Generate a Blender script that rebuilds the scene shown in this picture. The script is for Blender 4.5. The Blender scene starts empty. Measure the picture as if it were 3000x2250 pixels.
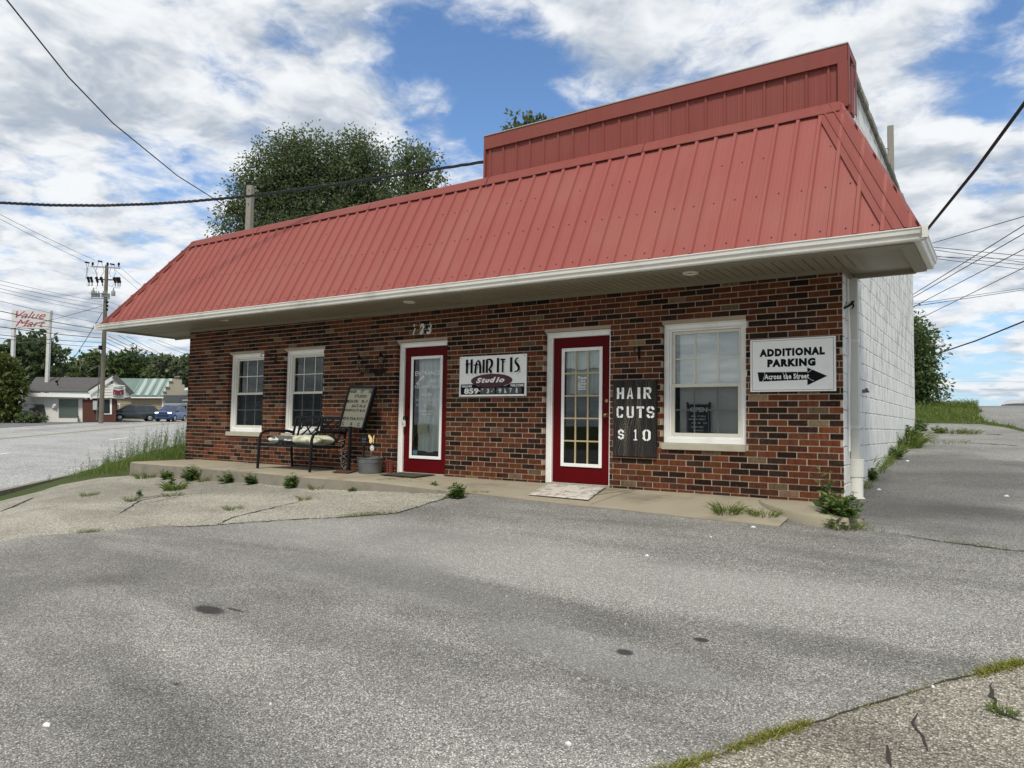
import bpy, bmesh, math, random
import numpy as np
from mathutils import Vector, Matrix, noise
from mathutils.geometry import delaunay_2d_cdt

R = math.radians
random.seed(7)
rng = np.random.default_rng(11)
sc = bpy.context.scene
col = sc.collection

# ------------------------------------------------------------------ camera
# world: facade lies on y = 0 (bricks facing -y), x runs right along it, z up, metres
FPX, PITCH, ROLL, YAW = 2114.08, 0.0574718, 0.0161338, -0.6018234
CAM = np.array([13.8575, -8.4330, 0.7748])
_fw = np.array([math.sin(YAW)*math.cos(PITCH), math.cos(YAW)*math.cos(PITCH), math.sin(PITCH)])
_rt = np.array([math.cos(YAW), -math.sin(YAW), 0.0])
_up = np.cross(_rt, _fw)
RT = math.cos(ROLL)*_rt + math.sin(ROLL)*_up
UP = -math.sin(ROLL)*_rt + math.cos(ROLL)*_up
cam_d = bpy.data.cameras.new("camera")
cam_d.sensor_width = 36.0
cam_d.lens = FPX/3000.0*36.0
cam_d.clip_start = 0.05
cam_d.clip_end = 5000.0
cam = bpy.data.objects.new("camera", cam_d)
col.objects.link(cam)
cam.matrix_world = Matrix(((RT[0], UP[0], -_fw[0], CAM[0]), (RT[1], UP[1], -_fw[1], CAM[1]),
                           (RT[2], UP[2], -_fw[2], CAM[2]), (0, 0, 0, 1)))
sc.camera = cam

def ray(px, py):
    return (px-1500.0)/FPX*RT - (py-1125.0)/FPX*UP + _fw
def at(px, py, depth):                       # survey: photo point at a distance -> world point
    return Vector(CAM + depth*ray(px, py))
def on(px, py, axis, val):                   # survey: photo point on an axis-aligned plane -> world point
    d = ray(px, py)
    return Vector(CAM + (val-CAM[axis])/d[axis]*d)

# ------------------------------------------------------------------ light and exposure
sc.view_settings.view_transform = 'Standard'
sc.view_settings.look = 'None'
sc.view_settings.gamma = 1.0
sc.view_settings.exposure = 0.14
SUN_EL, SUN_AZ = 55.0, 152.0                 # azimuth clockwise from +y
sd = bpy.data.lights.new("sun", 'SUN')
sd.energy = 3.1
sd.angle = R(11)
sd.color = (1.0, 0.945, 0.85)
sun = bpy.data.objects.new("sun", sd)
col.objects.link(sun)
_sv = Vector((math.sin(R(SUN_AZ))*math.cos(R(SUN_EL)), math.cos(R(SUN_AZ))*math.cos(R(SUN_EL)), math.sin(R(SUN_EL))))
sun.rotation_euler = _sv.to_track_quat('Z', 'Y').to_euler()
sun.location = (0, -20, 40)

class NG:                                    # small node-graph helper
    def __init__(s, tree): s.t = tree; s.n = tree.nodes; s.l = tree.links
    def node(s, typ, **kw):
        n = s.n.new(typ)
        for k, v in kw.items(): setattr(n, k, v)
        return n
    def link(s, a, b): s.l.new(a, b)
    def _in(s, sock, v):
        if isinstance(v, bpy.types.NodeSocket): s.l.new(v, sock)
        elif v is not None: sock.default_value = v
    def math(s, op, a, b=None, c=None, clamp=False):
        n = s.node('ShaderNodeMath', operation=op, use_clamp=clamp)
        s._in(n.inputs[0], a); s._in(n.inputs[1], b)
        if c is not None: s._in(n.inputs[2], c)
        return n.outputs[0]
    def vmath(s, op, a, b=None, scale=None):
        n = s.node('ShaderNodeVectorMath', operation=op)
        s._in(n.inputs[0], a)
        if b is not None: s._in(n.inputs[1], b)
        if scale is not None: s._in(n.inputs['Scale'], scale)
        return n.outputs['Value'] if op in ('DOT_PRODUCT', 'LENGTH', 'DISTANCE') else n.outputs[0]
    def mix(s, f, a, b, mode='MIX'):
        n = s.node('ShaderNodeMix', data_type='RGBA', blend_type=mode)
        s._in(n.inputs[0], f)
        for sock, v in ((n.inputs[6], a), (n.inputs[7], b)):
            if isinstance(v, (tuple, list)) and len(v) == 3: v = (*v, 1)
            s._in(sock, v)
        return n.outputs[2]
    def smooth(s, v, a, b, c=0.0, d=1.0):
        n = s.node('ShaderNodeMapRange', interpolation_type='SMOOTHSTEP')
        s._in(n.inputs[0], v); n.inputs[1].default_value = a; n.inputs[2].default_value = b
        n.inputs[3].default_value = c; n.inputs[4].default_value = d
        return n.outputs[0]
    def lin(s, v, a, b, c=0.0, d=1.0):
        n = s.node('ShaderNodeMapRange')
        s._in(n.inputs[0], v); n.inputs[1].default_value = a; n.inputs[2].default_value = b
        n.inputs[3].default_value = c; n.inputs[4].default_value = d
        return n.outputs[0]
    def noise(s, vec, scale, detail=4.0, rough=0.5, dist=0.0, out=0, dim='3D'):
        n = s.node('ShaderNodeTexNoise', noise_dimensions=dim)
        s._in(n.inputs['Vector'], vec); n.inputs['Scale'].default_value = scale
        n.inputs['Detail'].default_value = detail; n.inputs['Roughness'].default_value = rough
        n.inputs['Distortion'].default_value = dist
        return n.outputs[out]
    def voro(s, vec, scale, feat='F1', out=0, rnd=1.0):
        n = s.node('ShaderNodeTexVoronoi', feature=feat)
        s._in(n.inputs['Vector'], vec); n.inputs['Scale'].default_value = scale
        n.inputs['Randomness'].default_value = rnd
        return n.outputs[out]
    def mapping(s, vec, loc=(0, 0, 0), rot=(0, 0, 0), scl=(1, 1, 1)):
        n = s.node('ShaderNodeMapping')
        s._in(n.inputs[0], vec); n.inputs[1].default_value = loc
        n.inputs[2].default_value = rot; n.inputs[3].default_value = scl
        return n.outputs[0]
    def ramp(s, v, stops):
        n = s.node('ShaderNodeValToRGB')
        s._in(n.inputs[0], v)
        e = n.color_ramp.elements
        e[0].position, e[0].color = stops[0][0], (*stops[0][1], 1)
        e[1].position, e[1].color = stops[-1][0], (*stops[-1][1], 1)
        for p, c in stops[1:-1]:
            x = e.new(p); x.color = (*c, 1)
        return n.outputs[0]
    def bump(s, h, strength=0.3, dist=0.01):
        n = s.node('ShaderNodeBump')
        n.inputs['Strength'].default_value = strength; n.inputs['Distance'].default_value = dist
        s._in(n.inputs['Height'], h)
        return n.outputs[0]

# ------------------------------------------------------------------ sky
world = bpy.data.worlds.new("World")
sc.world = world
world.use_nodes = True
g = NG(world.node_tree)
g.n.clear()
sky = g.node('ShaderNodeTexSky', sky_type='NISHITA')
sky.sun_disc = False
sky.sun_elevation = R(SUN_EL)
sky.sun_rotation = R(SUN_AZ)
sky.air_density = 1.0; sky.dust_density = 0.3; sky.ozone_density = 3.0
tc = g.node('ShaderNodeTexCoord').outputs['Generated']
D = g.vmath('NORMALIZE', tc)
sep = g.node('ShaderNodeSeparateXYZ'); g.link(D, sep.inputs[0])
zc = g.math('MAXIMUM', sep.outputs[2], 0.0)
den = g.math('ADD', zc, 0.16)
comb = g.node('ShaderNodeCombineXYZ')
g.link(g.math('DIVIDE', sep.outputs[0], den), comb.inputs[0])
g.link(g.math('DIVIDE', sep.outputs[1], den), comb.inputs[1])
P = comb.outputs[0]
Pw = g.vmath('ADD', P, g.vmath('SCALE', g.vmath('SUBTRACT', g.noise(P, 2.6, 4, 0.55, out=1), (0.5, 0.5, 0.5)), scale=0.22))
def deck(p, det):
    a = g.noise(p, 1.0, det, 0.55)
    b = g.noise(g.mapping(p, loc=(3.1, 7.7, 0)), 2.7, det, 0.60)
    c = g.noise(g.mapping(p, loc=(1.7, 2.2, 4)), 7.5, max(3, det-3), 0.62)
    return g.math('ADD', g.math('ADD', g.math('MULTIPLY', a, 0.46), g.math('MULTIPLY', b, 0.34)), g.math('MULTIPLY', c, 0.20))
base = deck(Pw, 8)
off = deck(g.vmath('ADD', Pw, (0.07, -0.09, 0.0)), 5)          # the same deck a little nearer the sun
bias = None
HOLES = [(1490, 190, 0.05, -0.096), (1400, 300, 0.05, -0.06), (1590, 330, 0.05, -0.048), (1270, 90, 0.045, -0.06), (1180, 200, 0.035, -0.06), (820, 60, 0.03, -0.054), (800, 235, 0.03, -0.054), (600, 175, 0.025, -0.06), (660, 240, 0.02, -0.036), (690, 300, 0.02, -0.042), (480, 455, 0.04, -0.04), (570, 540, 0.04, -0.043), (660, 610, 0.045, -0.05), (360, 545, 0.035, -0.036), (250, 525, 0.03, -0.026), (870, 470, 0.03, -0.02), (2930, 50, 0.045, -0.096), (2880, 200, 0.04, -0.072), (2960, 330, 0.03, -0.036), (2850, 930, 0.03, -0.036), (2740, 900, 0.02, -0.027), (2800, 1000, 0.035, -0.03), (2960, 1010, 0.04, -0.03), (2760, 1120, 0.04, -0.024), (2950, 1120, 0.05, -0.024), (2000, 250, 0.16, 0.04), (950, 400, 0.08, 0.025), (200, 300, 0.14, 0.03), (2700, 500, 0.1, 0.04), (150, 850, 0.14, 0.04), (2850, 780, 0.05, 0.05), (1250, 420, 0.07, 0.04), (1750, 120, 0.06, 0.03), (2850, 960, 0.1, 0.03), (520, 520, 0.1, 0.015)]
for hx, hy, wd, amt in HOLES:                # clear gaps and thick banks of the cloud deck, by compass direction
    v = Vector(ray(hx, hy)).normalized()
    dp = g.vmath('DOT_PRODUCT', D, tuple(v))
    gau = g.math('EXPONENT', g.math('MULTIPLY', g.math('SUBTRACT', dp, 1.0), 1.0/(wd*wd)))
    t = g.math('MULTIPLY', gau, amt)
    bias = t if bias is None else g.math('ADD', bias, t)
south = g.smooth(sep.outputs[1], 0.15, -0.35, 0.0, 0.085)       # the deck is closed behind the viewer
dens = g.math('ADD', g.math('ADD', base, bias), south)
alpha = g.smooth(dens, 0.412, 0.535)
thick = g.smooth(dens, 0.47, 0.66)
shade_n = g.noise(g.mapping(Pw, loc=(1.3, -2.1, 0.4)), 2.3, 7, 0.58)
relief = g.math('MULTIPLY', g.math('SUBTRACT', off, base), 4.2)
sh = g.smooth(g.math('ADD', g.math('ADD', g.math('MULTIPLY', shade_n, 0.62), g.math('MULTIPLY', thick, 0.34)), relief), 0.18, 0.78)
cloud = g.mix(sh, (0.84, 0.86, 0.88), (0.40, 0.46, 0.54))
horizon = g.smooth(sep.outputs[2], -0.02, 0.16, 1.0, 0.0)
cloud = g.mix(g.math('MULTIPLY', horizon, 0.30), cloud, (0.60, 0.69, 0.78))
bs = g.mix(1.0, sky.outputs[0], (0.80, 0.93, 1.03), 'MULTIPLY')
low = g.smooth(sep.outputs[2], 0.0, 0.22, 0.75, 0.0)
bg1 = g.node('ShaderNodeBackground'); g.link(g.mix(low, bs, (2.6, 3.7, 4.9)), bg1.inputs[0]); bg1.inputs[1].default_value = 0.15
bg2 = g.node('ShaderNodeBackground'); g.link(cloud, bg2.inputs[0]); bg2.inputs[1].default_value = 1.0
mx = g.node('ShaderNodeMixShader')
g.link(alpha, mx.inputs[0]); g.link(bg1.outputs[0], mx.inputs[1]); g.link(bg2.outputs[0], mx.inputs[2])
wo = g.node('ShaderNodeOutputWorld'); g.link(mx.outputs[0], wo.inputs[0])

# ------------------------------------------------------------------ object helpers
def tag(o, label=None, cat=None, group=None, kind=None):
    if label: o['label'] = label
    if cat: o['category'] = cat
    if group: o['group'] = group
    if kind: o['kind'] = kind
    return o
def thing(name, label, cat, loc=(0, 0, 0), rz=0.0, group=None):
    o = bpy.data.objects.new(name, None)
    o.empty_display_size = 0.2
    col.objects.link(o)
    o.location = loc; o.rotation_euler = (0, 0, rz)
    return tag(o, label, cat, group)

class MB:                                    # mesh builder: collects shapes, links them as ONE mesh object
    def __init__(s): s.v = []; s.f = []; s.m = []; s.c = []; s.mi = 0; s.col = None
    def face(s, idx): s.f.append(tuple(idx)); s.m.append(s.mi); s.c.append(s.col)
    def add(s, vs, fs):
        b = len(s.v); s.v.extend([tuple(v) for v in vs])
        for f in fs: s.face([b+i for i in f])
    def box(s, x0, x1, y0, y1, z0, z1, skip=''):
        vs = [(x0, y0, z0), (x1, y0, z0), (x1, y1, z0), (x0, y1, z0), (x0, y0, z1), (x1, y0, z1), (x1, y1, z1), (x0, y1, z1)]
        fs = {'b': (3, 2, 1, 0), 't': (4, 5, 6, 7), 'f': (0, 1, 5, 4), 'k': (2, 3, 7, 6), 'l': (3, 0, 4, 7), 'r': (1, 2, 6, 5)}
        s.add(vs, [v for k, v in fs.items() if k not in skip])
    def obox(s, c, ax, ay, az, sx, sy, sz):  # oriented box, half sizes
        c = Vector(c); ax = Vector(ax).normalized()*sx; ay = Vector(ay).normalized()*sy; az = Vector(az).normalized()*sz
        vs = [c-ax-ay-az, c+ax-ay-az, c+ax+ay-az, c-ax+ay-az, c-ax-ay+az, c+ax-ay+az, c+ax+ay+az, c-ax+ay+az]
        s.add(vs, [(3, 2, 1, 0), (4, 5, 6, 7), (0, 1, 5, 4), (2, 3, 7, 6), (3, 0, 4, 7), (1, 2, 6, 5)])
    def bar(s, a, b, w, h, upv=(0, 0, 1)):
        a, b = Vector(a), Vector(b); d = b-a
        if d.length < 1e-6: return
        n = d.normalized(); u = Vector(upv)
        if abs(n.dot(u)) > 0.98: u = Vector((1, 0, 0))
        sd_ = n.cross(u).normalized(); u2 = sd_.cross(n)
        s.obox((a+b)/2, n, sd_, u2, d.length/2, w/2, h/2)
    def tube(s, pts, r, seg=8, cap=True):
        pts = [Vector(p) for p in pts]
        rs = r if isinstance(r, (list, tuple)) else [r]*len(pts)
        rings = []; prev = None
        for i, p in enumerate(pts):
            d = (pts[min(i+1, len(pts)-1)]-pts[max(i-1, 0)]).normalized()
            if prev is None:
                u = Vector((0, 0, 1)) if abs(d.z) < 0.9 else Vector((1, 0, 0))
                a = d.cross(u).normalized()
            else:
                a = (prev - d*prev.dot(d))
                a = a.normalized() if a.length > 1e-6 else d.orthogonal().normalized()
            prev = a; b = d.cross(a)
            base = len(s.v)
            for k in range(seg):
                t = 2*math.pi*k/seg
                s.v.append(tuple(p + (a*math.cos(t)+b*math.sin(t))*rs[i]))
            rings.append(base)
        for r0, r1 in zip(rings, rings[1:]):
            for k in range(seg):
                k2 = (k+1) % seg
                s.face((r0+k, r0+k2, r1+k2, r1+k))
        if cap:
            s.face([rings[0]+k for k in reversed(range(seg))]); s.face([rings[-1]+k for k in range(seg)])
    def lathe(s, prof, c=(0, 0, 0), seg=20, cap=False):
        b = len(s.v); n = len(prof)
        for k in range(seg):
            t = 2*math.pi*k/seg
            for r, z in prof: s.v.append((c[0]+r*math.cos(t), c[1]+r*math.sin(t), c[2]+z))
        for k in range(seg):
            k2 = (k+1) % seg
            for i in range(n-1): s.face((b+k*n+i, b+k2*n+i, b+k2*n+i+1, b+k*n+i+1))
        if cap:
            s.face([b+k*n for k in reversed(range(seg))]); s.face([b+k*n+n-1 for k in range(seg)])
    def prism(s, poly, fn, d0, d1):          # poly in 2D, fn(u, v, d) -> point
        n = len(poly); b = len(s.v)
        for d in (d0, d1):
            for u, v in poly: s.v.append(tuple(fn(u, v, d)))
        s.face([b+i for i in reversed(range(n))]); s.face([b+n+i for i in range(n)])
        for i in range(n):
            j = (i+1) % n
            s.face((b+i, b+j, b+n+j, b+n+i))
    def sphere(s, c, r, seg=10, rings=6, sc_=(1, 1, 1)):
        prof = [(math.sin(math.pi*i/rings), -math.cos(math.pi*i/rings)) for i in range(rings+1)]
        b = len(s.v); n = rings+1
        for k in range(seg):
            t = 2*math.pi*k/seg
            for pr, pz in prof: s.v.append((c[0]+r*sc_[0]*pr*math.cos(t), c[1]+r*sc_[1]*pr*math.sin(t), c[2]+r*sc_[2]*pz))
        for k in range(seg):
            k2 = (k+1) % seg
            for i in range(rings): s.face((b+k*n+i, b+k2*n+i, b+k2*n+i+1, b+k*n+i+1))
    def mesh(s, name, mats, smooth=False):
        me = bpy.data.meshes.new(name)
        me.from_pydata(s.v, [], s.f)
        for m in (mats if isinstance(mats, (list, tuple)) else [mats]): me.materials.append(m)
        me.polygons.foreach_set('material_index', s.m)
        if any(c is not None for c in s.c):
            at_ = me.color_attributes.new('Col', 'FLOAT_COLOR', 'CORNER')
            arr = np.ones((len(me.loops), 4), np.float32); i = 0
            for f, c in zip(s.f, s.c):
                if c is not None: arr[i:i+len(f), :3] = c
                i += len(f)
            at_.data.foreach_set('color', arr.ravel())
        if smooth: me.polygons.foreach_set('use_smooth', [True]*len(me.polygons))
        me.update()
        return me
    def build(s, name, mats, parent=None, smooth=False, fix=True, bevel=0.0, loc=None):
        me = s.mesh(name, mats, smooth)
        if fix:
            bm = bmesh.new(); bm.from_mesh(me)
            bmesh.ops.recalc_face_normals(bm, faces=bm.faces)
            bm.to_mesh(me); bm.free()
        o = bpy.data.objects.new(name, me)
        col.objects.link(o)
        if parent is not None: o.parent = parent
        if loc is not None: o.location = loc
        if bevel:
            md = o.modifiers.new('bevel', 'BEVEL'); md.width = bevel; md.segments = 2
            md.limit_method = 'ANGLE'; md.angle_limit = R(40)
        if smooth:
            try: me.set_sharp_from_angle(angle=R(40))
            except Exception: pass
        return o

def build_each(mb, name, mats, parent, **kw):      # every loose piece of mb as a part of its own
    par = list(range(len(mb.v)))
    def find(i):
        while par[i] != i: par[i] = par[par[i]]; i = par[i]
        return i
    for f in mb.f:
        for a in f[1:]: par[find(a)] = find(f[0])
    groups = {}
    for k, f in enumerate(mb.f): groups.setdefault(find(f[0]), []).append(k)
    for ks_ in groups.values():
        m2 = MB(); idx = {}
        for k in ks_:
            m2.mi = mb.m[k]; m2.col = mb.c[k]
            for i in mb.f[k]:
                if i not in idx: idx[i] = len(m2.v); m2.v.append(mb.v[i])
            m2.face([idx[i] for i in mb.f[k]])
        m2.build(name, mats, parent, **kw)

def text_verts(s, shear=0.0, offset=0.0, space=1.0, res=3):
    cu = bpy.data.curves.new('t', 'FONT')
    cu.body = s; cu.shear = shear; cu.offset = offset; cu.space_character = space; cu.resolution_u = res
    ob = bpy.data.objects.new('t', cu)
    col.objects.link(ob)
    dg = bpy.context.evaluated_depsgraph_get()
    me = bpy.data.meshes.new_from_object(ob.evaluated_get(dg))
    vs = np.array([v.co[:2] for v in me.vertices]); fs = [tuple(p.vertices) for p in me.polygons]
    bpy.data.objects.remove(ob); bpy.data.curves.remove(cu); bpy.data.meshes.remove(me)
    return vs, fs
def text_fit(mb, s, u0, u1, v0, v1, fn, shear=0.0, offset=0.0, space=1.0):
    """write s into the rectangle u0..u1, v0..v1; fn(u, v) -> point"""
    vs, fs = text_verts(s, shear, offset, space)
    lo, hi = vs.min(0), vs.max(0)
    uv = (vs-lo)/(hi-lo)
    mb.add([fn(u0+(u1-u0)*a, v0+(v1-v0)*b) for a, b in uv], fs)

def copy_tree(o, parent=None):
    c = o.copy(); col.objects.link(c)
    if parent is not None: c.parent = parent
    for ch in o.children: copy_tree(ch, c)
    return c

# ------------------------------------------------------------------ materials
def mat(name):
    m = bpy.data.materials.new(name); m.use_nodes = True
    g_ = NG(m.node_tree)
    return m, g_, g_.n['Principled BSDF']
def plain(name, c, rough=0.6, metal=0.0, var=0.10, scale=6.0, bump=0.0, spec=0.4, dirt=None, dirt_amt=0.5):
    """plain surface with mottling, optional dirt patches and fine bump"""
    m, g_, b = mat(name)
    ob = g_.node('ShaderNodeTexCoord').outputs['Object']
    n = g_.noise(ob, scale, 6, 0.6)
    lo = tuple(x*(1-var) for x in c); hi = tuple(min(1, x*(1+var)) for x in c)
    cc = g_.mix(n, lo, hi)
    if dirt:
        k = g_.smooth(g_.noise(g_.mapping(ob, loc=(5, 3, 1)), scale*0.6, 8, 0.65), 0.50, 0.72, 0, dirt_amt)
        cc = g_.mix(k, cc, dirt)
    g_.link(cc, b.inputs['Base Color'])
    g_.link(g_.lin(n, 0, 1, max(0.02, rough-0.08), min(1, rough+0.08)), b.inputs['Roughness'])
    b.inputs['Metallic'].default_value = metal
    b.inputs['Specular IOR Level'].default_value = spec
    if bump:
        g_.link(g_.bump(g_.noise(ob, scale*12, 5, 0.6), bump, 0.004), b.inputs['Normal'])
    return m
M = {}
M['white_trim'] = plain('white_trim_paint', (0.84, 0.84, 0.81), 0.45, var=0.05, scale=5, bump=0.08, dirt=(0.52, 0.51, 0.46), dirt_amt=0.35)
M['white_vinyl'] = plain('almond_vinyl', (0.66, 0.64, 0.55), 0.4, var=0.05, dirt=(0.35, 0.33, 0.27), dirt_amt=0.3)
M['gutter'] = plain('gutter_paint', (0.74, 0.72, 0.66), 0.35, var=0.07, scale=3, dirt=(0.30, 0.29, 0.25), dirt_amt=0.4)
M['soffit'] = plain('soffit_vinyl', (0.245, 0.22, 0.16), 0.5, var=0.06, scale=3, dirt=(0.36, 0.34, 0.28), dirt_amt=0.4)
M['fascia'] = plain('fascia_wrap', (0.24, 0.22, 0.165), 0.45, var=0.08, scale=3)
M['red_door'] = plain('red_door_paint', (0.098, 0.002, 0.004), 0.5, var=0.10, scale=2.5, bump=0.05, spec=0.10, dirt=(0.075, 0.003, 0.004), dirt_amt=0.5)
M['brass'] = plain('old_brass', (0.35, 0.24, 0.10), 0.35, 1.0, var=0.2, scale=30)
M['black_metal'] = plain('black_metal_paint', (0.007, 0.008, 0.010), 0.5, var=0.3, scale=14, spec=0.2, dirt=(0.022, 0.02, 0.018), dirt_amt=0.5)
M['iron'] = plain('wrought_iron', (0.010, 0.008, 0.007), 0.7, var=0.4, scale=20, spec=0.15, dirt=(0.04, 0.02, 0.01), dirt_amt=0.4)
M['sign_white'] = plain('white_sign_panel', (0.84, 0.85, 0.82), 0.35, var=0.04, scale=4, dirt=(0.52, 0.53, 0.49), dirt_amt=0.35)
M['sign_black'] = plain('black_vinyl_lettering', (0.006, 0.007, 0.010), 0.6, var=0.3, spec=0.1)
M['sign_grey'] = plain('grey_vinyl_lettering', (0.70, 0.72, 0.70), 0.4, var=0.08)
M['sign_maroon'] = plain('maroon_vinyl', (0.065, 0.008, 0.018), 0.4, var=0.15)
M['letter_white'] = plain('white_lettering', (0.85, 0.85, 0.82), 0.45, var=0.06)
M['glass_letter'] = plain('white_window_lettering', (0.70, 0.71, 0.70), 0.5, var=0.08)
M['faded_grey'] = plain('faded_phone_strip', (0.055, 0.06, 0.062), 0.5, var=0.4, scale=9)
M['galv'] = plain('galvanised_steel', (0.17, 0.185, 0.19), 0.5, 0.6, var=0.45, scale=9, dirt=(0.13, 0.10, 0.07), dirt_amt=0.8)
M['rust'] = plain('rusty_plate', (0.075, 0.032, 0.016), 0.85, var=0.4, scale=10, bump=0.2)
M['concrete'] = plain('tan_concrete', (0.30, 0.265, 0.195), 0.9, var=0.16, scale=2.2, bump=0.25, spec=0.2, dirt=(0.15, 0.13, 0.095), dirt_amt=0.7)
M['concrete_side'] = plain('worn_concrete_painted_shade', (0.225, 0.205, 0.165), 0.95, var=0.28, scale=5, bump=0.6, spec=0.2, dirt=(0.14, 0.13, 0.10), dirt_amt=0.7)  # worn kerb concrete, base colour lowered to paint in the face's shade
M['sill'] = plain('limestone_sill', (0.40, 0.37, 0.29), 0.85, var=0.12, scale=6, bump=0.15, dirt=(0.25, 0.22, 0.16), dirt_amt=0.5)
M['curtain'] = plain('sheer_curtain', (0.82, 0.83, 0.81), 0.9, var=0.06)
M['curtain_dim'] = plain('grey_curtain', (0.50, 0.52, 0.50), 0.9, var=0.12)
M['blind'] = plain('blind_slat', (0.66, 0.66, 0.60), 0.55, var=0.06)
M['blind_closed'] = plain('closed_blind_slat', (0.90, 0.90, 0.86), 0.55, var=0.04)
M['groove'] = plain('soffit_groove', (0.13, 0.12, 0.095), 0.8)
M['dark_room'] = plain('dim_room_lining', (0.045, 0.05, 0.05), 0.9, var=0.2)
M['muntin'] = plain('tan_muntin', (0.46, 0.38, 0.22), 0.5, var=0.1)
M['muntin_dimmed'] = plain('screen_dimmed_muntin', (0.26, 0.27, 0.26), 0.6, var=0.08)  # sash vinyl in a darker colour, painting in the dimming by the screen
M['mat_dark'] = plain('dark_rubber_mat', (0.045, 0.04, 0.032), 0.95, var=0.4, scale=30, bump=0.5, dirt=(0.16, 0.13, 0.09), dirt_amt=0.6)
M['wood_grey'] = plain('weathered_post', (0.25, 0.235, 0.20), 0.9, var=0.25, scale=14, bump=0.4)
M['cable'] = plain('black_cable', (0.014, 0.015, 0.019), 0.55, var=0.2)
M['paper'] = plain('paper_notice', (0.55, 0.50, 0.41), 0.9, var=0.08, scale=4)
M['white_plastic'] = plain('white_plastic', (0.7, 0.7, 0.68), 0.4, var=0.05)
M['boot'] = plain('cream_plastic_boot', (0.74, 0.73, 0.66), 0.4, var=0.04)
M['litter'] = plain('white_litter', (0.7, 0.7, 0.68), 0.8, var=0.1)
M['stain'] = plain('oil_stain', (0.030, 0.030, 0.029), 0.75, var=0.3, scale=60, bump=0.4)
M['crack'] = plain('crack_dirt', (0.035, 0.032, 0.026), 0.95, var=0.4, scale=30)

def glass_mat(name, tint, refl):
    m = bpy.data.materials.new(name); m.use_nodes = True
    g_ = NG(m.node_tree); g_.n.clear()
    tr = g_.node('ShaderNodeBsdfTransparent'); tr.inputs[0].default_value = (*tint, 1)
    gl = g_.node('ShaderNodeBsdfGlossy'); gl.inputs['Roughness'].default_value = 0.01
    gl.inputs[0].default_value = (0.9, 0.93, 0.92, 1)
    ob = g_.node('ShaderNodeTexCoord').outputs['Object']
    g_.link(g_.bump(g_.noise(ob, 1.6, 2, 0.5), 0.02, 0.02), gl.inputs['Normal'])
    fr = g_.node('ShaderNodeFresnel'); fr.inputs[0].default_value = 1.5
    f = g_.math('ADD', g_.math('MULTIPLY', fr.outputs[0], 1.15), refl, clamp=True)
    mx_ = g_.node('ShaderNodeMixShader'); g_.link(f, mx_.inputs[0]); g_.link(tr.outputs[0], mx_.inputs[1]); g_.link(gl.outputs[0], mx_.inputs[2])
    o = g_.node('ShaderNodeOutputMaterial'); g_.link(mx_.outputs[0], o.inputs[0])
    return m
M['glass'] = glass_mat('window_glass', (0.82, 0.88, 0.86), 0.0)
M['glass_bright'] = glass_mat('skylit_window_glass', (0.88, 0.91, 0.89), 0.16)
M['glass_low'] = glass_mat('screened_window_glass', (0.95, 0.97, 0.96), -0.06)
M['glass_door'] = glass_mat('door_glass', (0.84, 0.89, 0.88), 0.03)
def screen_mat():
    m = bpy.data.materials.new('insect_screen'); m.use_nodes = True
    g_ = NG(m.node_tree); g_.n.clear()
    tr = g_.node('ShaderNodeBsdfTransparent')
    df = g_.node('ShaderNodeBsdfDiffuse'); df.inputs[0].default_value = (0.035, 0.045, 0.05, 1)
    mx_ = g_.node('ShaderNodeMixShader'); mx_.inputs[0].default_value = 0.35
    g_.link(tr.outputs[0], mx_.inputs[1]); g_.link(df.outputs[0], mx_.inputs[2])
    o = g_.node('ShaderNodeOutputMaterial'); g_.link(mx_.outputs[0], o.inputs[0])
    return m
M['screen'] = screen_mat()

def brick_mat():
    m, g_, b = mat('brick_faces')
    ob = g_.node('ShaderNodeTexCoord').outputs['Object']
    at_ = g_.node('ShaderNodeAttribute', attribute_name='Col').outputs[0]
    streak = g_.noise(g_.mapping(ob, scl=(26, 26, 7)), 1.0, 5, 0.6)
    at_ = g_.mix(1.0, at_, g_.mix(g_.smooth(g_.noise(ob, 0.9, 5, 0.6), 0.35, 0.65), (0.80, 0.78, 0.77), (1.12, 1.06, 0.98)), 'MULTIPLY')
    c = g_.mix(g_.smooth(streak, 0.35, 0.70, 0.0, 0.8), at_, g_.mix(0.5, at_, (0.05, 0.035, 0.03), 'MULTIPLY'))
    spot = g_.smooth(g_.noise(ob, 38, 6, 0.65), 0.56, 0.74, 0, 0.6)
    c = g_.mix(spot, c, g_.mix(0.6, at_, (0.26, 0.17, 0.11)))
    g_.link(c, b.inputs['Base Color'])
    b.inputs['Roughness'].default_value = 0.9; b.inputs['Specular IOR Level'].default_value = 0.08
    g_.link(g_.bump(g_.noise(ob, 90, 6, 0.65), 0.5, 0.004), b.inputs['Normal'])
    return m
M['brick'] = brick_mat()
M['mortar'] = plain('tan_mortar', (0.40, 0.32, 0.24), 0.95, var=0.2, scale=4, bump=0.5, dirt=(0.30, 0.23, 0.17), dirt_amt=0.6)

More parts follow.
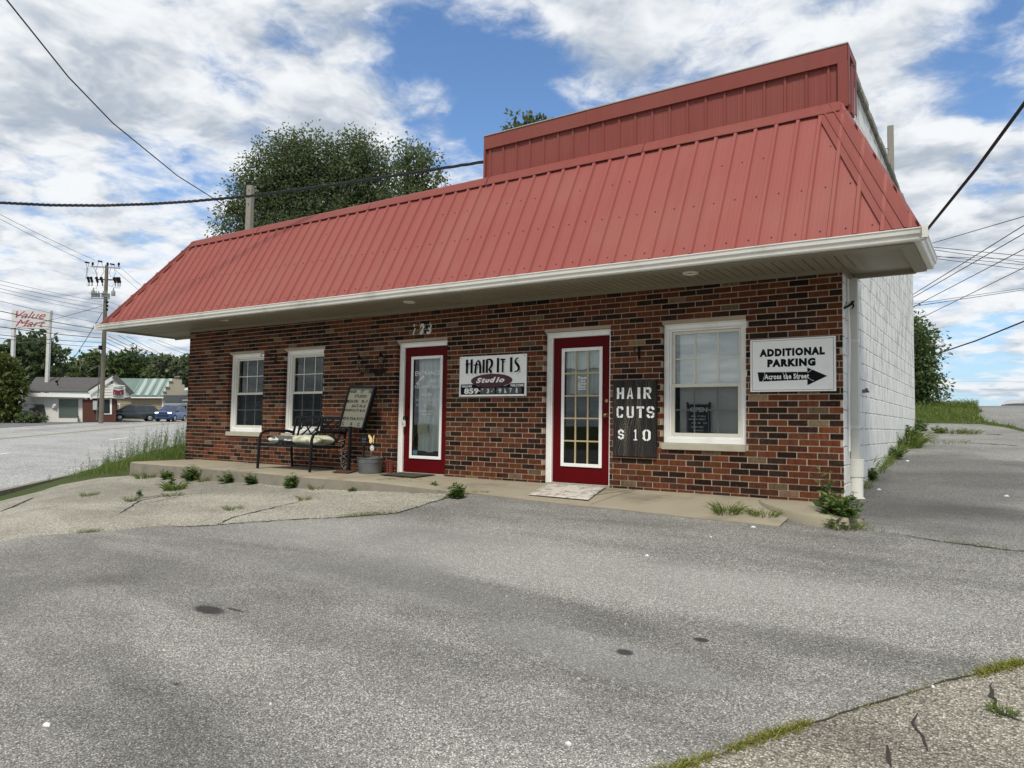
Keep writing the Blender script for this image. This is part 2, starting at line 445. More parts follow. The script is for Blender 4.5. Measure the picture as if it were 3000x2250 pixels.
def red_metal(name, c):
    m, g_, b = mat(name)
    ob = g_.node('ShaderNodeTexCoord').outputs['Object']
    n = g_.noise(g_.mapping(ob, scl=(9.0, 0.5, 0.35)), 1.0, 6, 0.65)
    f = g_.noise(ob, 1.1, 3, 0.5)
    cc = g_.mix(n, tuple(x*0.84 for x in c), tuple(x*1.14 for x in c))
    cc = g_.mix(g_.smooth(f, 0.4, 0.75, 0, 0.35), cc, (c[0]*1.05, c[1]*1.45, c[2]*1.35))
    sp = g_.smooth(g_.noise(g_.mapping(ob, loc=(4, 1, 9)), 3.3, 8, 0.7), 0.70, 0.78, 0, 0.35)
    cc = g_.mix(sp, cc, (0.42, 0.30, 0.27))
    g_.link(cc, b.inputs['Base Color'])
    b.inputs['Roughness'].default_value = 0.55; b.inputs['Specular IOR Level'].default_value = 0.2
    g_.link(g_.bump(g_.noise(ob, 1.4, 3, 0.5), 0.12, 0.03), b.inputs['Normal'])
    return m
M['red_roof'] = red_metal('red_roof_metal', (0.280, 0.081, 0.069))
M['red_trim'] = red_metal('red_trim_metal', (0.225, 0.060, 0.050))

def block_mat():
    m, g_, b = mat('painted_block')
    ob = g_.node('ShaderNodeTexCoord').outputs['Object']
    sp_ = g_.node('ShaderNodeSeparateXYZ'); g_.link(ob, sp_.inputs[0])
    cb = g_.node('ShaderNodeCombineXYZ'); g_.link(sp_.outputs[1], cb.inputs[0]); g_.link(sp_.outputs[2], cb.inputs[1])
    wob = g_.vmath('ADD', cb.outputs[0], g_.vmath('SCALE', g_.vmath('SUBTRACT', g_.noise(ob, 6, 3, 0.5, out=1), (0.5, 0.5, 0.5)), scale=0.02))
    def bricktex(mortar, smooth):
        n = g_.node('ShaderNodeTexBrick')
        g_.link(wob, n.inputs['Vector'])
        n.inputs['Scale'].default_value = 1.0; n.inputs['Brick Width'].default_value = 0.41; n.inputs['Row Height'].default_value = 0.2
        n.inputs['Mortar Size'].default_value = mortar; n.inputs['Mortar Smooth'].default_value = smooth
        return n.outputs['Fac']
    joint = bricktex(0.012, 0.9); thin = bricktex(0.008, 0.3)
    base = g_.mix(g_.noise(ob, 2.5, 6, 0.6), (0.70, 0.70, 0.67), (0.82, 0.82, 0.79))
    worn = g_.smooth(g_.noise(g_.mapping(ob, scl=(9, 9, 2.2)), 1.0, 8, 0.7), 0.50, 0.66)
    top = g_.smooth(sp_.outputs[2], 0.8, 2.6, 0.30, 1.0)
    peel = g_.math('MULTIPLY', g_.smooth(g_.noise(g_.mapping(ob, loc=(2, 2, 2), scl=(8, 8, 2.4)), 1.0, 9, 0.76), 0.505, 0.56), top)
    c = g_.mix(g_.math('MULTIPLY', thin, g_.smooth(g_.noise(ob, 5, 5, 0.6), 0.46, 0.56, 0, .85)), base, (0.20, 0.195, 0.185))
    c = g_.mix(g_.math('MULTIPLY', joint, g_.math('MULTIPLY', worn, 0.7)), c, (0.30, 0.30, 0.29))
    c = g_.mix(g_.math('MULTIPLY', peel, 0.75), c, (0.33, 0.325, 0.32))
    g_.link(c, b.inputs['Base Color'])
    b.inputs['Roughness'].default_value = 0.7; b.inputs['Specular IOR Level'].default_value = 0.25
    h = g_.math('SUBTRACT', g_.math('MULTIPLY', g_.noise(ob, 60, 5, 0.6), 0.25), joint)
    g_.link(g_.bump(h, 0.55, 0.012), b.inputs['Normal'])
    return m
M['block'] = block_mat()

def asphalt_mat(name, dark, mid, lite, scale, patch=0.5, warm=(1, 1, 1), streak_rot=0.9, bump=0.5, zones=(), gain=2.05):
    """aggregate speckle + large worn/dark zones running with the traffic"""
    m, g_, b = mat(name)
    geo = g_.node('ShaderNodeTexCoord').outputs['Object']
    jit = g_.vmath('ADD', geo, g_.vmath('SCALE', g_.noise(geo, scale*0.6, 2, 0.5, out=1), scale=0.6/scale))
    cell = g_.voro(jit, scale, out=1)
    sepc = g_.node('ShaderNodeSeparateColor'); g_.link(cell, sepc.inputs[0])
    dist = g_.voro(jit, scale, out=0)
    st = g_.ramp(sepc.outputs[0], [(0.0, dark), (0.35, mid), (0.72, mid), (1.0, lite)])
    gap = g_.smooth(dist, 0.42, 0.75)
    c = g_.mix(g_.math('MULTIPLY', gap, 0.6), st, tuple(x*0.6 for x in dark))
    fine = g_.noise(geo, scale*2.3, 3, 0.6)
    c = g_.mix(0.55, c, g_.mix(fine, (0.35, 0.35, 0.35), (1.0, 1.0, 1.0)), 'MULTIPLY')
    c = g_.mix(1.0, c, (gain, gain, gain), 'MULTIPLY')
    flow = g_.mapping(geo, rot=(0, 0, streak_rot), scl=(0.32, 1.05, 1))
    big = g_.noise(flow, 0.62, 5, 0.58, 0.6)
    big2 = g_.noise(g_.mapping(geo, loc=(9, 4, 0), rot=(0, 0, streak_rot+0.25), scl=(0.5, 1, 1)), 1.7, 5, 0.6)
    w = g_.math('ADD', g_.math('MULTIPLY', big, 0.7), g_.math('MULTIPLY', big2, 0.3))
    k = g_.smooth(w, 0.36, 0.62, 1-patch, 1+patch*0.42)
    sp_ = g_.node('ShaderNodeSeparateXYZ'); g_.link(geo, sp_.inputs[0])
    cm = g_.node('ShaderNodeCombineColor')
    for i in range(3): g_.link(g_.math('MULTIPLY', k, warm[i]), cm.inputs[i])
    c = g_.mix(1.0, c, cm.outputs[0], 'MULTIPLY')
    for (cx, cy, rx, ry, rot, amt, cc) in zones:                # worn bands, stains and plain darker patches of the paving
        q = g_.mapping(g_.vmath('SUBTRACT', geo, (cx, cy, 0)), rot=(0, 0, -rot), scl=(1/rx, 1/ry, 0))
        d_ = g_.math('ADD', g_.vmath('LENGTH', q), g_.math('MULTIPLY', g_.math('SUBTRACT', big2, 0.5), 0.9))
        c = g_.mix(g_.smooth(d_, 0.55, 1.05, amt, 0.0), c, g_.mix(0.85, c, cc))
    g_.link(c, b.inputs['Base Color'])
    b.inputs['Roughness'].default_value = 0.88; b.inputs['Specular IOR Level'].default_value = 0.3
    h = g_.math('SUBTRACT', g_.math('MULTIPLY', sepc.outputs[1], 0.5), g_.math('MULTIPLY', gap, 1.0))
    g_.link(g_.bump(h, bump, 0.006), b.inputs['Normal'])
    return m
def leaf_mat(name, a, b_, c, transl=0.35):
    m = bpy.data.materials.new(name); m.use_nodes = True
    g_ = NG(m.node_tree); b = g_.n['Principled BSDF']
    at_ = g_.node('ShaderNodeAttribute', attribute_name='Col').outputs[0]
    s_ = g_.node('ShaderNodeSeparateColor'); g_.link(at_, s_.inputs[0])
    cc = g_.ramp(s_.outputs[0], [(0.0, a), (0.6, b_), (1.0, c)])
    g_.link(cc, b.inputs['Base Color']); b.inputs['Roughness'].default_value = 0.5
    b.inputs['Specular IOR Level'].default_value = 0.3
    tl = g_.node('ShaderNodeBsdfTranslucent'); g_.link(g_.mix(0.5, cc, (0.10, 0.16, 0.02)), tl.inputs[0])
    mx_ = g_.node('ShaderNodeMixShader'); mx_.inputs[0].default_value = transl
    g_.link(b.outputs[0], mx_.inputs[1]); g_.link(tl.outputs[0], mx_.inputs[2])
    g_.link(mx_.outputs[0], g_.n['Material Output'].inputs[0])
    return m
M['leaf_dark'] = leaf_mat('dark_green_leaves', (0.055, 0.088, 0.036), (0.125, 0.180, 0.065), (0.22, 0.26, 0.10))
M['leaf_mid'] = leaf_mat('green_leaves', (0.075, 0.10, 0.055), (0.165, 0.20, 0.11), (0.27, 0.30, 0.15), 0.5)
M['leaf_olive'] = leaf_mat('olive_leaves', (0.055, 0.07, 0.018), (0.115, 0.14, 0.032), (0.19, 0.19, 0.055))
M['grass'] = leaf_mat('grass_blades', (0.06, 0.095, 0.018), (0.135, 0.195, 0.032), (0.27, 0.28, 0.08), 0.35)
M['weed'] = leaf_mat('weed_leaves', (0.055, 0.095, 0.03), (0.125, 0.195, 0.05), (0.22, 0.28, 0.09), 0.4)
M['dry_stem'] = leaf_mat('dry_stems', (0.05, 0.045, 0.02), (0.10, 0.085, 0.04), (0.20, 0.17, 0.09), 0.2)
M['moss'] = leaf_mat('yellow_green_grass', (0.11, 0.12, 0.018), (0.25, 0.26, 0.04), (0.38, 0.35, 0.09), 0.3)
M['bark'] = plain('bark', (0.055, 0.045, 0.036), 0.95, var=0.3, scale=8, bump=0.5)

# ------------------------------------------------------------------ terrain
def lerp_tab(x, tab):
    if x <= tab[0][0]: return tab[0][1]
    for (a, va), (b, vb) in zip(tab, tab[1:]):
        if x <= b:
            t = (x-a)/(b-a); return va+(vb-va)*t
    return tab[-1][1]
ZF = [(-9, -0.56), (0.5, -0.26), (6, -0.155), (8.5, -0.105), (10.5, -0.12), (12.4, -0.165), (14, -0.165), (24, -0.05)]
UX, UY = -0.70, 0.714                        # direction of the highway; n runs across it
def nn(x, y): return 0.714*x+0.70*y
NCURB, NFAR = -3.75, -25.0
def road_z(x, y):
    ye = y if y < 45 else 45+6*(1-math.exp(-(y-45)/30))
    return -0.736-0.0038*max(x, -90)+0.0331*max(ye, -25)
def H(x, y):
    n = nn(x, y)
    if n < NCURB: return road_z(x, y)
    z = lerp_tab(x, ZF)
    d = y+1.3
    if d < 0: z += 0.10*d
    else:
        k = 13.2
        dd = d if d < k else k+2.2*(1-math.exp(-(d-k)/2.2))
        z += 0.113*dd - 0.045*(min(d, 130)-17 if d > 17 else 0)
    z -= 0.11*max(0.0, -n-0.5)
    return z + 0.010*noise.noise(Vector((x*0.55, y*0.55, 3.3)))
def hit(px, py, tmax=200):                   # survey: photo point -> point on the terrain
    d = ray(px, py); t = 1.0; prev = 1.0
    while t < tmax:
        p = CAM+t*d
        if p[2] < H(p[0], p[1]):
            a, b = prev, t
            for _ in range(30):
                mdl = (a+b)/2; q = CAM+mdl*d
                if q[2] < H(q[0], q[1]): b = mdl
                else: a = mdl
            q = CAM+b*d
            return Vector((q[0], q[1], H(q[0], q[1])))
        prev = t; t += 0.1
    q = CAM+tmax*d
    return Vector(q)
def hits(pts): return [hit(*p) for p in pts]
def inpoly(x, y, poly):
    c = False; j = len(poly)-1
    for i in range(len(poly)):
        xi, yi = poly[i][0], poly[i][1]; xj, yj = poly[j][0], poly[j][1]
        if (yi > y) != (yj > y) and x < (xj-xi)*(y-yi)/(yj-yi)+xi: c = not c
        j = i
    return c
def densify(pl, step=0.35, jit=0.0):
    out = []
    for a, b in zip(pl, pl[1:]):
        L = math.hypot(b[0]-a[0], b[1]-a[1]); k = max(1, int(L/step))
        for i in range(k):
            t = i/k
            out.append((a[0]+(b[0]-a[0])*t+random.uniform(-jit, jit), a[1]+(b[1]-a[1])*t+random.uniform(-jit, jit)))
    out.append((pl[-1][0], pl[-1][1]))
    return out
# survey lines of the paving
L_APRON = hits([(0, 1586), (102, 1569), (285, 1558), (475, 1541), (563, 1543), (760, 1529), (1004, 1516), (1166, 1504), (1261, 1474), (1343, 1449)])
L_VERGE = hits([(0, 1468), (104, 1443), (177, 1420), (291, 1400), (395, 1392)])
L_OLD = hits([(2009, 2249), (2151, 2198), (2232, 2164), (2443, 2099), (2565, 2065), (2612, 2042), (2748, 2004), (2809, 1994), (2924, 1960), (2999, 1947)])
L_DRIVE = hits([(2473, 1546), (2578, 1555), (2622, 1564), (2700, 1577), (2800, 1592), (2999, 1618)])
L_BANK = hits([(2683, 1240), (2790, 1241), (2874, 1243), (2937, 1251), (2999, 1264)])
L_BANK_UP = hits([(2999, 1258), (2967, 1247), (2895, 1235), (2860, 1214), (2884, 1206), (2868, 1200)])
def d2(p): return (p[0], p[1])
a0, a1 = d2(L_APRON[0]), d2(L_APRON[1])
ext = (a0[0]+(a0[0]-a1[0])*4, a0[1]+(a0[1]-a1[1])*4)
v0 = d2(L_VERGE[0])
apron_line = densify([ext]+[d2(p) for p in L_APRON]+[(8.45, -1.05)], 0.3, 0.012)
verge_line = densify([(v0[0]-1.2, v0[1]-1.3), v0]+[d2(p) for p in L_VERGE[1:]], 0.3, 0.02)
vw = (v0[0]-1.2, v0[1]-1.3)
apron = apron_line + [(8.4, 0.3), (0.6, 0.3), (0.5, -1.2)] + list(reversed(verge_line)) + [(-7, -4.2)]
o0, o1, oe, of_ = d2(L_OLD[0]), d2(L_OLD[1]), d2(L_OLD[-1]), d2(L_OLD[-2])
old_line = densify([(o0[0]-(o1[0]-o0[0])*5, o0[1]-(o1[1]-o0[1])*5), o0]+[d2(p) for p in L_OLD[1:]]+[(oe[0]+4, oe[1]+3.2)], 0.25, 0.015)
old = old_line+[(22, -10), (8, -10)]
dl = [d2(p) for p in L_DRIVE]
drive_line = densify([(12.35, -0.9)]+dl+[(dl[-1][0]+6, dl[-1][1]+1.2)], 0.35, 0.015)
bk = [d2(p) for p in L_BANK]
bank_line = densify([(9.0, bk[0][1]+0.2)]+bk+[(bk[-1][0]+3, bk[-1][1]-1.6)], 0.4, 0.02)
drive = drive_line+[(23, 1), (23, bank_line[-1][1])]+list(reversed(bank_line))+[(9.0, 0.2), (12.3, 0.2)]
bu = [d2(p) for p in L_BANK_UP]
bank_up = densify([(bk[-1][0]+3, bk[-1][1]-1.4)]+bu+[(bu[-1][0]-0.4, bu[-1][1]+6)], 0.35, 0.04)
bank = bank_line+bank_up+[(2, bu[-1][1]+6), (2, bk[0][1]+0.2)]
street_up = [p for p in reversed(bank_up)]+[(23.5, bank_line[-1][1]), (23.5, 24), (bank_up[-1][0], 24)]
X0, X1, Y0, Y1 = -9.0, 23.5, -10.5, 24.0
pts, edges = [], []
def addline(pl):
    b = len(pts)
    pts.extend(Vector(p[:2]) for p in pl)
    edges.extend((b+i, b+i+1) for i in range(len(pl)-1))
for pl in (apron_line, verge_line, old_line, drive_line, bank_line, bank_up): addline(pl)
addline([(X0, Y0), (X1, Y0), (X1, Y1), (X0, Y1), (X0, Y0)])
# grid of ground points, kept off the highway
xs = np.arange(X0+0.2, X1, 0.45); ys = np.arange(Y0+0.2, Y1, 0.45)
for x in xs:
    for y in ys:
        if nn(x, y) > NCURB+0.1: pts.append(Vector((x+random.uniform(-.1, .1), y+random.uniform(-.1, .1))))
cl = [((NCURB-0.70*y)/0.714, y) for y in np.arange(Y0+0.3, 12, 0.5)]
addline([p for p in cl if X0 < p[0] < X1])
vo, eo, fo, *_ = delaunay_2d_cdt(pts, edges, [], 0, 1e-4)
vz = [(v.x, v.y, H(v.x, v.y)) for v in vo]
regs = {k: MB() for k in ('parking_lot', 'gravel_apron', 'old_asphalt', 'driveway', 'grass_bank', 'verge', 'street')}
for f in fo:
    cx = sum(vz[i][0] for i in f)/len(f); cy = sum(vz[i][1] for i in f)/len(f)
    if nn(cx, cy) < NCURB or min(nn(vz[i][0], vz[i][1]) for i in f) < NCURB-0.5: continue
    if 0.6 < cx < 12.0 and -1.12 < cy < 6.9: continue     # under the walk and the shop
    if inpoly(cx, cy, bank): k = 'grass_bank'
    elif inpoly(cx, cy, old): k = 'old_asphalt'
    elif inpoly(cx, cy, drive): k = 'driveway'
    elif inpoly(cx, cy, street_up): k = 'street'
    elif inpoly(cx, cy, apron): k = 'gravel_apron'
    elif cx < 0.6 and (cy > -1.4 or inpoly(cx, cy, [vw]+verge_line+[(0.6, 30), (-60, 30), (-9, -3)])): k = 'verge'
    elif cy > 0 and cx < 12: k = 'grass_bank'
    else: k = 'parking_lot'
    regs[k].add([vz[i] for i in f], [tuple(range(len(f)))])
def zone(px, py, rx, ry, qx, qy, amt, cc):   # patch of the paving: centre and a point its long axis runs towards
    c, q = hit(px, py), hit(qx, qy)
    return (c.x, c.y, rx, ry, math.atan2(q.y-c.y, q.x-c.x), amt, cc)
DK, LT = (0.03, 0.03, 0.029), (0.40, 0.395, 0.37)
s2 = 1.35624
LOT_ZONES = [zone(1000*s2, 1190*s2, 3.6, .75, 1600*s2, 1150*s2, .30, LT), zone(450*s2, 1580*s2, 1.1, .40, 1000*s2, 1500*s2, .26, DK), zone(1450*s2, 1600*s2, .9, .25, 1800*s2, 1560*s2, .22, DK), zone(600*s2, 1330*s2, 2.6, .34, 1300*s2, 1210*s2, .27, DK), zone(1050*s2, 1285*s2, 1.9, .30, 1400*s2, 1190*s2, .27, DK), zone(300*s2, 1440*s2, 1.2, .24, 900*s2, 1380*s2, .24, DK),
             zone(1000*s2, 1520*s2, 1.0, .20, 1300*s2, 1470*s2, .24, DK), zone(1750*s2, 1130*s2, 1.6, .25, 1500*s2, 1145*s2, .25, DK), zone(1250*s2, 1150*s2, 1.3, .3, 1400*s2, 1130*s2, -.0, LT),
             zone(1750*s2, 1280*s2, 1.2, .4, 2100*s2, 1240*s2, .25, LT), zone(1250*s2, 1400*s2, 1.0, .28, 1700*s2, 1360*s2, .25, LT), zone(800*s2, 1250*s2, 2.0, .4, 1200*s2, 1180*s2, .2, LT),
             zone(1900*s2, 1420*s2, 1.4, .25, 1600*s2, 1480*s2, .25, DK), zone(1500*s2, 1560*s2, .8, .2, 1700*s2, 1500*s2, .22, DK),
             zone(612, 1787, .17, .07, 700, 1770, 1.0, (.02, .02, .02)), zone(690, 1787, .11, .018, 740, 1789, .9, (.02, .02, .02)), zone(2054, 1875, .06, .045, 2150, 1870, 1.0, (.02, .02, .02)), zone(1830, 1911, .06, .045, 1900, 1905, 1.0, (.02, .02, .02)), zone(517, 2004, .035, .02, 540, 2000, .9, (.02, .02, .02))]
M['asphalt'] = asphalt_mat('worn_asphalt', (0.062, 0.062, 0.060), (0.172, 0.171, 0.166), (0.37, 0.37, 0.36), 135, 0.36, (1.03, 1.0, 0.94), 0.62, 0.6, zones=LOT_ZONES)
M['chipseal'] = asphalt_mat('tan_chip_seal', (0.11, 0.105, 0.09), (0.24, 0.23, 0.20), (0.40, 0.385, 0.34), 85, 0.32, (1.0, 0.985, 0.93), 0.3, 0.7)
M['old_asphalt'] = asphalt_mat('old_coarse_asphalt', (0.06, 0.057, 0.05), (0.20, 0.188, 0.165), (0.38, 0.36, 0.32), 95, 0.3, (1.0, 0.97, 0.90), 0.3, 0.7)
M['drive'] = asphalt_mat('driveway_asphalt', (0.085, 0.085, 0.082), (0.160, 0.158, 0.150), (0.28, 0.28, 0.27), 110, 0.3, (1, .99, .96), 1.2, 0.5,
                         zones=((13.0, 1.8, 1.5, 3.2, -0.12, 0.50, (0.035, 0.035, 0.034)), (13.3, -0.3, 1.9, 0.9, 0.2, 0.40, (0.045, 0.045, 0.043))))  # driveway tone made darker beside the wall and round the corner
M['road'] = asphalt_mat('highway_asphalt', (0.12, 0.12, 0.118), (0.24, 0.24, 0.235), (0.36, 0.36, 0.35), 30, 0.14, (1, 1, .985), -0.8, 0.2)
M['street'] = asphalt_mat('street_asphalt', (0.10, 0.10, 0.096), (0.158, 0.156, 0.148), (0.23, 0.23, 0.22), 60, 0.2, (1, 1, .97), 0.2, 0.2)
M['soil'] = plain('grassy_soil', (0.055, 0.075, 0.022), 1.0, var=0.4, scale=3, bump=0.6, spec=0.1, dirt=(0.12, 0.10, 0.06), dirt_amt=0.5)
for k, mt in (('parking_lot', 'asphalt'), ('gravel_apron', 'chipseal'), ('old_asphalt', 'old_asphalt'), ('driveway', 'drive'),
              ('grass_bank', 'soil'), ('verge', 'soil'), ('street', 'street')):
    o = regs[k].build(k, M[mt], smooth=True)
    tag(o, kind='structure')

def RP(s, n):                                # highway coordinates -> x, y
    return (s*UX+n*0.714, s*UY+n*0.70)
def strip(name, m, n0, n1, s0, s1, dz, step=2.0, nstep=2.0, zfn=road_z):
    mb = MB(); ks = max(1, int((s1-s0)/step)); kn = max(1, int(abs(n1-n0)/nstep))
    for i in range(ks+1):
        for j in range(kn+1):
            x, y = RP(s0+(s1-s0)*i/ks, n0+(n1-n0)*j/kn)
            mb.v.append((x, y, zfn(x, y)+dz))
    for i in range(ks):
        for j in range(kn):
            a = i*(kn+1)+j
            mb.face((a, a+1, a+kn+2, a+kn+1))
    return mb.build(name, m, smooth=True)
tag(strip('highway', M['road'], NCURB, NFAR, -30, 190, 0.0), kind='structure')
tag(strip('far_verge', asphalt_mat('side_lot_asphalt', (0.04, 0.04, 0.04), (0.11, 0.11, 0.108), (0.2, 0.2, 0.195), 20, 0.2), NFAR, -52, -30, 190, 0.02), kind='structure')
M['yellow_line'] = plain('worn_yellow_paint', (0.42, 0.33, 0.12), 0.7, var=0.2, scale=4)
M['white_line'] = plain('white_road_paint', (0.85, 0.85, 0.83), 0.7, var=0.12, scale=4)
for name, mt, n0, n1, s0, s1 in (('lane_line', 'yellow_line', -15.72, -15.84, -20, 120), ('lane_line', 'yellow_line', -16.0, -16.12, -20, 120),
                                 ('lane_line', 'yellow_line', -19.4, -19.52, -20, 120)):
    tag(strip(name, M[mt], n0, n1, s0, s1, 0.012, 2.0), kind='structure')
pA = CAM  # dashes of the near lane, 10 ft long every 40 ft
for k in range(-3, 6):
    s0 = 24.1+13.0*k
    tag(strip('lane_line', M['white_line'], -9.72, -9.86, s0, s0+3.1, 0.012, 1.0), kind='structure')
for k in range(-3, 8):
    s0 = 30.1+12.4*k
    tag(strip('lane_line', M['white_line'], -22.0, -22.14, s0, s0+3.1, 0.012, 1.0), kind='structure')
mb = MB()                                     # turn arrow painted in the centre lane
def arrow(u, v):
    x, y = RP(19.0+u, -17.7+v); return (x, y, road_z(x, y)+0.014)
mb.add([arrow(*p) for p in ((-2.2, -.12), (1.0, -.12), (1.0, .12), (-2.2, .12))], [(0, 1, 2, 3)])
mb.add([arrow(*p) for p in ((1.0, -.5), (2.4, 0), (1.0, .5))], [(0, 1, 2)])
tag(mb.build('lane_arrow', M['white_line']), kind='structure')
# concrete kerb along the near edge of the highway
mb = MB(); ks = 90
prof = [(NCURB-0.10, 0.004), (NCURB+0.02, 0.03), (NCURB+0.08, 0.11), (NCURB+0.3, 0.13), (NCURB+0.34, -0.1)]
for i in range(ks+1):
    s_ = -14+i*0.8
    for n_, dz in prof:
        x, y = RP(s_, n_); x2, y2 = RP(s_, NCURB-0.1)
        mb.v.append((x, y, road_z(x2, y2)+dz))
for i in range(ks):
    for j in range(len(prof)-1):
        a = i*len(prof)+j
        mb.face((a, a+1, a+len(prof)+1, a+len(prof)))
tag(mb.build('kerb', M['concrete_side'], smooth=True), kind='structure')
# the land out to the horizon
mb = MB()
gx = [-3000, -1500, -800, -400, -250, -180]+list(np.arange(-140, 61, 5.0))+[90, 150, 300, 800, 1500, 3000]
gy = [-3000, -1200, -500, -250, -140]+list(np.arange(-80, 121, 5.0))+[160, 250, 400, 800, 1500, 3000]
for x in gx:
    for y in gy:
        n = nn(x, y)
        base = H(x, y) if n > NCURB else road_z(x, y)
        if x < -160 or y > 130: base = min(base, 1.0)
        inside = (X0-6 < x < X1+1 and Y0-6 < y < Y1+1)
        off = 2.5 if inside or (NCURB+9 > n > -60) or (-8 < x < 50 and -56 < y < 0) else 0.05
        mb.v.append((x, y, base-off))
ny = len(gy)
for i in range(len(gx)-1):
    for j in range(ny-1):
        a = i*ny+j
        mb.face((a, a+ny, a+ny+1, a+1))
tag(mb.build('ground', M['soil'], smooth=True), kind='structure')

# concrete walk in front of the shop
walk_front = [(0.42, -1.33), (1.2, -1.36), (2.64, -1.33), (3.4, -1.36), (4.29, -1.34), (5.42, -1.44), (6.4, -1.38), (7.3, -1.30), (8.3, -1.18), (9.6, -1.27), (10.5, -1.30), (11.3, -1.32), (12.05, -1.28)]
wf = densify(walk_front, 0.15, 0.010)
mb = MB()
rows = [0.0, 0.25, 0.5, 0.75, 0.96, 1.0]
top = []
for (x, y) in wf:
    t = max(0, min(1, (x-6.6)/2.2)); t = t*t*(3-2*t)
    zf = (1-t)*(-0.012)+t*(H(x, y)+0.012)
    for r_ in rows:
        zz = -0.002+(zf+0.002)*r_**1.2 - (0.018*(1-t) if r_ == 1.0 else 0)
        mb.v.append((x, 0.02+(y-0.02)*r_, zz+0.003*noise.noise(Vector((x*2, y*3*r_, 0)))))
    mb.v.append((x, y-0.012, H(x, y)-0.06))
k = len(rows)+1
for i in range(len(wf)-1):
    for j in range(k-1):
        mb.mi = 1 if j == k-2 else 0
        a = i*k+j
        mb.face((a, a+1, a+k+1, a+k))
mb.mi = 1                                    # left end
x0, y0 = wf[0]
mb.add([(x0, 0.02, -0.002), (x0, y0, -0.03), (x0, y0-0.012, H(x0, y0)-0.08), (x0, 0.02, H(x0, -0.2)-0.3)], [(0, 1, 2, 3)])
tag(mb.build('sidewalk', [M['concrete'], M['concrete_side']], smooth=True), kind='structure')
mb = MB()
for x in (3.55, 6.7, 10.0):
    mb.box(x-0.006, x+0.006, -1.25, 0.0, 0.0035, 0.006)
mb2 = mb
# raised kerb return at the right-hand corner
ret = [(11.50, 0.0), (11.52, -0.16), (11.60, -0.36), (11.74, -0.60), (11.92, -0.83), (12.12, -1.0), (12.36, -1.10), (12.62, -1.1), (12.72, -0.9), (12.58, -0.3), (12.5, 0.0)]
mb = MB(); n_ = len(ret)
cxy = (12.1, -0.3)
for sc_, dz in ((1.0, -0.14), (0.985, -0.035), (0.95, -0.008), (0.85, 0.0)):
    for x, y in ret:
        xx = cxy[0]+(x-cxy[0])*sc_; yy = min(0.0, cxy[1]+(y-cxy[1])*sc_)
        mb.v.append((xx, yy, dz-0.03*max(0, -y-0.5)))
for l in range(3):
    for i in range(n_-1): mb.face((l*n_+i, l*n_+i+1, (l+1)*n_+i+1, (l+1)*n_+i))
mb.face([3*n_+i for i in range(n_)])
tag(mb.build('kerb_return', M['concrete'], smooth=True), kind='structure')

def ribbon(mb, pl, w, dz=0.006):             # crack lying on the paving
    P_ = densify(pl, 0.05, 0.014)
    b = len(mb.v)
    for i, (x, y) in enumerate(P_):
        a = P_[max(0, i-1)]; c = P_[min(len(P_)-1, i+1)]
        dx, dy = c[0]-a[0], c[1]-a[1]; L = math.hypot(dx, dy) or 1
        ww = w*random.uniform(0.3, 1.2)*(0.3+min(1, 6*min(i, len(P_)-1-i)/len(P_)))
        for s_ in (-1, 1):
            xx, yy = x-dy/L*ww*s_, y+dx/L*ww*s_
            mb.v.append((xx, yy, H(xx, yy)+dz))
    for i in range(len(P_)-1): mb.face((b+2*i, b+2*i+2, b+2*i+3, b+2*i+1))
mb = MB()
def H2(p): return [d2(hit(*q)) for q in p]
Zl = lambda pts_: [(x/1.4747, 1250+y/1.4747) for x, y in pts_]
Zr = lambda pts_: [(1500+x/1.4747, 1350+y/1.4747) for x, y in pts_]
for pl, w in ((Zl([(0, 368), (60, 345), (150, 305)]), .03), (Zl([(0, 396), (90, 372), (180, 355), (300, 340)]), .012), (Zl([(500, 385), (560, 350), (600, 322), (700, 300), (800, 296), (940, 280)]), .012),
              (Zl([(545, 330), (610, 310), (730, 292)]), .014), (Zl([(930, 428), (1000, 395), (1100, 370), (1270, 330), (1330, 318)]), .012),
              (Zl([(600, 335), (700, 320), (780, 303)]), .010)):
    ribbon(mb, H2(pl), w)
ribbon(mb, apron_line[8:], .011)
for pl, w in ((Zr([(2065, 960), (2085, 1040), (2110, 1090), (2212, 1135)]), .009), (Zr([(1740, 1095), (1715, 1130), (1750, 1165), (1780, 1220), (1800, 1262)]), .008),
              (Zr([(1605, 1230), (1640, 1327)]), .009), (Zr([(1535, 1200), (1545, 1250)]), .005), (Zr([(1680, 1125), (1715, 1130)]), .005)):
    ribbon(mb, H2(pl), w)
ribbon(mb, [p for p in old_line if p[1] > -5.8], .0045)
ribbon(mb, drive_line[3:18], .010)
for pl, w in (([(2886, 1272), (2940, 1274)], .02), ([(2810, 1297), (2999, 1307)], .015)): ribbon(mb, H2(pl), w)
tag(mb.build('pavement_crack', M['crack']), kind='structure')
tag(mb2.build('sidewalk_joint', M['crack']), kind='structure')


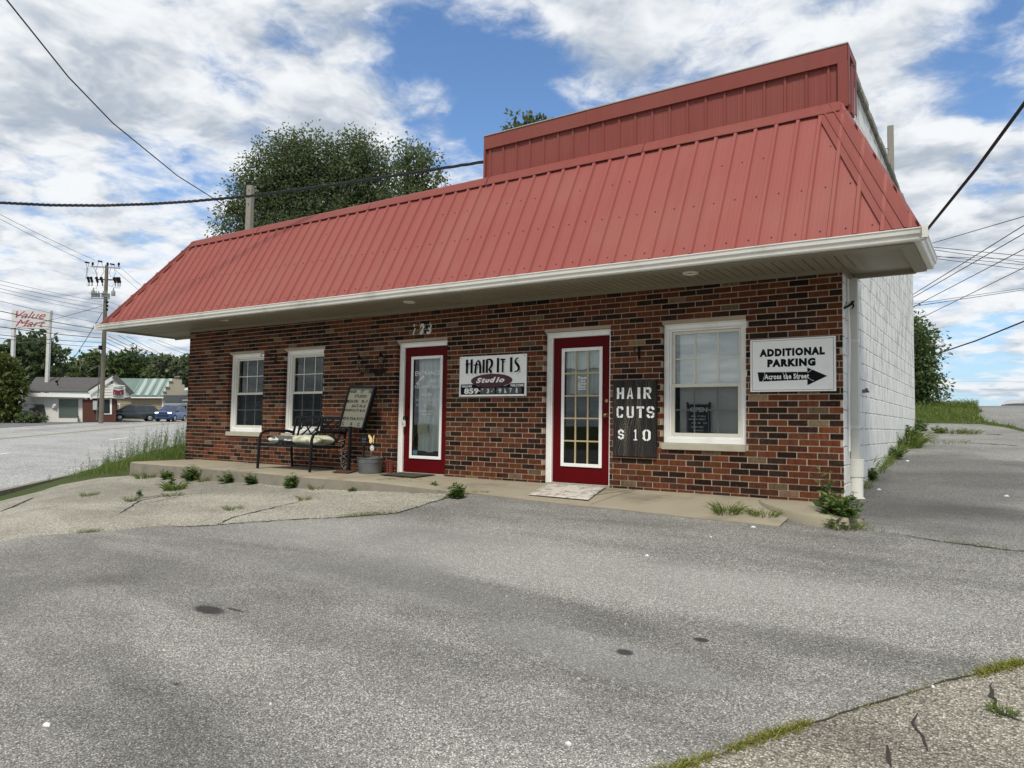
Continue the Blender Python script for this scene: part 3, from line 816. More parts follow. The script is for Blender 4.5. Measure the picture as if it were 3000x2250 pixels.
# loose grit lying on the lot
mb = MB(); rg = random.Random(77); k_ = 0
while k_ < 420:
    x_, y_ = rg.uniform(5, 15), rg.uniform(-7, -1.4)
    if nn(x_, y_) < 1: continue
    k_ += 1
    s_ = rg.uniform(.002, .0055); z_ = H(x_, y_)+s_*.6
    mb.obox((x_, y_, z_), (rg.random(), rg.random(), .3), (-.5, rg.random(), .2), (0, .2, 1), s_*1.3, s_, s_*.7)
tag(mb.build('loose_grit', plain('pale_grit', (.34, .33, .30), .9, var=.4, scale=40)), 'loose grit scattered over the asphalt lot', 'grit', kind='stuff')
mb = MB(); xs2 = np.arange(-4.0, 46.0, 2.0); ys2 = np.arange(-50.0, -10.2, 2.0); ys2 = np.append(ys2[ys2 < -10.6], -10.5)
for x_ in xs2:
    for y_ in ys2: mb.v.append((x_, y_, max(-2.2, H(x_, max(y_, -16)))))
n_ = len(ys2)
for i in range(len(xs2)-1):
    for j in range(n_-1): mb.face((i*n_+j, (i+1)*n_+j, (i+1)*n_+j+1, i*n_+j+1))
tag(mb.build('parking_lot', M['asphalt'], smooth=True), kind='structure')

# ------------------------------------------------------------------ the salon
W = 12.40
def T(x, z): return z + (0.0065*(W-x) if z > 2.4 else 0.0)    # the roof line rises slightly to the left
shop = thing('brick_salon', 'low brick hair salon with red metal mansard roof and white painted block side wall', 'building', (0, 0, 0))
OPEN = [(1.37, 2.446, 0.57, 2.065), (3.03, 4.092, 0.57, 2.065), (5.82, 6.861, -0.03, 2.06), (8.596, 9.612, -0.03, 2.06), (10.32, 11.362, 0.59, 2.065)]
CH, BL, JT = 0.0715, 0.217, 0.0125
def tone():
    r = random.random()
    if r < 0.34: c = (0.036, 0.020, 0.015); v = 0.35
    elif r < 0.52: c = (0.088, 0.036, 0.021); v = 0.3
    elif r < 0.94: c = (0.138, 0.047, 0.023); v = 0.24
    else: c = (0.19, 0.13, 0.08); v = 0.35
    k = 1+random.uniform(-v, v)
    return tuple(x*k*random.uniform(0.93, 1.07) for x in c)
mb = MB()
for k in range(37):
    z0 = -0.0055-0.035+k*CH+JT/2; z1 = z0+CH-JT
    shift = 0.0 if k % 2 else BL/2
    x = -BL+shift+random.uniform(-.006, .006)
    row = []
    while x < W:
        a, b = max(0.0, x+JT/2), min(W, x+BL-JT/2)
        if b-a > 0.02: row.append((a, b))
        x += BL+random.uniform(-.002, .002)
    for a, b in row:
        segs = [(a, b)]
        for ox0, ox1, oz0, oz1 in OPEN:
            if z1 <= oz0-0.02 or z0 >= oz1+0.0: continue
            ns = []
            for p, q in segs:
                if q <= ox0 or p >= ox1: ns.append((p, q)); continue
                if p < ox0-0.02: ns.append((p, ox0))
                if q > ox1+0.02: ns.append((ox1, q))
            segs = ns
        cc = tone()
        for p, q in segs:
            zz1 = z1; zz0 = z0
            for ox0, ox1, oz0, oz1 in OPEN:
                if q > ox0+.001 and p < ox1-.001:
                    if z0 < oz1 < z1: zz0 = oz1
                    if z0 < oz0 < z1: zz1 = oz0
            if zz1-zz0 < 0.012: continue
            mb.col = cc
            mb.box(p, q, random.uniform(-.0015, .0015), 0.105, zz0, zz1, skip='k')
wall = mb.build('brick_wall', M['brick'], shop, fix=False)
mb = MB()                                    # mortar bed and backing, cut round the openings
xb = sorted({0.004, W-0.004}|{v for o in OPEN for v in (o[0]-.006, o[1]+.006)})
zb = sorted({-0.3, 2.70}|{v for o in OPEN for v in (o[2]-.006, o[3]+.006)})
for xa, xc in zip(xb, xb[1:]):
    for za, zc_ in zip(zb, zb[1:]):
        mx_, mz = (xa+xc)/2, (za+zc_)/2
        if any(o[0] < mx_ < o[1] and o[2] < mz < o[3] for o in OPEN): continue
        mb.box(xa, xc, 0.006, 0.20, za, zc_)
mb.build('mortar_bed', M['mortar'], wall)
mb = MB()
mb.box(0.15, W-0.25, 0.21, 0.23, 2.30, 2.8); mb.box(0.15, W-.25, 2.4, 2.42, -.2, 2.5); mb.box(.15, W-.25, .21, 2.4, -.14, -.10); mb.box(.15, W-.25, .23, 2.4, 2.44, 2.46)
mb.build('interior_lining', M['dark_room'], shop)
# side wall of painted block, running back and up past the roof as a parapet
mb = MB()
top_ = [(0.52, 4.96), (2.0, 4.90), (3.5, 4.84), (5.0, 4.78), (6.2, 4.74), (7.32, 4.70)]
poly = [(0.012, -0.5), (7.32, -0.5)]+list(reversed(top_))+[(0.52, 4.3), (0.012, 4.3)]
mb.prism(poly, lambda u, v, d: (d, u, v), W-0.19, W+0.004)
side = mb.build('block_side_wall', M['block'], shop)
mb = MB()
M['coping'] = plain('weathered_coping', (0.27, 0.26, 0.225), 0.95, var=0.35, scale=4, bump=0.6, dirt=(0.07, 0.065, 0.055), dirt_amt=0.9)
for i in range(24):
    ya = 0.53+i*0.283; yb_ = ya+0.278
    za = 4.96-0.038*(ya-.52); d = random.uniform(-.012, .012)
    mb.obox((W-0.09, (ya+yb_)/2, za+0.045+d), (1, 0, 0), (0, 1, -0.038), (0, .038, 1), 0.14+random.uniform(-.012, .012), 0.139, 0.045)
mb.build('coping', M['coping'], side, bevel=0.012)
mb = MB(); mb.box(0.0, 0.2, 0.205, 7.3, -.6, 4.3); mb.box(0.0, W-.2, 7.12, 7.3, -.5, 4.3)
mb.build('rear_wall', M['block'], shop)
mb = MB(); mb.box(0.2, W-.2, 0.3, 7.12, 4.12, 4.2)
mb.build('flat_roof', M['coping'], shop)

# ---- mansard
EY, EZ, RY, RZ = -0.95, 2.65, -0.02, 4.37
XL, XR = -1.73, 13.21
def ribbed(length, sl_len, pitch=0.2345, rows=10, seed=0):
    """ribbed sheet: u along the eave, v up the slope (0..1), w out of the sheet"""
    us = []
    k = 0
    while k*pitch < length+pitch:
        c = k*pitch
        for du, w in ((-0.028, 0), (-0.016, 0.027), (0.016, 0.027), (0.028, 0), (0.066, 0.0), (0.072, .0010), (0.078, 0), (0.116, 0), (0.122, .0010), (0.128, 0), (0.166, 0.0), (.172, .0010), (.178, 0)):
            us.append((c+du, w))
        k += 1
    return us
def panel_sheet(name, u_pts, f, rows, cuts, parent, m):
    """f(u, t, w) -> point; cuts: (point, normal) half spaces to remove"""
    me = bpy.data.meshes.new(name)
    vs, fs = [], []
    nu = len(u_pts)
    for r_ in range(rows+1):
        t = r_/rows
        for u, w in u_pts:
            wv = 0.004*noise.noise(Vector((u*1.3, t*2.2, 1.7)))+0.0018*noise.noise(Vector((u*6, t*3.1, 4.7)))
            vs.append(f(u, t, w+wv))
    for r_ in range(rows):
        for i in range(nu-1):
            a = r_*nu+i; fs.append((a, a+1, a+nu+1, a+nu))
    me.from_pydata(vs, [], fs); me.materials.append(m)
    bm = bmesh.new(); bm.from_mesh(me)
    for co, no in cuts:
        bmesh.ops.bisect_plane(bm, geom=bm.verts[:]+bm.edges[:]+bm.faces[:], plane_co=co, plane_no=no, clear_outer=True)
    bmesh.ops.recalc_face_normals(bm, faces=bm.faces)
    bm.to_mesh(me); bm.free()
    o = bpy.data.objects.new(name, me); col.objects.link(o); o.parent = parent
    return o
mansard = None
dy, dz = RY-EY, RZ-EZ
L = math.hypot(dy, dz); ny_, nz_ = -dz/L, dy/L
def f_front(u, t, w):
    x = XL+0.11+u; return (x, EY+dy*t+ny_*w, T(x, EZ+dz*t)+nz_*w)
up_ = ribbed(XR-XL, L)
cuts = [((XL, EY, 0), (-0.93, 1.73, 0)), ((XR, EY, 0), (0.93, 0.81, 0))]
mansard = panel_sheet('mansard_roof', up_, f_front, 12, cuts, shop, M['red_roof'])
dxr = XR-W
def f_right(u, t, w):
    Lr = math.hypot(dxr, dz); return (XR-dxr*t+dz/Lr*w, EY+u, EZ+dz*t+dxr/Lr*w)
panel_sheet('side_slope', [p for p in ribbed(1.4, L) if p[0] < 1.40], f_right, 8, [((XR, EY, 0), (-0.93, -0.81, 0))], mansard, M['red_roof'])
def f_left(u, t, w): return (XL-XL*t-0.7*w, EY+u, T(0, EZ+dz*t)+.7*w)
panel_sheet('side_slope', [p for p in ribbed(1.6, L) if p[0] < 1.6], f_left, 8, [((XL, EY, 0), (0.93, -1.73, 0))], mansard, M['red_roof'])
# back faces closing the two slope returns
mb = MB()
mb.add([(XR, 0.43, EZ), (W, 0.43, EZ), (W, 0.43, RZ)], [(0, 1, 2)])
mb.add([(XL, 0.63, T(0, EZ)), (0, 0.63, T(0, EZ)), (0, 0.63, T(0, RZ))], [(0, 1, 2)])
build_each(mb, 'return_end', M['red_trim'], mansard)
# hip flashings: folded strips down each hip
def hip(x0, x1, wfront, wside, sgn):
    mb = MB()
    N = 12
    for i in range(N+1):
        t = i/N*1.0
        hx = x0+(x1-x0)*t; hy = EY+dy*t; hz = T(hx, EZ+dz*t)
        o_ = 0.026+0.004*noise.noise(Vector((t*9, x0, 0)))
        rel = wfront
        ptsr = []
        for fr, w in ((0.0, .026), (0.3, .024), (0.32, .036), (0.38, .036), (0.40, .024), (0.66, .026), (0.68, .034), (0.74, .034), (0.76, .024), (1.0, .024)):
            xx = hx-sgn*rel*fr
            ptsr.append((xx, hy+ny_*w, hz+nz_*w))
        ptsr.append((hx-sgn*rel, hy+ny_*0.002, hz))
        ptsr.insert(0, (hx+sgn*.03-sgn*0.0, hy+wside, hz+0.028))
        mb.v.extend(ptsr); n_ = len(ptsr)
    for i in range(N):
        for j in range(n_-1):
            a = i*n_+j; mb.face((a, a+1, a+n_+1, a+n_))
    return mb
hip(XR, W, 0.27, 0.12, 1).build('hip_flashing', M['red_trim'], mansard)
hip(XL, 0.0, 0.24, 0.12, -1).build('hip_flashing', M['red_trim'], mansard)
# ridge flashing in lapped lengths
mb = MB()
seams = [-0.03, 2.23, 5.2, 7.62, 10.1, W+0.03]
for a, b in zip(seams, seams[1:]):
    N = max(4, int((b-a)/0.15)); base = len(mb.v)
    for i in range(N+1):
        x = a+(b-a)*i/N-(0.012 if i == N else 0)
        wv = 0.006*noise.noise(Vector((x*2.3, 0.3, 5)))+0.003*math.sin(x*27)
        for t, w in ((0.925, 0.028+abs(wv)*1.2), (0.93, 0.034+wv), (1.0, 0.03)):
            mb.v.append((x, EY+dy*t+ny_*w, T(x, EZ+dz*t)+nz_*w))
        mb.v.append((x, 0.0, T(x, RZ)+0.045)); mb.v.append((x, 0.17, T(x, RZ)+0.04)); mb.v.append((x, 0.17, T(x, RZ)-0.05))
    for i in range(N):
        for j in range(5):
            q = base+i*6+j; mb.face((q, q+1, q+7, q+6))
mb.build('ridge_flashing', M['red_trim'], mansard)
# screw heads along three rows of the sheeting
mb = MB()
M['screw'] = plain('screw_heads', (0.055, 0.012, 0.012), 0.5)
for t, ph in ((0.055, 0.0), (0.36, 0.0), (0.66, .5)):
    for k in range(64):
        x = XL+0.11+0.2345*(k+0.62)
        tt = t+random.uniform(-.004, .004)+0.10*(1-x/13) if t > .1 else t
        if t > .6 and random.random() < 0.75: continue
        if not (XL-XL*tt+0.25 < x < XR-dxr*tt-0.25): continue
        c = Vector(f_front(x-XL-0.11, tt, 0.004))
        mb.obox(c, (1, 0, 0), (0, dy, dz), (0, ny_, nz_), .0058, .0058, .004)
mb.build('screw_heads', M['screw'], mansard)

# ---- upright red parapet above the right-hand part of the roof
px0, px1 = 7.50, 12.48
mb = MB()
up2 = [(0, 0)]
for k in range(22):
    c = 0.09+k*0.2345
    up2 += [(c-0.018, 0), (c-0.012, 0.018), (c+0.012, 0.018), (c+0.018, 0), (c+.08, 0), (c+.088, .003), (c+.096, 0), (c+.15, 0), (c+.158, .003), (c+.166, 0)]
up2 = [p for p in up2 if p[0] < px1-px0]+[(px1-px0, 0)]
def f_par(u, t, w): return (px0+u, 0.035-w, T(px0+u, 4.30)+t*(5.03-4.30))
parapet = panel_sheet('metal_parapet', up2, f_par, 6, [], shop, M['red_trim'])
def tbox(mb, x0, x1, y0, y1, z0, z1, n=1):
    for i in range(n):
        a = x0+(x1-x0)*i/n; b = x0+(x1-x0)*(i+1)/n
        vs = [(a, y0, T(a, z0)), (b, y0, T(b, z0)), (b, y1, T(b, z0)), (a, y1, T(a, z0)), (a, y0, T(a, z1)), (b, y0, T(b, z1)), (b, y1, T(b, z1)), (a, y1, T(a, z1))]
        fs = [(3, 2, 1, 0), (4, 5, 6, 7), (0, 1, 5, 4), (2, 3, 7, 6)]
        if i == 0: fs.append((3, 0, 4, 7))
        if i == n-1: fs.append((1, 2, 6, 5))
        mb.add(vs, fs)
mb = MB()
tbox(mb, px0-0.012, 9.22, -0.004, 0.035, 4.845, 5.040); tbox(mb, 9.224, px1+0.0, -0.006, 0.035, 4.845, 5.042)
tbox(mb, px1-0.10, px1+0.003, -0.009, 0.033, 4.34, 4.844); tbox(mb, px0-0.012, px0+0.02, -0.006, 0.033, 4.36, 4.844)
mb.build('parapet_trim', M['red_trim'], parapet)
mb = MB()
M['cap_grey'] = plain('grey_cap_edge', (0.33, 0.31, 0.29), 0.5, var=0.15)
tbox(mb, px0-0.02, px1+0.01, -0.014, 0.52, 5.043, 5.057)
mb.build('parapet_cap', M['cap_grey'], parapet)
mb = MB()                                    # open end of the parapet with its frame
tbox(mb, px1+0.004, px1+0.012, 0.0, 0.085, 4.36, 5.04); tbox(mb, px1+0.004, px1+0.012, 0.43, 0.51, 4.40, 5.04)
tbox(mb, px1+0.004, px1+0.012, 0.086, 0.429, 4.95, 5.04); tbox(mb, px1-0.10, px1-0.08, 0.04, 0.50, 4.3, 5.0)
tbox(mb, px1-0.04, px1+0.0, 0.25, 0.43, 4.36, 4.95)
mb.build('parapet_end', M['red_trim'], parapet)
mb = MB()
tbox(mb, px0, px1-0.1, 0.49, 0.51, 4.2, 5.03); tbox(mb, px0, px0+.02, 0.04, 0.48, 4.2, 5.03)
mb.build('parapet_back', M['wood_grey'], parapet)

# ---- gutter, fascia and soffit
path = [(XL, 0.62, -1, 0), (XL, EY, -1, -1), (XR, EY, 1, -1), (XR, 0.44, 1, 0)]
def sweep(prof, name, m, parent, zfun=T, smooth=False, nseg=40):
    mb = MB()
    pl = []
    for (a, b) in zip(path, path[1:]):
        N = nseg if abs(a[0]-b[0]) > 3 else 2
        for i in range(N):
            t = i/N
            if i == 0: pl.append(a)
            else: pl.append((a[0]+(b[0]-a[0])*t, a[1]+(b[1]-a[1])*t, 0 if N > 2 else a[2] if a is path[0] else b[2], -1 if N > 2 else 0))
    pl.append(path[-1])
    n_ = len(prof)
    for x, y, sx, sy in pl:
        for o_, z in prof:
            wz = 0.004*noise.noise(Vector((x*0.8, y, 2)))
            mb.v.append((x+sx*o_, y+sy*o_, zfun(x, z)+wz))
    for i in range(len(pl)-1):
        for j in range(n_-1):
            a = i*n_+j; mb.face((a, a+1, a+n_+1, a+n_))
    for i0 in (0, (len(pl)-1)*n_): mb.face([i0+j for j in range(n_)])
    return mb.build(name, m, parent, smooth=smooth)
gut = sweep([(-0.035, 2.640), (-0.035, 2.535), (-0.03, 2.532), (0.022, 2.532), (0.030, 2.545), (0.034, 2.575), (0.052, 2.592), (0.058, 2.630), (0.066, 2.636), (0.066, 2.646), (0.050, 2.646), (0.046, 2.632), (0.03, 2.62)],
            'gutter', M['gutter'], shop)
mb = MB()                                     # corner mitre straps
for sx, x in ((1, XR), (-1, XL)):
    mb.bar((x+sx*0.02, EY-0.02, T(x, 2.531)), (x+sx*0.068, EY-0.068, T(x, 2.531)), 0.05, 0.006)
    mb.bar((x+sx*0.064, EY-0.064, T(x, 2.54)), (x+sx*0.066, EY-0.066, T(x, 2.655)), 0.045, 0.045)
build_each(mb, 'corner_mitre', M['gutter'], gut)
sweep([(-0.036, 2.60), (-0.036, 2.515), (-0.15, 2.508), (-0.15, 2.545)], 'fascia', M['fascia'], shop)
mb = MB()
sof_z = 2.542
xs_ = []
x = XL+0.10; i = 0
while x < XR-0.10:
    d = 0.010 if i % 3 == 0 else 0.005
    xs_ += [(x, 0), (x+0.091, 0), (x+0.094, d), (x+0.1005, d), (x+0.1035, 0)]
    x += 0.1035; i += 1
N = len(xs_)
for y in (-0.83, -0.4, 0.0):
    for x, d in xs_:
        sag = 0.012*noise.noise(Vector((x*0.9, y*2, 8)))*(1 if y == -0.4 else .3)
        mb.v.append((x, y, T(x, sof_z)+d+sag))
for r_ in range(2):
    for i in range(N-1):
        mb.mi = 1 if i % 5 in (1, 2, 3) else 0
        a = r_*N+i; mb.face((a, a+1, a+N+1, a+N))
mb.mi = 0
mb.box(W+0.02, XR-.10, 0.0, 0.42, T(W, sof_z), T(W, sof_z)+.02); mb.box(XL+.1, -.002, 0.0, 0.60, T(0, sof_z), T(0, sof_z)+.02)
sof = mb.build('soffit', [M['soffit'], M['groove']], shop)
mb = MB()
tbox(mb, -0.004, W+0.004, -0.022, 0.03, 2.497, 2.548, 10)
mb.box(W+0.006, W+0.035, -0.02, 0.40, 2.487, 2.542)
mb.box(W+0.036, XR-.14, 0.405, 0.435, 2.492, 2.545); mb.box(XL+.14, 0, 0.60, 0.63, T(0, 2.492), T(0, 2.545))
mb.build('frieze_board', M['fascia'], shop)
M['lens'] = plain('light_lens', (0.35, 0.34, 0.30), 0.4)
for (qx, qy) in ((2023, 800), (1199, 890), (654, 946), (803, 922)):
    c = on(qx, qy, 2, 2.55)
    mb = MB()
    mb.lathe([(0.045, 0.0), (0.05, -0.012), (0.085, -0.014), (0.092, -0.004), (0.092, 0.01)], (c.x, c.y, T(c.x, sof_z)), 22)
    mb.mi = 1; mb.lathe([(0.0, 0.006), (0.045, 0.004)], (c.x, c.y, T(c.x, sof_z)), 22)
    mb.build('recessed_light', [M['gutter'], M['lens']], sof, smooth=True)
# a sheet of soffit that has come loose at the corner
mb = MB()
for i in range(7):
    for j in range(5):
        mb.v.append((12.62+i*0.07, -0.74+j*0.24, 2.536-0.03*math.sin(i/6*math.pi)*math.sin((j+.4)/4.8*math.pi)-0.006*(i % 2)))
for i in range(6):
    for j in range(4):
        a = i*5+j; mb.face((a, a+1, a+6, a+5))
mb.build('loose_panel', M['soffit'], sof, smooth=True)

# ---- downspout on the side wall
yd = 0.43
dsp_x0 = W+0.012
mb = MB()
pf = []
for i in range(9): pf.append((dsp_x0+0.078-(0.006 if i % 2 else 0), yd-0.052+0.013*i))
poly = [(dsp_x0, yd-0.052)]+pf+[(dsp_x0, yd+0.052)]
mb.prism(poly, lambda u, v, d: (u, v, d), 0.42, 2.50)
ds = mb.build('downspout', plain('almond_downspout', (0.62, 0.61, 0.565), 0.35, var=0.05, scale=2, dirt=(.4, .39, .33), dirt_amt=.25), shop)
for z in (0.80, 1.77):
    mb = MB(); mb.box(dsp_x0-.01, dsp_x0+0.083, yd-0.058, yd-0.0525, z, z+.035); mb.box(dsp_x0+0.0785, dsp_x0+0.083, yd-0.0525, yd+0.058, z, z+.035); mb.box(dsp_x0-.01, dsp_x0+.0785, yd+.0525, yd+.058, z, z+.035)
    mb.build('strap', M['white_plastic'], ds)
mb = MB()
mb.lathe([(0.066, 0.0), (0.066, 0.26), (0.074, 0.262), (0.078, 0.30), (0.078, 0.455), (0.070, 0.458), (0.05, 0.44)], (dsp_x0+0.048, yd-0.01, 0.005), 20)
mb.build('drain_boot', M['boot'], ds, smooth=True)
mb = MB()                                    # conduit strip beside the downspout
mb.tube([(W+0.02, 0.24, 0.55), (W+0.022, 0.242, 1.4), (W+0.03, 0.26, 1.75), (W+0.022, 0.25, 2.1), (W+0.02, 0.25, 2.47)], 0.012, 6)
mb.build('conduit', M['white_trim'], shop, smooth=True)
# ---- windows
def window(op, name_lbl, screen_dark):
    x0, x1, z0, z1 = op
    w = MB(); d0 = 0.075
    def ring(mb, a, b, c, d, t, y0, y1, bot=None):
        bt = t if bot is None else bot
        mb.box(a, a+t, y0, y1, c, d); mb.box(b-t, b, y0, y1, c, d)
        mb.box(a+t, b-t, y0, y1, d-t, d); mb.box(a+t, b-t, y0, y1, c, c+bt)
    ring(w, x0+.002, x1-.002, z0+.002, z1-.002, 0.062, d0, d0+0.10)
    ring(w, x0+.064, x1-.064, z0+.064, z1-.064, 0.022, d0+.03, d0+.12)
    w.box(x0-0.03, x1, d0-0.03, d0-.001, z1-0.012, z1+.004)
    fr = w.build('window', M['white_trim'], shop, bevel=0.004)
    a, b, c, d = x0+.087, x1-.087, z0+.087, z1-.087
    mid = 1.305
    s_ = MB(); ring(s_, a, b, mid-.018, d, 0.036, d0+.062, d0+.09, 0.030)
    s_.build('upper_sash', M['white_vinyl'], fr, bevel=.003)
    s_ = MB(); ring(s_, a-.0005, b+.0005, c, mid+.018, 0.042, d0+.038, d0+.064)
    s_.build('lower_sash', M['white_vinyl'], fr, bevel=.003)
    s_ = MB(); gu = d0+.083
    s_.add([(a+.03, gu, mid), (b-.03, gu, mid), (b-.03, gu, d-.03), (a+.03, gu, d-.03)], [(0, 1, 2, 3)])
    s_.build('upper_pane', M['glass'] if screen_dark else M['glass_bright'], fr)
    s_ = MB(); gl = d0+.058
    s_.add([(a+.035, gl, c+.03), (b-.035, gl, c+.03), (b-.035, gl, mid), (a+.035, gl, mid)], [(0, 1, 2, 3)])
    s_.build('lower_pane', M['glass_low'], fr)
    s_ = MB(); gs = d0+.049
    s_.add([(a+.035, gs, c+.03), (b-.035, gs, c+.03), (b-.035, gs, mid), (a+.035, gs, mid)], [(0, 1, 2, 3)])
    s_.build('insect_screen', M['screen'], fr)
    for (zz0, zz1, yy, mm) in ((mid+.02, d-.03, d0+.074, 'white_vinyl'), (c+.04, mid-.02, d0+.0505, 'muntin_dimmed')):
        s_ = MB()
        for i in (1, 2):
            xx = a+(b-a)*i/3; s_.box(xx-.008, xx+.008, yy, yy+.006, zz0, zz1)
        zm = (zz0+zz1)/2
        for i in range(3):
            xx0 = a+.03+(b-a-.06)*i/3; s_.box(a+(b-a)*i/3+(.009 if i else .03), a+(b-a)*(i+1)/3-(.009 if i < 2 else .03), yy, yy+.006, zm-.008, zm+.008)
        s_.build('muntin', M[mm], fr)
    s_ = MB(); y = d0+.155; z = c+.02
    gap0 = 0.0
    while z < d-.01:
        tl = 1.22 if not screen_dark else -0.12
        s_.obox(((a+b)/2+.02, y, z), (1, 0, 0), (0, math.cos(tl), -math.sin(tl)*1.0), (0, math.sin(tl), math.cos(tl)), (b-a)/2-.045, 0.0125, 0.0009)
        z += 0.0215
    for xx in (a+.2, b-.2): s_.box(xx-.002, xx+.002, y-.014, y-.0125, c, d)
    s_.build('blind', M['blind'] if screen_dark else M['blind_closed'], fr)
    sl = MB(); sl.box(x0+.012, x1-.004, -0.032, 0.074, z0-.078, z0)
    sl.build('window_sill', M['sill'], fr, bevel=.006)
    return fr, (a, b, c, d, mid, d0)
w1, i1 = window(OPEN[0], '', True)
w2, i2 = window(OPEN[1], '', True)
w3, i3 = window(OPEN[4], '', False)
# ---- doors
def door(op, panes):
    x0, x1, z0, z1 = op
    y = 0.072; mb = MB()
    zb_ = -0.004
    mb.box(x0+.002, x0+.062, y, y+.1, zb_, z1-.002); mb.box(x1-.05, x1-.002, y, y+.1, zb_, z1-.002)
    mb.box(x0+.062, x1-.05, y, y+.1, z1-.07, z1-.002)
    mb.box(x0+.062, x0+.085, y+.015, y+.14, zb_, z1-.07)
    mb.box(x0-0.03, x1, y-.03, y-.001, z1-.014, z1+.002)
    fr = mb.build('door', M['white_trim'], shop, bevel=.004)
    a, b, zt, zbm = x0+.088, x1-.052, z1-.074, 0.022
    mb = MB(); mb.box(x0+.063, x1-.051, .03, .2, -.03, .012)
    mb.build('threshold', M['sill'], fr)
    ga, gb, gz0, gz1 = a+.145, b-.130, 0.245, zt-.155
    yl = 0.118
    mb = MB()
    mb.box(a, ga, yl, yl+.04, zbm, zt); mb.box(gb, b, yl, yl+.04, zbm, zt)
    mb.box(ga, gb, yl, yl+.04, zbm, gz0); mb.box(ga, gb, yl, yl+.04, gz1, zt)
    mb.build('door_leaf', M['red_door'], fr, bevel=.003)
    mb = MB(); t = .034
    for (p, q, r_, s_) in ((ga-.012, ga+t, gz0-.012, gz1+.012), (gb-t, gb+.012, gz0-.012, gz1+.012)): mb.box(p, q, yl-.016, yl-.001, r_, s_)
    mb.box(ga+t, gb-t, yl-.016, yl-.001, gz1-t, gz1+.012); mb.box(ga+t, gb-t, yl-.016, yl-.001, gz0-.012, gz0+t)
    mb.build('glazing_frame', M['white_trim'], fr, bevel=.004)
    mb = MB(); yg = yl+.012
    mb.add([(ga, yg, gz0), (gb, yg, gz0), (gb, yg, gz1), (ga, yg, gz1)], [(0, 1, 2, 3)])
    mb.build('door_glass', M['glass_door'], fr)
    return fr, (ga, gb, gz0, gz1, yl, a, b, zt)
dr1, j1 = door(OPEN[2], 0)
dr2, j2 = door(OPEN[3], 1)
mb = MB(); ga, gb, gz0, gz1, yl = j2[:5]      # muntins of the right-hand door
for i in (1, 2):
    x = ga+.02+(gb-ga-.04)*i/3; mb.box(x-.010, x+.010, yl-.004, yl+.010, gz0+.03, gz1-.03)
for i in range(1, 5):
    z = gz0+.03+(gz1-gz0-.06)*i/5
    for q in range(3):
        xa = ga+.02+(gb-ga-.04)*q/3+.0105; xc = ga+.02+(gb-ga-.04)*(q+1)/3-.0105
        mb.box(xa, xc, yl-.004, yl+.010, z-.010, z+.010)
mb.build('muntin', M['muntin'], dr2)
def knob(mb, x, z, y, r=.028):
    mb.tube([(x, y, z), (x, y-.012, z)], r*.95, 12); mb.tube([(x, y-.012, z), (x, y-.04, z)], r*.38, 8)
    mb.sphere((x, y-.056, z), r, 12, 8, (1, .8, 1))
mb = MB(); knob(mb, j2[6]-.05, .93, yl); mb.build('door_knob', M['brass'], dr2, smooth=True)
mb = MB(); mb.tube([(j2[6]-.05, yl, 1.12), (j2[6]-.05, yl-.018, 1.12)], .024, 12); mb.build('deadbolt', M['brass'], dr2, smooth=True)
mb = MB(); knob(mb, j1[5]+.055, .87, j1[4]); mb.build('door_knob', M['iron'], dr1, smooth=True)
mb = MB(); mb.tube([(j1[5]+.06, j1[4], 1.05), (j1[5]+.06, j1[4]-.018, 1.05)], .024, 12); mb.build('deadbolt', M['red_door'], dr1, smooth=True)
# lettering on the glass of the left-hand door
ga, gb, gz0, gz1, yl = j1[:5]; yt = yl+.010
mb = MB(); fy = lambda u, v: (u, yt, v)
gw = gb-ga; X = lambda f: ga+gw*f
def tz(p): return gz0+(gz1-gz0)*p
text_fit(mb, 'ENTRANCE', X(.09), X(.93), tz(.815), tz(.86), fy, offset=.014)
text_fit(mb, 'FULL SERVICE SALON', X(.09), X(.93), tz(.688), tz(.718), fy, offset=.012)
text_fit(mb, 'HOURS', X(.32), X(.66), tz(.615), tz(.640), fy, offset=.012)
text_fit(mb, 'MON-FRI - 9AM TO 5PM', X(.14), X(.90), tz(.566), tz(.579), fy)
text_fit(mb, 'SAT - 9AM TO 2PM', X(.16), X(.82), tz(.515), tz(.533), fy)
text_fit(mb, 'WALK-INS', X(.25), X(.70), tz(.455), tz(.470), fy)
text_fit(mb, 'WELCOME', X(.30), X(.65), tz(.425), tz(.440), fy)
def quad(mb, c, w, h, rot):
    cu, su = math.cos(rot), math.sin(rot)
    mb.add([fy(c[0]+a*w/2*cu-b*h/2*su, c[1]+a*w/2*su+b*h/2*cu) for a, b in ((-1, -1), (1, -1), (1, 1), (-1, 1))], [(0, 1, 2, 3)])
quad(mb, (X(.27), tz(.768)), gw*.30, gw*.085, .75)
for k in range(9): quad(mb, (X(.18+.027*k), tz(.741+.0052*k)), gw*.012, gw*.07, .75)
quad(mb, (X(.62), tz(.785)), gw*.2, gw*.012, -.6); quad(mb, (X(.62), tz(.782)), gw*.2, gw*.012, -1.0)
for c in ((X(.72), tz(.762)), (X(.66), tz(.757))):
    for k in range(10):
        t0 = 6.283*k/10; quad(mb, (c[0]+.018*math.cos(t0), c[1]+.018*math.sin(t0)), .013, .005, t0+1.57)
mb.build('glass_lettering', M['glass_letter'], dr1)
mb = MB(); ga2, gb2, gz02, gz12, yl2 = j2[:5]
fy2 = lambda u, v: (u, yl2+.0105, v)
c2 = (ga2+gb2)/2; Z2 = lambda p: gz02+(gz12-gz02)*p
for s_, p0, p1, hw in (('Please', .739, .765, .068), ('Use', .715, .737, .042), ('Other', .690, .712, .066), ('Door', .664, .688, .062)):
    text_fit(mb, s_, c2-hw, c2+hw, Z2(p0), Z2(p1), fy2, offset=.008)
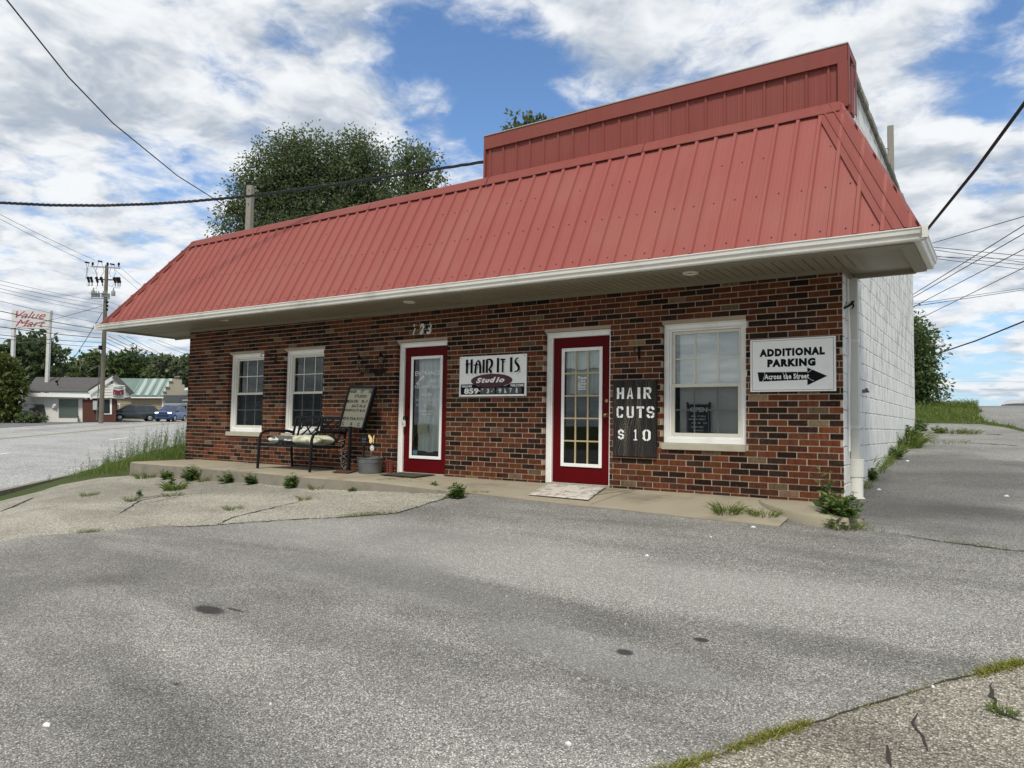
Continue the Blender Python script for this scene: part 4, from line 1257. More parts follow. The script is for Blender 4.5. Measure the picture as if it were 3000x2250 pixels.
mb.add([fy2(c2-.062, Z2(.652)), fy2(c2-.04, Z2(.645)), fy2(c2-.04, Z2(.650)), fy2(c2+.062, Z2(.650)), fy2(c2+.062, Z2(.655)), fy2(c2-.04, Z2(.655)), fy2(c2-.04, Z2(.660))], [(0, 1, 2, 3, 4, 5, 6)])
mb.build('glass_lettering', M['letter_white'], dr2)
# faded street number painted above the left-hand door
def faded(name, c):
    m, g_, b = mat(name)
    ob = g_.node('ShaderNodeTexCoord').outputs['Object']
    n = g_.smooth(g_.noise(g_.mapping(ob, scl=(1, 1, .7)), 11, 6, 0.6), 0.405, 0.46)
    b.inputs['Base Color'].default_value = (*c, 1); g_.link(n, b.inputs['Alpha'])
    return m
M['faded_white'] = faded('flaking_white_paint', (0.62, 0.62, 0.58))
mb = MB()
fw_ = lambda u, v: (u, -0.004, v)
text_fit(mb, '7', 6.15, 6.25, 2.17, 2.345, fw_, shear=.25, offset=.05)
text_fit(mb, '2', 6.29, 6.40, 2.17, 2.345, fw_, shear=.12, offset=.07)
text_fit(mb, '3', 6.44, 6.545, 2.165, 2.34, fw_, shear=.1, offset=.045)
mb.build('house_number', M['faded_white'], shop)
# tap on the block wall
p = on(2528, 1146, 0, W+.01)
mb = MB(); mb.tube([(W, p.y, p.z), (W+.05, p.y, p.z)], .022, 10); mb.tube([(W+.05, p.y, p.z), (W+.075, p.y-.02, p.z-.01)], .013, 8); mb.sphere((W+.05, p.y, p.z+.02), .02, 8, 6)
mb.build('wall_tap', M['galv'], side, smooth=True)

# ------------------------------------------------------------------ curtains behind the door glass
def drape(x0, x1, z0, z1, y, folds, amp, m, name, flare=0.0, N=70):
    mb = MB(); rows_ = 14
    for j in range(rows_+1):
        t = j/rows_; z = z1+(z0-z1)*t
        for i in range(N+1):
            u = i/N
            x = x0+(x1-x0)*u; xm = (x0+x1)/2
            x = xm+(x-xm)*(1+flare*t)
            yy = y+amp*(0.35+.65*t)*math.sin(u*folds*6.283+1.2*math.sin(u*9+t))+.4*amp*math.sin(u*folds*14+t*2)
            mb.v.append((x, yy, z+.012*math.sin(u*11)*t))
    for j in range(rows_):
        for i in range(N):
            a = j*(N+1)+i; mb.face((a, a+1, a+N+2, a+N+1))
    return mb.build(name, m, smooth=True)
ga, gb, gz0, gz1, yl = j1[:5]
o = drape(ga+.06, gb-.0, gz0+.10, gz1-.02, yl+.10, 4.5, .022, M['curtain'], 'door_curtain', .06)
tag(o, 'long white curtain hanging inside the left red door with shop lettering', 'curtain')
ga2, gb2, gz02, gz12, yl2 = j2[:5]
o = drape(ga2-.02, gb2+.02, gz12-.27, gz12+.02, yl2+.06, 3.2, .016, M['curtain'], 'valance_curtain', .0)
tag(o, 'short gathered white valance at the top of the right red door', 'curtain')
o = drape(ga2-.02, gb2+.02, gz12-.62, gz12-.02, yl2+.13, 2.1, .02, M['curtain_dim'], 'door_curtain', .0)
tag(o, 'dim grey sheet hanging behind the paned glass of the right red door', 'curtain')
mb = MB(); mb.box(ga+.13, ga+.335, yl+.0135, yl+.0145, gz0+.385, gz0+.545); o = mb.build('paper_notice', M['paper'])
tag(o, 'tan paper notice taped inside the glass of the left red door', 'notice')
mb = MB(); cx_ = (ga+gb)/2+.015; z0_ = tz(.42)
mb.add([(cx_-.028, yl+.02, z0_), (cx_+.028, yl+.02, z0_), (cx_+.034, yl+.02, z0_+.10), (cx_+.012, yl+.02, z0_+.21), (cx_-.012, yl+.02, z0_+.21), (cx_-.034, yl+.02, z0_+.10)], [(0, 1, 2, 3, 4, 5)])
t_ = mb.build('door_hanger', M['paper']); tag(t_, 'narrow pointed door hanger with cord behind the left door glass', 'door hanger')
mb = MB()
for k in range(7): mb.box(cx_-.012+.004*(k % 3), cx_+.008+.004*(k % 2), yl+.0175, yl+.019, z0_+.025+.02*k, z0_+.033+.02*k)
mb.build('hanger_pattern', M['sign_black'], t_)
mb = MB(); mb.tube([(cx_-.01, yl+.02, z0_+.21), (cx_-.005, yl+.02, z0_+.38)], .003, 5); mb.sphere((cx_-.005, yl+.024, z0_+.40), .028, 10, 6, (1, .3, 1.2)); mb.build('cord', M['muntin'], t_)
mb = MB(); mb.box(ga+.035, ga+.13, yl+.0135, yl+.0145, gz0+.045, gz0+.115); o = mb.build('window_sticker', plain('pale_blue_sticker', (0.35, 0.52, 0.66), .5))
tag(o, 'pale blue sticker in the bottom corner of the left door glass', 'sticker')
# key box hanging from the knob of the left door
kx, kz = j1[5]+.055, .87
t_ = thing('key_lockbox', 'small white key lockbox hanging from the knob of the left red door', 'lockbox', (kx, j1[4]-.07, kz-.14))
mb = MB(); mb.box(-.028, .028, -.018, .018, 0, .095); mb.build('lockbox_body', M['white_plastic'], t_, bevel=.006)
mb = MB(); mb.tube([(-.019, 0, .09), (-.019, 0, .135), (-.01, 0, .15), (.01, 0, .15), (.019, 0, .135), (.019, 0, .09)], .0045, 6); mb.build('shackle', M['galv'], t_, smooth=True)
mb = MB(); mb.box(-.012, .012, -.0205, -.0182, .03, .05); mb.tube([(0, -.0182, .07), (0, -.021, .07)], .006, 8); mb.build('keypad', M['sign_black'], t_)

# ------------------------------------------------------------------ wall signs
def sign_root(name, label, cat, x0, z0, y=-.004): return thing(name, label, cat, (x0, y, z0))
# salon sign
x0, x1, z0, z1 = 7.127, 8.322, 1.191, 1.784; w_, h_ = x1-x0, z1-z0
t_ = sign_root('salon_sign', 'white salon sign reading Hair It Is Studio with a maroon oval, between the doors', 'sign', x0, z0)
mb = MB(); mb.box(0, w_, -.018, 0, 0, h_); mb.build('sign_panel', M['sign_white'], t_, bevel=.002)
Y1, Y2, Y3 = -.0195, -.0205, -.0215
UV = lambda a, b: (a*w_, b*h_)
def on_y(y): return lambda u, v: (u*w_, y, v*h_)
def lt(s_, c0, c1, b0, b1, mb, y, **kw): text_fit(mb, s_, c0, c1, b0, b1, on_y(y), **kw)
def poly_on(mb, y, pts_): mb.add([(u*w_, y, v*h_) for u, v in pts_], [tuple(range(len(pts_)))])
strokes = []                                 # tall thick-and-thin capitals
def bar2(mb, y, a, b, w): poly_on(mb, y, [(a[0]-w/2, a[1]), (a[0]+w/2, a[1]), (b[0]+w/2, b[1]), (b[0]-w/2, b[1])])
def arc2(mb, y, pts_, ws):
    P_ = [Vector((p[0]*w_, p[1]*h_)) for p in pts_]
    for i in range(len(P_)-1):
        a, b = P_[i], P_[i+1]; d = (b-a).normalized(); n = Vector((-d.y, d.x))
        wa, wb = ws[i]*.6, ws[i+1]*.6
        e = d*.004
        q = [a-e+n*wa, a-e-n*wa, b+e-n*wb, b+e+n*wb]
        mb.add([(p.x, y, p.y) for p in q], [(0, 1, 2, 3)])
def hair_caps(mb, y, du=0.0, dv=0.0):
    S_ = lambda p: (p[0]+du, p[1]+dv)
    T_, B_ = .925, .575
    thick = .036
    for cx in (.118, .190, .375, .425): bar2(mb, y, S_((cx, B_)), S_((cx, T_ if cx < .3 else .905)), thick)
    arc2(mb, y, [S_((.095, .805)), S_((.125, .815)), S_((.19, .81))], [.010, .016, .012])
    arc2(mb, y, [S_((.248, B_)), S_((.255, .75)), S_((.27, .85)), S_((.292, .895))], [.034, .03, .022, .012])
    arc2(mb, y, [S_((.288, .895)), S_((.312, .85)), S_((.324, .74)), S_((.327, B_))], [.014, .03, .036, .036])
    arc2(mb, y, [S_((.222, .775)), S_((.25, .785)), S_((.325, .785))], [.01, .016, .012])
    arc2(mb, y, [S_((.425, .90)), S_((.465, .905)), S_((.497, .87)), S_((.502, .80)), S_((.485, .72)), S_((.452, .655))], [.016, .02, .034, .036, .03, .014])
    arc2(mb, y, [S_((.452, .655)), S_((.475, .63)), S_((.493, B_))], [.014, .034, .036])
    bar2(mb, y, S_((.590, B_)), S_((.590, .93)), thick)
    bar2(mb, y, S_((.660, B_)), S_((.660, .90)), .027); arc2(mb, y, [S_((.622, .878)), S_((.64, .89)), S_((.695, .885))], [.008, .022, .016])
    bar2(mb, y, S_((.783, B_)), S_((.783, .93)), thick)
    arc2(mb, y, [S_((.884, .905)), S_((.862, .895)), S_((.842, .85)), S_((.846, .80)), S_((.872, .745)), S_((.893, .69)), S_((.893, .64)), S_((.87, .595)), S_((.83, .575))], [.010, .016, .022, .030, .036, .034, .028, .018, .010])
mb = MB(); hair_caps(mb, Y1, .018, -.055); mb.build('letter_shadow', M['sign_grey'], t_)
mb = MB(); hair_caps(mb, Y2); mb.build('sign_lettering', M['sign_black'], t_)
mb = MB(); poly_on(mb, Y1, [(.025, .045), (.975, .045), (.975, .305), (.78, .305), (.70, .25), (.30, .25), (.225, .305), (.025, .305)]); mb.build('phone_strip', M['sign_black'], t_)
mb = MB()
for a, b in ((.335, .545), (.575, .93)): poly_on(mb, Y2, [(a, .055), (b, .055), (b+.01, .13), (b, .21), (a, .21), (a-.005, .12)])
mb.build('faded_phone_strip', M['faded_grey'], t_)
mb = MB(); poly_on(mb, Y2, [(.495+.31*math.cos(6.283*k/48), .385+.165*math.sin(6.283*k/48)) for k in range(48)]); mb.build('maroon_oval', M['sign_maroon'], t_)
mb = MB()
lt('S', .262, .355, .33, .46, mb, Y3, shear=.35, offset=.05); lt('t', .350, .405, .33, .455, mb, Y3, shear=.35, offset=.05)
lt('u', .400, .475, .335, .42, mb, Y3, shear=.35, offset=.05); lt('d', .47, .565, .335, .47, mb, Y3, shear=.35, offset=.05)
lt('i', .562, .617, .335, .465, mb, Y3, shear=.35, offset=.05); lt('o', .61, .69, .335, .425, mb, Y3, shear=.35, offset=.05)
lt('WALK-INS', .04, .20, .225, .285, mb, Y2, offset=.035); lt('WELCOME', .775, .965, .225, .285, mb, Y2, offset=.035)
lt('859', .082, .305, .065, .205, mb, Y2, offset=.035); poly_on(mb, Y2, [(.312, .125), (.342, .125), (.342, .145), (.312, .145)])
mb.build('white_lettering', M['letter_white'], t_)
mb = MB()
for s_, a, b in (('7', .352, .378), ('3', .425, .468), ('4', .498, .545), ('9', .604, .648), ('1', .692, .72), ('7', .765, .798), ('1', .855, .88)):
    lt(s_, a, b, .075, .19, mb, Y3, offset=.05)
poly_on(mb, Y3, [(.558, .125), (.59, .125), (.59, .143), (.558, .143)])
mb.build('flaking_digits', faded('flaking_digits', (.6, .61, .6)), t_)
mb = MB()
for u, v in ((.026, .955), (.972, .955), (.02, .022), (.975, .022)): mb.tube([(u*w_, -.018, v*h_), (u*w_, -.0225, v*h_)], .006, 8)
build_each(mb, 'screw', M['iron'], t_)
# plank sign HAIR CUTS $10
x0, x1, z0, z1 = 9.675, 10.27, .412, 1.372; w_, h_ = x1-x0, z1-z0
t_ = sign_root('plank_sign', 'dark weathered plank sign stencilled HAIR CUTS $10 beside the right door', 'sign', x0, z0)
def plank_mat():
    m, g_, b = mat('charred_wood_grain')
    ob = g_.node('ShaderNodeTexCoord').outputs['Object']
    sp_ = g_.node('ShaderNodeSeparateXYZ'); g_.link(ob, sp_.inputs[0])
    knot = g_.vmath('LENGTH', g_.mapping(g_.vmath('SUBTRACT', ob, (.17, 0, .33)), scl=(1, 0, .62)))
    push = g_.math('MULTIPLY', g_.smooth(knot, 0.0, .20, 1, 0), 0.07)
    sgn = g_.math('SUBTRACT', sp_.outputs[0], .17)
    xx = g_.math('ADD', sp_.outputs[0], g_.math('MULTIPLY', push, g_.math('SIGN', sgn)))
    warp = g_.noise(g_.mapping(ob, scl=(3.0, 1, 1.5)), 1.0, 4, .55)
    v = g_.math('ADD', xx, g_.math('MULTIPLY', warp, .16))
    fine = g_.math('SINE', g_.math('MULTIPLY', v, 330.0))
    rings = g_.math('SINE', g_.math('MULTIPLY', knot, 300.0))
    fine = g_.math('ADD', fine, g_.math('MULTIPLY', rings, g_.smooth(knot, .03, .09, 1, 0)))
    bands = g_.noise(g_.mapping(ob, scl=(9, 1, .9)), 1.0, 6, .65)
    grit = g_.noise(ob, 60, 5, .7)
    k = g_.math('ADD', g_.math('MULTIPLY', fine, .13), g_.math('ADD', g_.math('MULTIPLY', bands, .85), g_.math('MULTIPLY', grit, .16)))
    c = g_.ramp(k, [(0.40, (.003, .003, .004)), (.52, (.008, .0075, .007)), (.62, (.045, .039, .032)), (.78, (.15, .128, .10))])
    g_.link(c, b.inputs['Base Color']); b.inputs['Roughness'].default_value = .85
    g_.link(g_.bump(fine, .5, .003), b.inputs['Normal'])
    return m
mb = MB()
edge_l = [(0.004*noise.noise(Vector((0, z*6, 0))), z) for z in np.linspace(0, h_, 25)]
edge_r = [(w_+0.004*noise.noise(Vector((5, z*6, 0))), z) for z in np.linspace(h_, 0, 25)]
mb.prism(edge_l+edge_r, lambda u, v, d: (u, d, v), -.035, 0); mb.build('plank', plank_mat(), t_)
mb = MB(); ys = -.0362
def st(poly): mb.add([(u*w_, ys, v*h_) for u, v in poly], [tuple(range(len(poly)))])
def stencil(ch, u0, u1, v0, v1):
    U = lambda a: u0+(u1-u0)*a
    V = lambda b: v0+(v1-v0)*b
    q = lambda *p: st([(U(a), V(b)) for a, b in p])
    if ch == 'H': q((0, 0), (.33, 0), (.33, 1), (0, 1)); q((.67, 0), (1, 0), (1, 1), (.67, 1)); q((.36, .42), (.64, .42), (.64, .58), (.36, .58))
    if ch == 'A': q((0, 0), (.28, 0), (.52, .95), (.40, 1)); q((.72, 0), (1, 0), (.66, 1), (.56, .96)); q((.38, .2), (.68, .2), (.64, .36), (.42, .36))
    if ch == 'I': q((.1, 0), (.9, 0), (.9, 1), (.1, 1))
    if ch == 'R': q((0, 0), (.3, 0), (.3, 1), (0, 1)); q((.36, .8), (.36, 1), (.8, 1), (1, .88), (1, .60), (.86, .48), (.68, .44), (.68, .60), (.72, .76), (.66, .8)); q((.36, .42), (.36, .56), (.66, .46), (1, 0), (.7, 0))
    if ch == 'C': q((0, .12), (.28, .2), (.28, .8), (.0, .9)); q((.06, .95), (.32, .82), (.44, .82), (.44, 1), (.2, 1)); q((.52, .82), (.7, .82), (.7, .7), (1, .7), (1, .9), (.84, 1), (.52, 1)); q((.06, .06), (.2, 0), (.44, 0), (.44, .16), (.3, .17)); q((.52, 0), (.84, 0), (1, .1), (1, .3), (.7, .3), (.7, .17), (.52, .17))
    if ch == 'U': q((0, .16), (.3, .2), (.3, 1), (0, 1)); q((.7, .2), (1, .16), (1, 1), (.7, 1)); q((.02, .12), (.2, 0), (.47, 0), (.47, .16), (.3, .17)); q((.53, 0), (.8, 0), (.98, .12), (.7, .17), (.53, .16))
    if ch == 'T': q((.34, 0), (.66, 0), (.66, .8), (.34, .8)); q((0, .8), (0, 1), (.48, 1), (.48, .83), (.3, .83)); q((.52, .83), (.52, 1), (1, 1), (1, .8), (.7, .83))
    if ch in 'S$': q((.0, .62), (.3, .62), (.3, .78), (.46, .83), (.46, 1), (.2, 1), (0, .86)); q((.54, .83), (.7, .78), (.7, .7), (1, .7), (1, .86), (.8, 1), (.54, 1)); q((.02, .58), (.2, .46), (.68, .38), (.72, .28), (1, .24), (1, .42), (.82, .54), (.32, .58)); q((1, .2), (.72, .24), (.70, .18), (.54, .16), (.54, 0), (.82, 0), (1, .14)); q((.46, .16), (.3, .2), (.3, .3), (0, .3), (0, .14), (.2, 0), (.46, 0))
    if ch == '$': q((.42, 1.0), (.58, 1.0), (.58, 1.1), (.42, 1.1)); q((.42, -.1), (.58, -.1), (.58, 0), (.42, 0))
    if ch == '1': q((.36, .1), (.68, .1), (.68, 1), (.5, 1), (.1, .86), (.1, .76), (.36, .8)); q((0, 0), (1, 0), (1, .1), (0, .1))
    if ch == '0': q((0, .2), (.22, .05), (.46, 0), (.46, .14), (.3, .2), (.3, .8), (.46, .86), (.46, 1), (.22, .95), (0, .8)); q((.54, 0), (.78, .05), (1, .2), (1, .8), (.78, .95), (.54, 1), (.54, .86), (.7, .8), (.7, .2), (.54, .14))
for ch, a, b, lo, hi in (('H', .09, .26, .755, .905), ('A', .325, .475, .755, .905), ('I', .565, .645, .755, .905), ('R', .71, .885, .755, .905),
                         ('C', .09, .245, .505, .655), ('U', .325, .49, .505, .655), ('T', .555, .725, .505, .655), ('S', .785, .955, .505, .655),
                         ('$', .125, .265, .225, .345), ('1', .49, .575, .21, .355), ('0', .695, .875, .205, .355)):
    stencil(ch, a, b, lo, hi)
m_, g_, b_ = mat('worn_stencil_paint')
ob = g_.node('ShaderNodeTexCoord').outputs['Object']
b_.inputs['Base Color'].default_value = (.82, .82, .79, 1); b_.inputs['Roughness'].default_value = .6
g_.link(g_.smooth(g_.noise(g_.mapping(ob, scl=(3.2, 1, .8)), 18, 6, .65), .36, .41), b_.inputs['Alpha'])
mb.build('stencil_lettering', m_, t_)
# parking sign
x0, x1, z0, z1 = 11.419, 12.336, 1.205, 1.805; w_, h_ = x1-x0, z1-z0
t_ = sign_root('parking_sign', 'white sign reading ADDITIONAL PARKING with a black arrow, near the right corner', 'sign', x0, z0)
mb = MB(); mb.box(0, w_, -.022, 0, 0, h_); mb.build('sign_panel', M['sign_white'], t_, bevel=.003)
mb = MB(); Y1, Y2 = -.0232, -.0242
for a, b, c, d in ((.022, .978, .028, .034), (.022, .978, .966, .972), (.022, .026, .034, .966), (.974, .978, .034, .966)): poly_on(mb, Y1, [(a, c), (b, c), (b, d), (a, d)])
mb.build('border_line', M['sign_black'], t_)
mb = MB()
lt('ADDITIONAL', .115, .88, .665, .815, mb, Y1, offset=.075, space=1.22); lt('PARKING', .21, .775, .465, .615, mb, Y1, offset=.075, space=1.22)
mb.build('sign_lettering', M['sign_black'], t_)
mb = MB(); poly_on(mb, Y1, [(.09, .375), (.11, .195), (.68, .215), (.68, .11), (.905, .275), (.68, .44), (.68, .36)]); mb.build('arrow', M['sign_black'], t_)
mb = MB(); lt('Across the Street', .175, .70, .235, .335, mb, Y2, offset=.03, space=1.12)
for pl in (((.175, .372), (.18, .33), (.17, .28), (.155, .20)), ((.395, .37), (.40, .335), (.41, .31)), ((.43, .37), (.43, .33), (.44, .28), (.455, .205)), ((.57, .368), (.565, .33), (.575, .26), (.58, .212)), ((.255, .20), (.258, .245)), ((.685, .345), (.70, .36), (.735, .40)), ((.69, .25), (.71, .225), (.75, .19))):
    arc2(mb, Y2, pl, [.0035]*len(pl))
mb.build('white_lettering', M['letter_white'], t_)

# OPEN letter board inside the right-hand window
a, b, c, d, mid, d0 = i3
x0, x1, z0, z1 = a+.168, a+.475, c+.015, c+.405; w_, h_ = x1-x0, z1-z0
t_ = thing('open_letterboard', 'black OPEN hours letter board standing inside the right window', 'letter board', (x0, d0+.108, z0))
mb = MB(); mb.box(.02, w_-.02, -.006, .006, 0, h_-.01); mb.build('board', M['black_metal'], t_)
M['chrome'] = plain('dull_chrome', (.30, .32, .33), .3, .9)
mb = MB()
for u in (.012, w_-.012): mb.tube([(u, -.004, 0), (u, -.004, h_-.012)], .009, 8); mb.sphere((u, -.004, h_), .018, 8, 6)
mb.box(.02, w_-.02, -.01, .0, h_-.03, h_-.012)
mb.build('board_frame', M['black_metal'], t_, smooth=True)
mb = MB()
for u in (.0225, w_-.0235): mb.box(u-.0015, u+.0015, -.0135, -.0125, .01, h_-.04)
mb.build('edge_strip', M['chrome'], t_)
mb = MB(); yy = -.0075
mb.mi = 0; lt('OPEN', .14, .87, .73, .88, mb, yy, offset=.055)
mb.build('open_lettering', plain('pale_blue_letters', (.80, .88, .92), .5), t_)
mb = MB()
for s_, a_, b_, lo, hi in (('OPEN 9 TILL6', .20, .80, .575, .615), ('MONDAY-FRIDAY', .12, .82, .475, .515), ('SAT AR   9-3', .22, .84, .36, .40), ('CLOSED SUN', .18, .70, .235, .275), ('734-9171', .30, .70, .125, .165)):
    lt(s_, a_, b_, lo, hi+.012, mb, yy, offset=.03)
mb.build('board_lettering', M['letter_white'], t_)
# neon sign, unlit, behind the left window
a, b, c, d, mid, d0 = i1
mb = MB(); w_, h_ = 1, 1
text_fit(mb, 'OPEN', a+.38, b-.08, 1.02, 1.16, lambda u, v: (u, d0+.134, v), offset=.01)
o = mb.build('neon_sign', plain('dim_neon_tube', (.20, .24, .30), .4)); tag(o, 'unlit neon OPEN sign behind the lower pane of the leftmost window', 'neon sign')

# ------------------------------------------------------------------ wall ironwork
def scroll(c, r0, turns, y, N=26, s0=0.0, sgn=1):
    return [(c[0]+r0*(1-i/N*.75)*math.cos(s0+sgn*turns*6.283*i/N), y, c[1]+r0*(1-i/N*.75)*math.sin(s0+sgn*turns*6.283*i/N)) for i in range(N+1)]
t_ = thing('lantern_plaque', 'wrought iron welcome plaque with two small lanterns on the brick left of the left door', 'wall ornament', (4.97, -.01, 1.60))
mb = MB()
mb.tube([(.05, -.02, .0), (.64, -.02, .0)], .006, 6); mb.tube([(.02, -.02, .10), (.66, -.02, .11)], .005, 6)
for k in range(6): mb.tube(scroll((.12+.09*k, .045), .045, 1.1, -.02, 18, k, 1 if k % 2 else -1), .0045, 5)
for xx in (.05, .35, .63): mb.tube([(xx, 0, .04), (xx, -.02, .04)], .007, 6)
for xx in (.10, .60): mb.tube([(xx, -.02, .0), (xx, -.06, .05), (xx, -.09, .10)], .006, 6)
mb.build('scroll_bracket', M['iron'], t_, smooth=True)
mb = MB(); text_fit(mb, 'Welcome', .18, .52, .012, .085, lambda u, v: (u, -.028, v), shear=.3, offset=.01); mb.build('lettering', M['iron'], t_)
for xx, hh in ((.10, .0), (.60, .02)):
    mb = MB(); cx, cy, z = xx, -.09, .10+hh
    for sx in (-1, 1):
        for sy in (-1, 1): mb.tube([(cx+sx*.028, cy+sy*.028, z), (cx+sx*.045, cy+sy*.045, z+.12)], .005, 5)
    mb.box(cx-.03, cx+.03, cy-.03, cy+.03, z-.008, z); mb.lathe([(.066, .12), (.064, .13), (.03, .165), (.012, .18), (.010, .20), (.0, .205)], (cx, cy, z), 4)
    lo = mb.build('lantern', M['iron'], t_)
    mb = MB(); mb.lathe([(.022, .0), (.036, .118)], (cx, cy, z), 4); mb.build('lantern_glass', plain('smoky_glass', (.16, .13, .10), .2), lo)
def hook(name, label, x, z, L_, rise):
    t_ = thing(name, label, 'plant hook', (x, 0, z))
    mb = MB(); mb.box(-.012, .012, -.008, 0, -.11, .05)
    mb.build('back_plate', M['iron'], t_)
    mb = MB(); mb.tube([(0, -.008, .03), (0, -L_*.7, .035+rise), (0, -L_, .03+rise), (0, -L_-.03, .005+rise), (0, -L_-.02, -.03+rise), (0, -L_+.01, -.025+rise)], .006, 6)
    mb.tube([(0, -.008, -.09), (0, -L_*.35, -.05), (0, -L_*.5, .025+rise*.6)], .005, 6)
    mb.build('hook_arm', M['iron'], t_, smooth=True)
hook('plant_hook', 'black iron plant hook on the brick between the two left windows', 2.80, 1.97, .30, .0)
hook('plant_hook', 'short iron plant bracket on the brick above the plank sign', 10.02, 1.75, .13, .0)
p = on(2486, 898, 0, W+.03)
t_ = thing('hose_hook', 'black iron hook sticking out of the white corner beside the downspout', 'hook', (W, .16, p.z))
mb = MB(); mb.tube([(-.005, -.1, -.04), (.02, -.04, -.02), (.05, .05, .02), (.065, .10, .05), (.075, .085, .0), (.06, .06, -.03)], [.014, .013, .016, .012, .009, .005], 8); mb.tube([(.05, .05, .02), (.07, .03, .05), (.085, .06, .055)], .009, 6)
mb.build('hook_arm', M['iron'], t_, smooth=True)

# ------------------------------------------------------------------ bench with two cushions
BX, BYb, BYf = 3.57, -.17, -.88
t_ = thing('metal_bench', 'black metal garden bench with lattice back under the second window', 'bench', (BX, 0, 0))
bm_ = M['black_metal']
Lb = 1.30
def seat_z(y): return .40
mb = MB()
mb.bar((.0, -.80, .395), (Lb, -.80, .395), .05, .045); mb.bar((.03, -.22, .375), (Lb-.03, -.22, .375), .04, .04)
for k in range(13): mb.bar((.05+k*(Lb-.1)/12, -.80, .405), (.05+k*(Lb-.1)/12, -.22, .385), .045, .008)
mb.bar((.0, -.80, .395), (.0, -.22, .375), .035, .04); mb.bar((Lb, -.80, .395), (Lb, -.22, .375), .035, .04)
mb.build('seat', bm_, t_)
for xx in (0.0, Lb):
    mb = MB(); mb.tube([(xx, BYf, 0), (xx, BYf+.01, .30), (xx, BYf+.02, .50), (xx, BYf+.05, .575), (xx, BYf+.12, .615), (xx, BYf+.22, .625), (xx, -.30, .62), (xx, -.20, .60)], .023, 8)
    mb.build('armrest', bm_, t_, smooth=True)
    mb = MB(); mb.tube([(xx, -.17, 0), (xx, -.20, .25), (xx, -.205, .40), (xx, -.16, .62), (xx, -.11, .86)], .021, 8); mb.build('rear_leg', bm_, t_, smooth=True)
def bp(u, v):                                 # on the leaning backrest, u 0..1 across, v 0..1 up
    return (Lb*u, -.205+.095*v, .46+.40*v)
bk_ = MB()
bk_.bar(bp(0, 1), bp(1, 1), .035, .04); bk_.bar(bp(0, 0), bp(1, 0), .03, .03)
for u in (.10, .47, .53, .90): bk_.bar(bp(u, 0), bp(u, 1), .03, .022)
bo = bk_.build('backrest', bm_, t_)
lat = MB()
def lb_(a, b_): lat.bar(bp(*a), bp(*b_), .024, .012)
for o0_, o1_ in ((.10, .47), (.53, .90)):
    q = lambda u, v: (o0_+(o1_-o0_)*u, v)
    lb_(q(0.05, 1), q(.95, 0)); lb_(q(0, .05), q(1, .98))
    lb_(q(.28, .72), q(.0, .40)); lb_(q(.72, .28), q(1.0, .6)); lb_(q(.5, .5), q(.25, .25)); lb_(q(.62, 1), q(.28, .66)); lb_(q(.38, 0), q(.72, .34)); lb_(q(.0, .62), q(.15, .48)); lb_(q(1, .4), q(.85, .52))
lat.build('lattice', bm_, bo)
def cushion(c, sx, sy, sz, m, name, seed, rot=0):
    mb = MB(); N, K = 26, 14
    for i in range(N):
        for j in range(K+1):
            th = 6.283*i/N; ph = math.pi*j/K-math.pi/2
            cx = math.copysign(abs(math.cos(th))**.45, math.cos(th)); sx_ = math.copysign(abs(math.sin(th))**.45, math.sin(th))
            r_ = math.cos(ph)**.55 if math.cos(ph) > 0 else 0
            n_ = 1+.10*noise.noise(Vector((cx*2+seed, sx_*2, ph*1.5)))
            x, y, z = sx*cx*r_*n_, sy*sx_*r_*n_, sz*math.sin(ph)*n_*(1-.25*(abs(cx)*r_)**3)
            mb.v.append((c[0]+x*math.cos(rot)-y*math.sin(rot), c[1]+x*math.sin(rot)+y*math.cos(rot), c[2]+z+.012*noise.noise(Vector((x*9+seed, y*9, 0)))))
    for i in range(N):
        i2 = (i+1) % N
        for j in range(K): mb.face((i*(K+1)+j, i2*(K+1)+j, i2*(K+1)+j+1, i*(K+1)+j+1))
    return mb.build(name, m, smooth=True)
m_, g_, b_ = mat('white_cloth_with_grey_patches')
ob = g_.node('ShaderNodeTexCoord').outputs['Object']
f = g_.smooth(g_.noise(g_.mapping(ob, scl=(4.2, 6, 6)), 1.0, 3, .5, .5), .495, .525)
c_ = g_.mix(f, (.60, .60, .52), g_.mix(g_.noise(ob, 45, 4, .6), (.045, .043, .043), (.12, .115, .115)))
c_ = g_.mix(g_.smooth(g_.noise(ob, 5, 4, .6), .58, .68, 0, .5), c_, (.33, .36, .16))
g_.link(c_, b_.inputs['Base Color']); b_.inputs['Roughness'].default_value = .95
g_.link(g_.bump(g_.noise(ob, 14, 4, .6), .6, .02), b_.inputs['Normal'])
o = cushion((BX+.40, -.53, .475), .36, .26, .075, m_, 'patterned_cushion', 3, .05); tag(o, 'crumpled white cushion with grey patches on the left of the bench', 'cushion')
m_, g_, b_ = mat('mildewed_cream_cloth')
ob = g_.node('ShaderNodeTexCoord').outputs['Object']
f = g_.smooth(g_.noise(ob, 6, 5, .65), .46, .66, 0, .85)
sx_ = g_.node('ShaderNodeSeparateXYZ'); g_.link(ob, sx_.inputs[0])
f = g_.math('MULTIPLY', f, g_.smooth(sx_.outputs[0], BX+.62, BX+.95, .25, 1))
c_ = g_.mix(f, (.58, .57, .44), (.17, .19, .06))
c_ = g_.mix(g_.smooth(g_.voro(ob, 22), .10, .06, 0, .8), c_, (.06, .06, .06))
g_.link(c_, b_.inputs['Base Color']); b_.inputs['Roughness'].default_value = .95
o = cushion((BX+.93, -.52, .478), .32, .26, .085, m_, 'mildewed_cushion', 8, -.03); tag(o, 'puffy cream cushion with green mildew on the right of the bench', 'cushion')
mb = MB()                                     # tangle of cord beside the bench
P_ = []
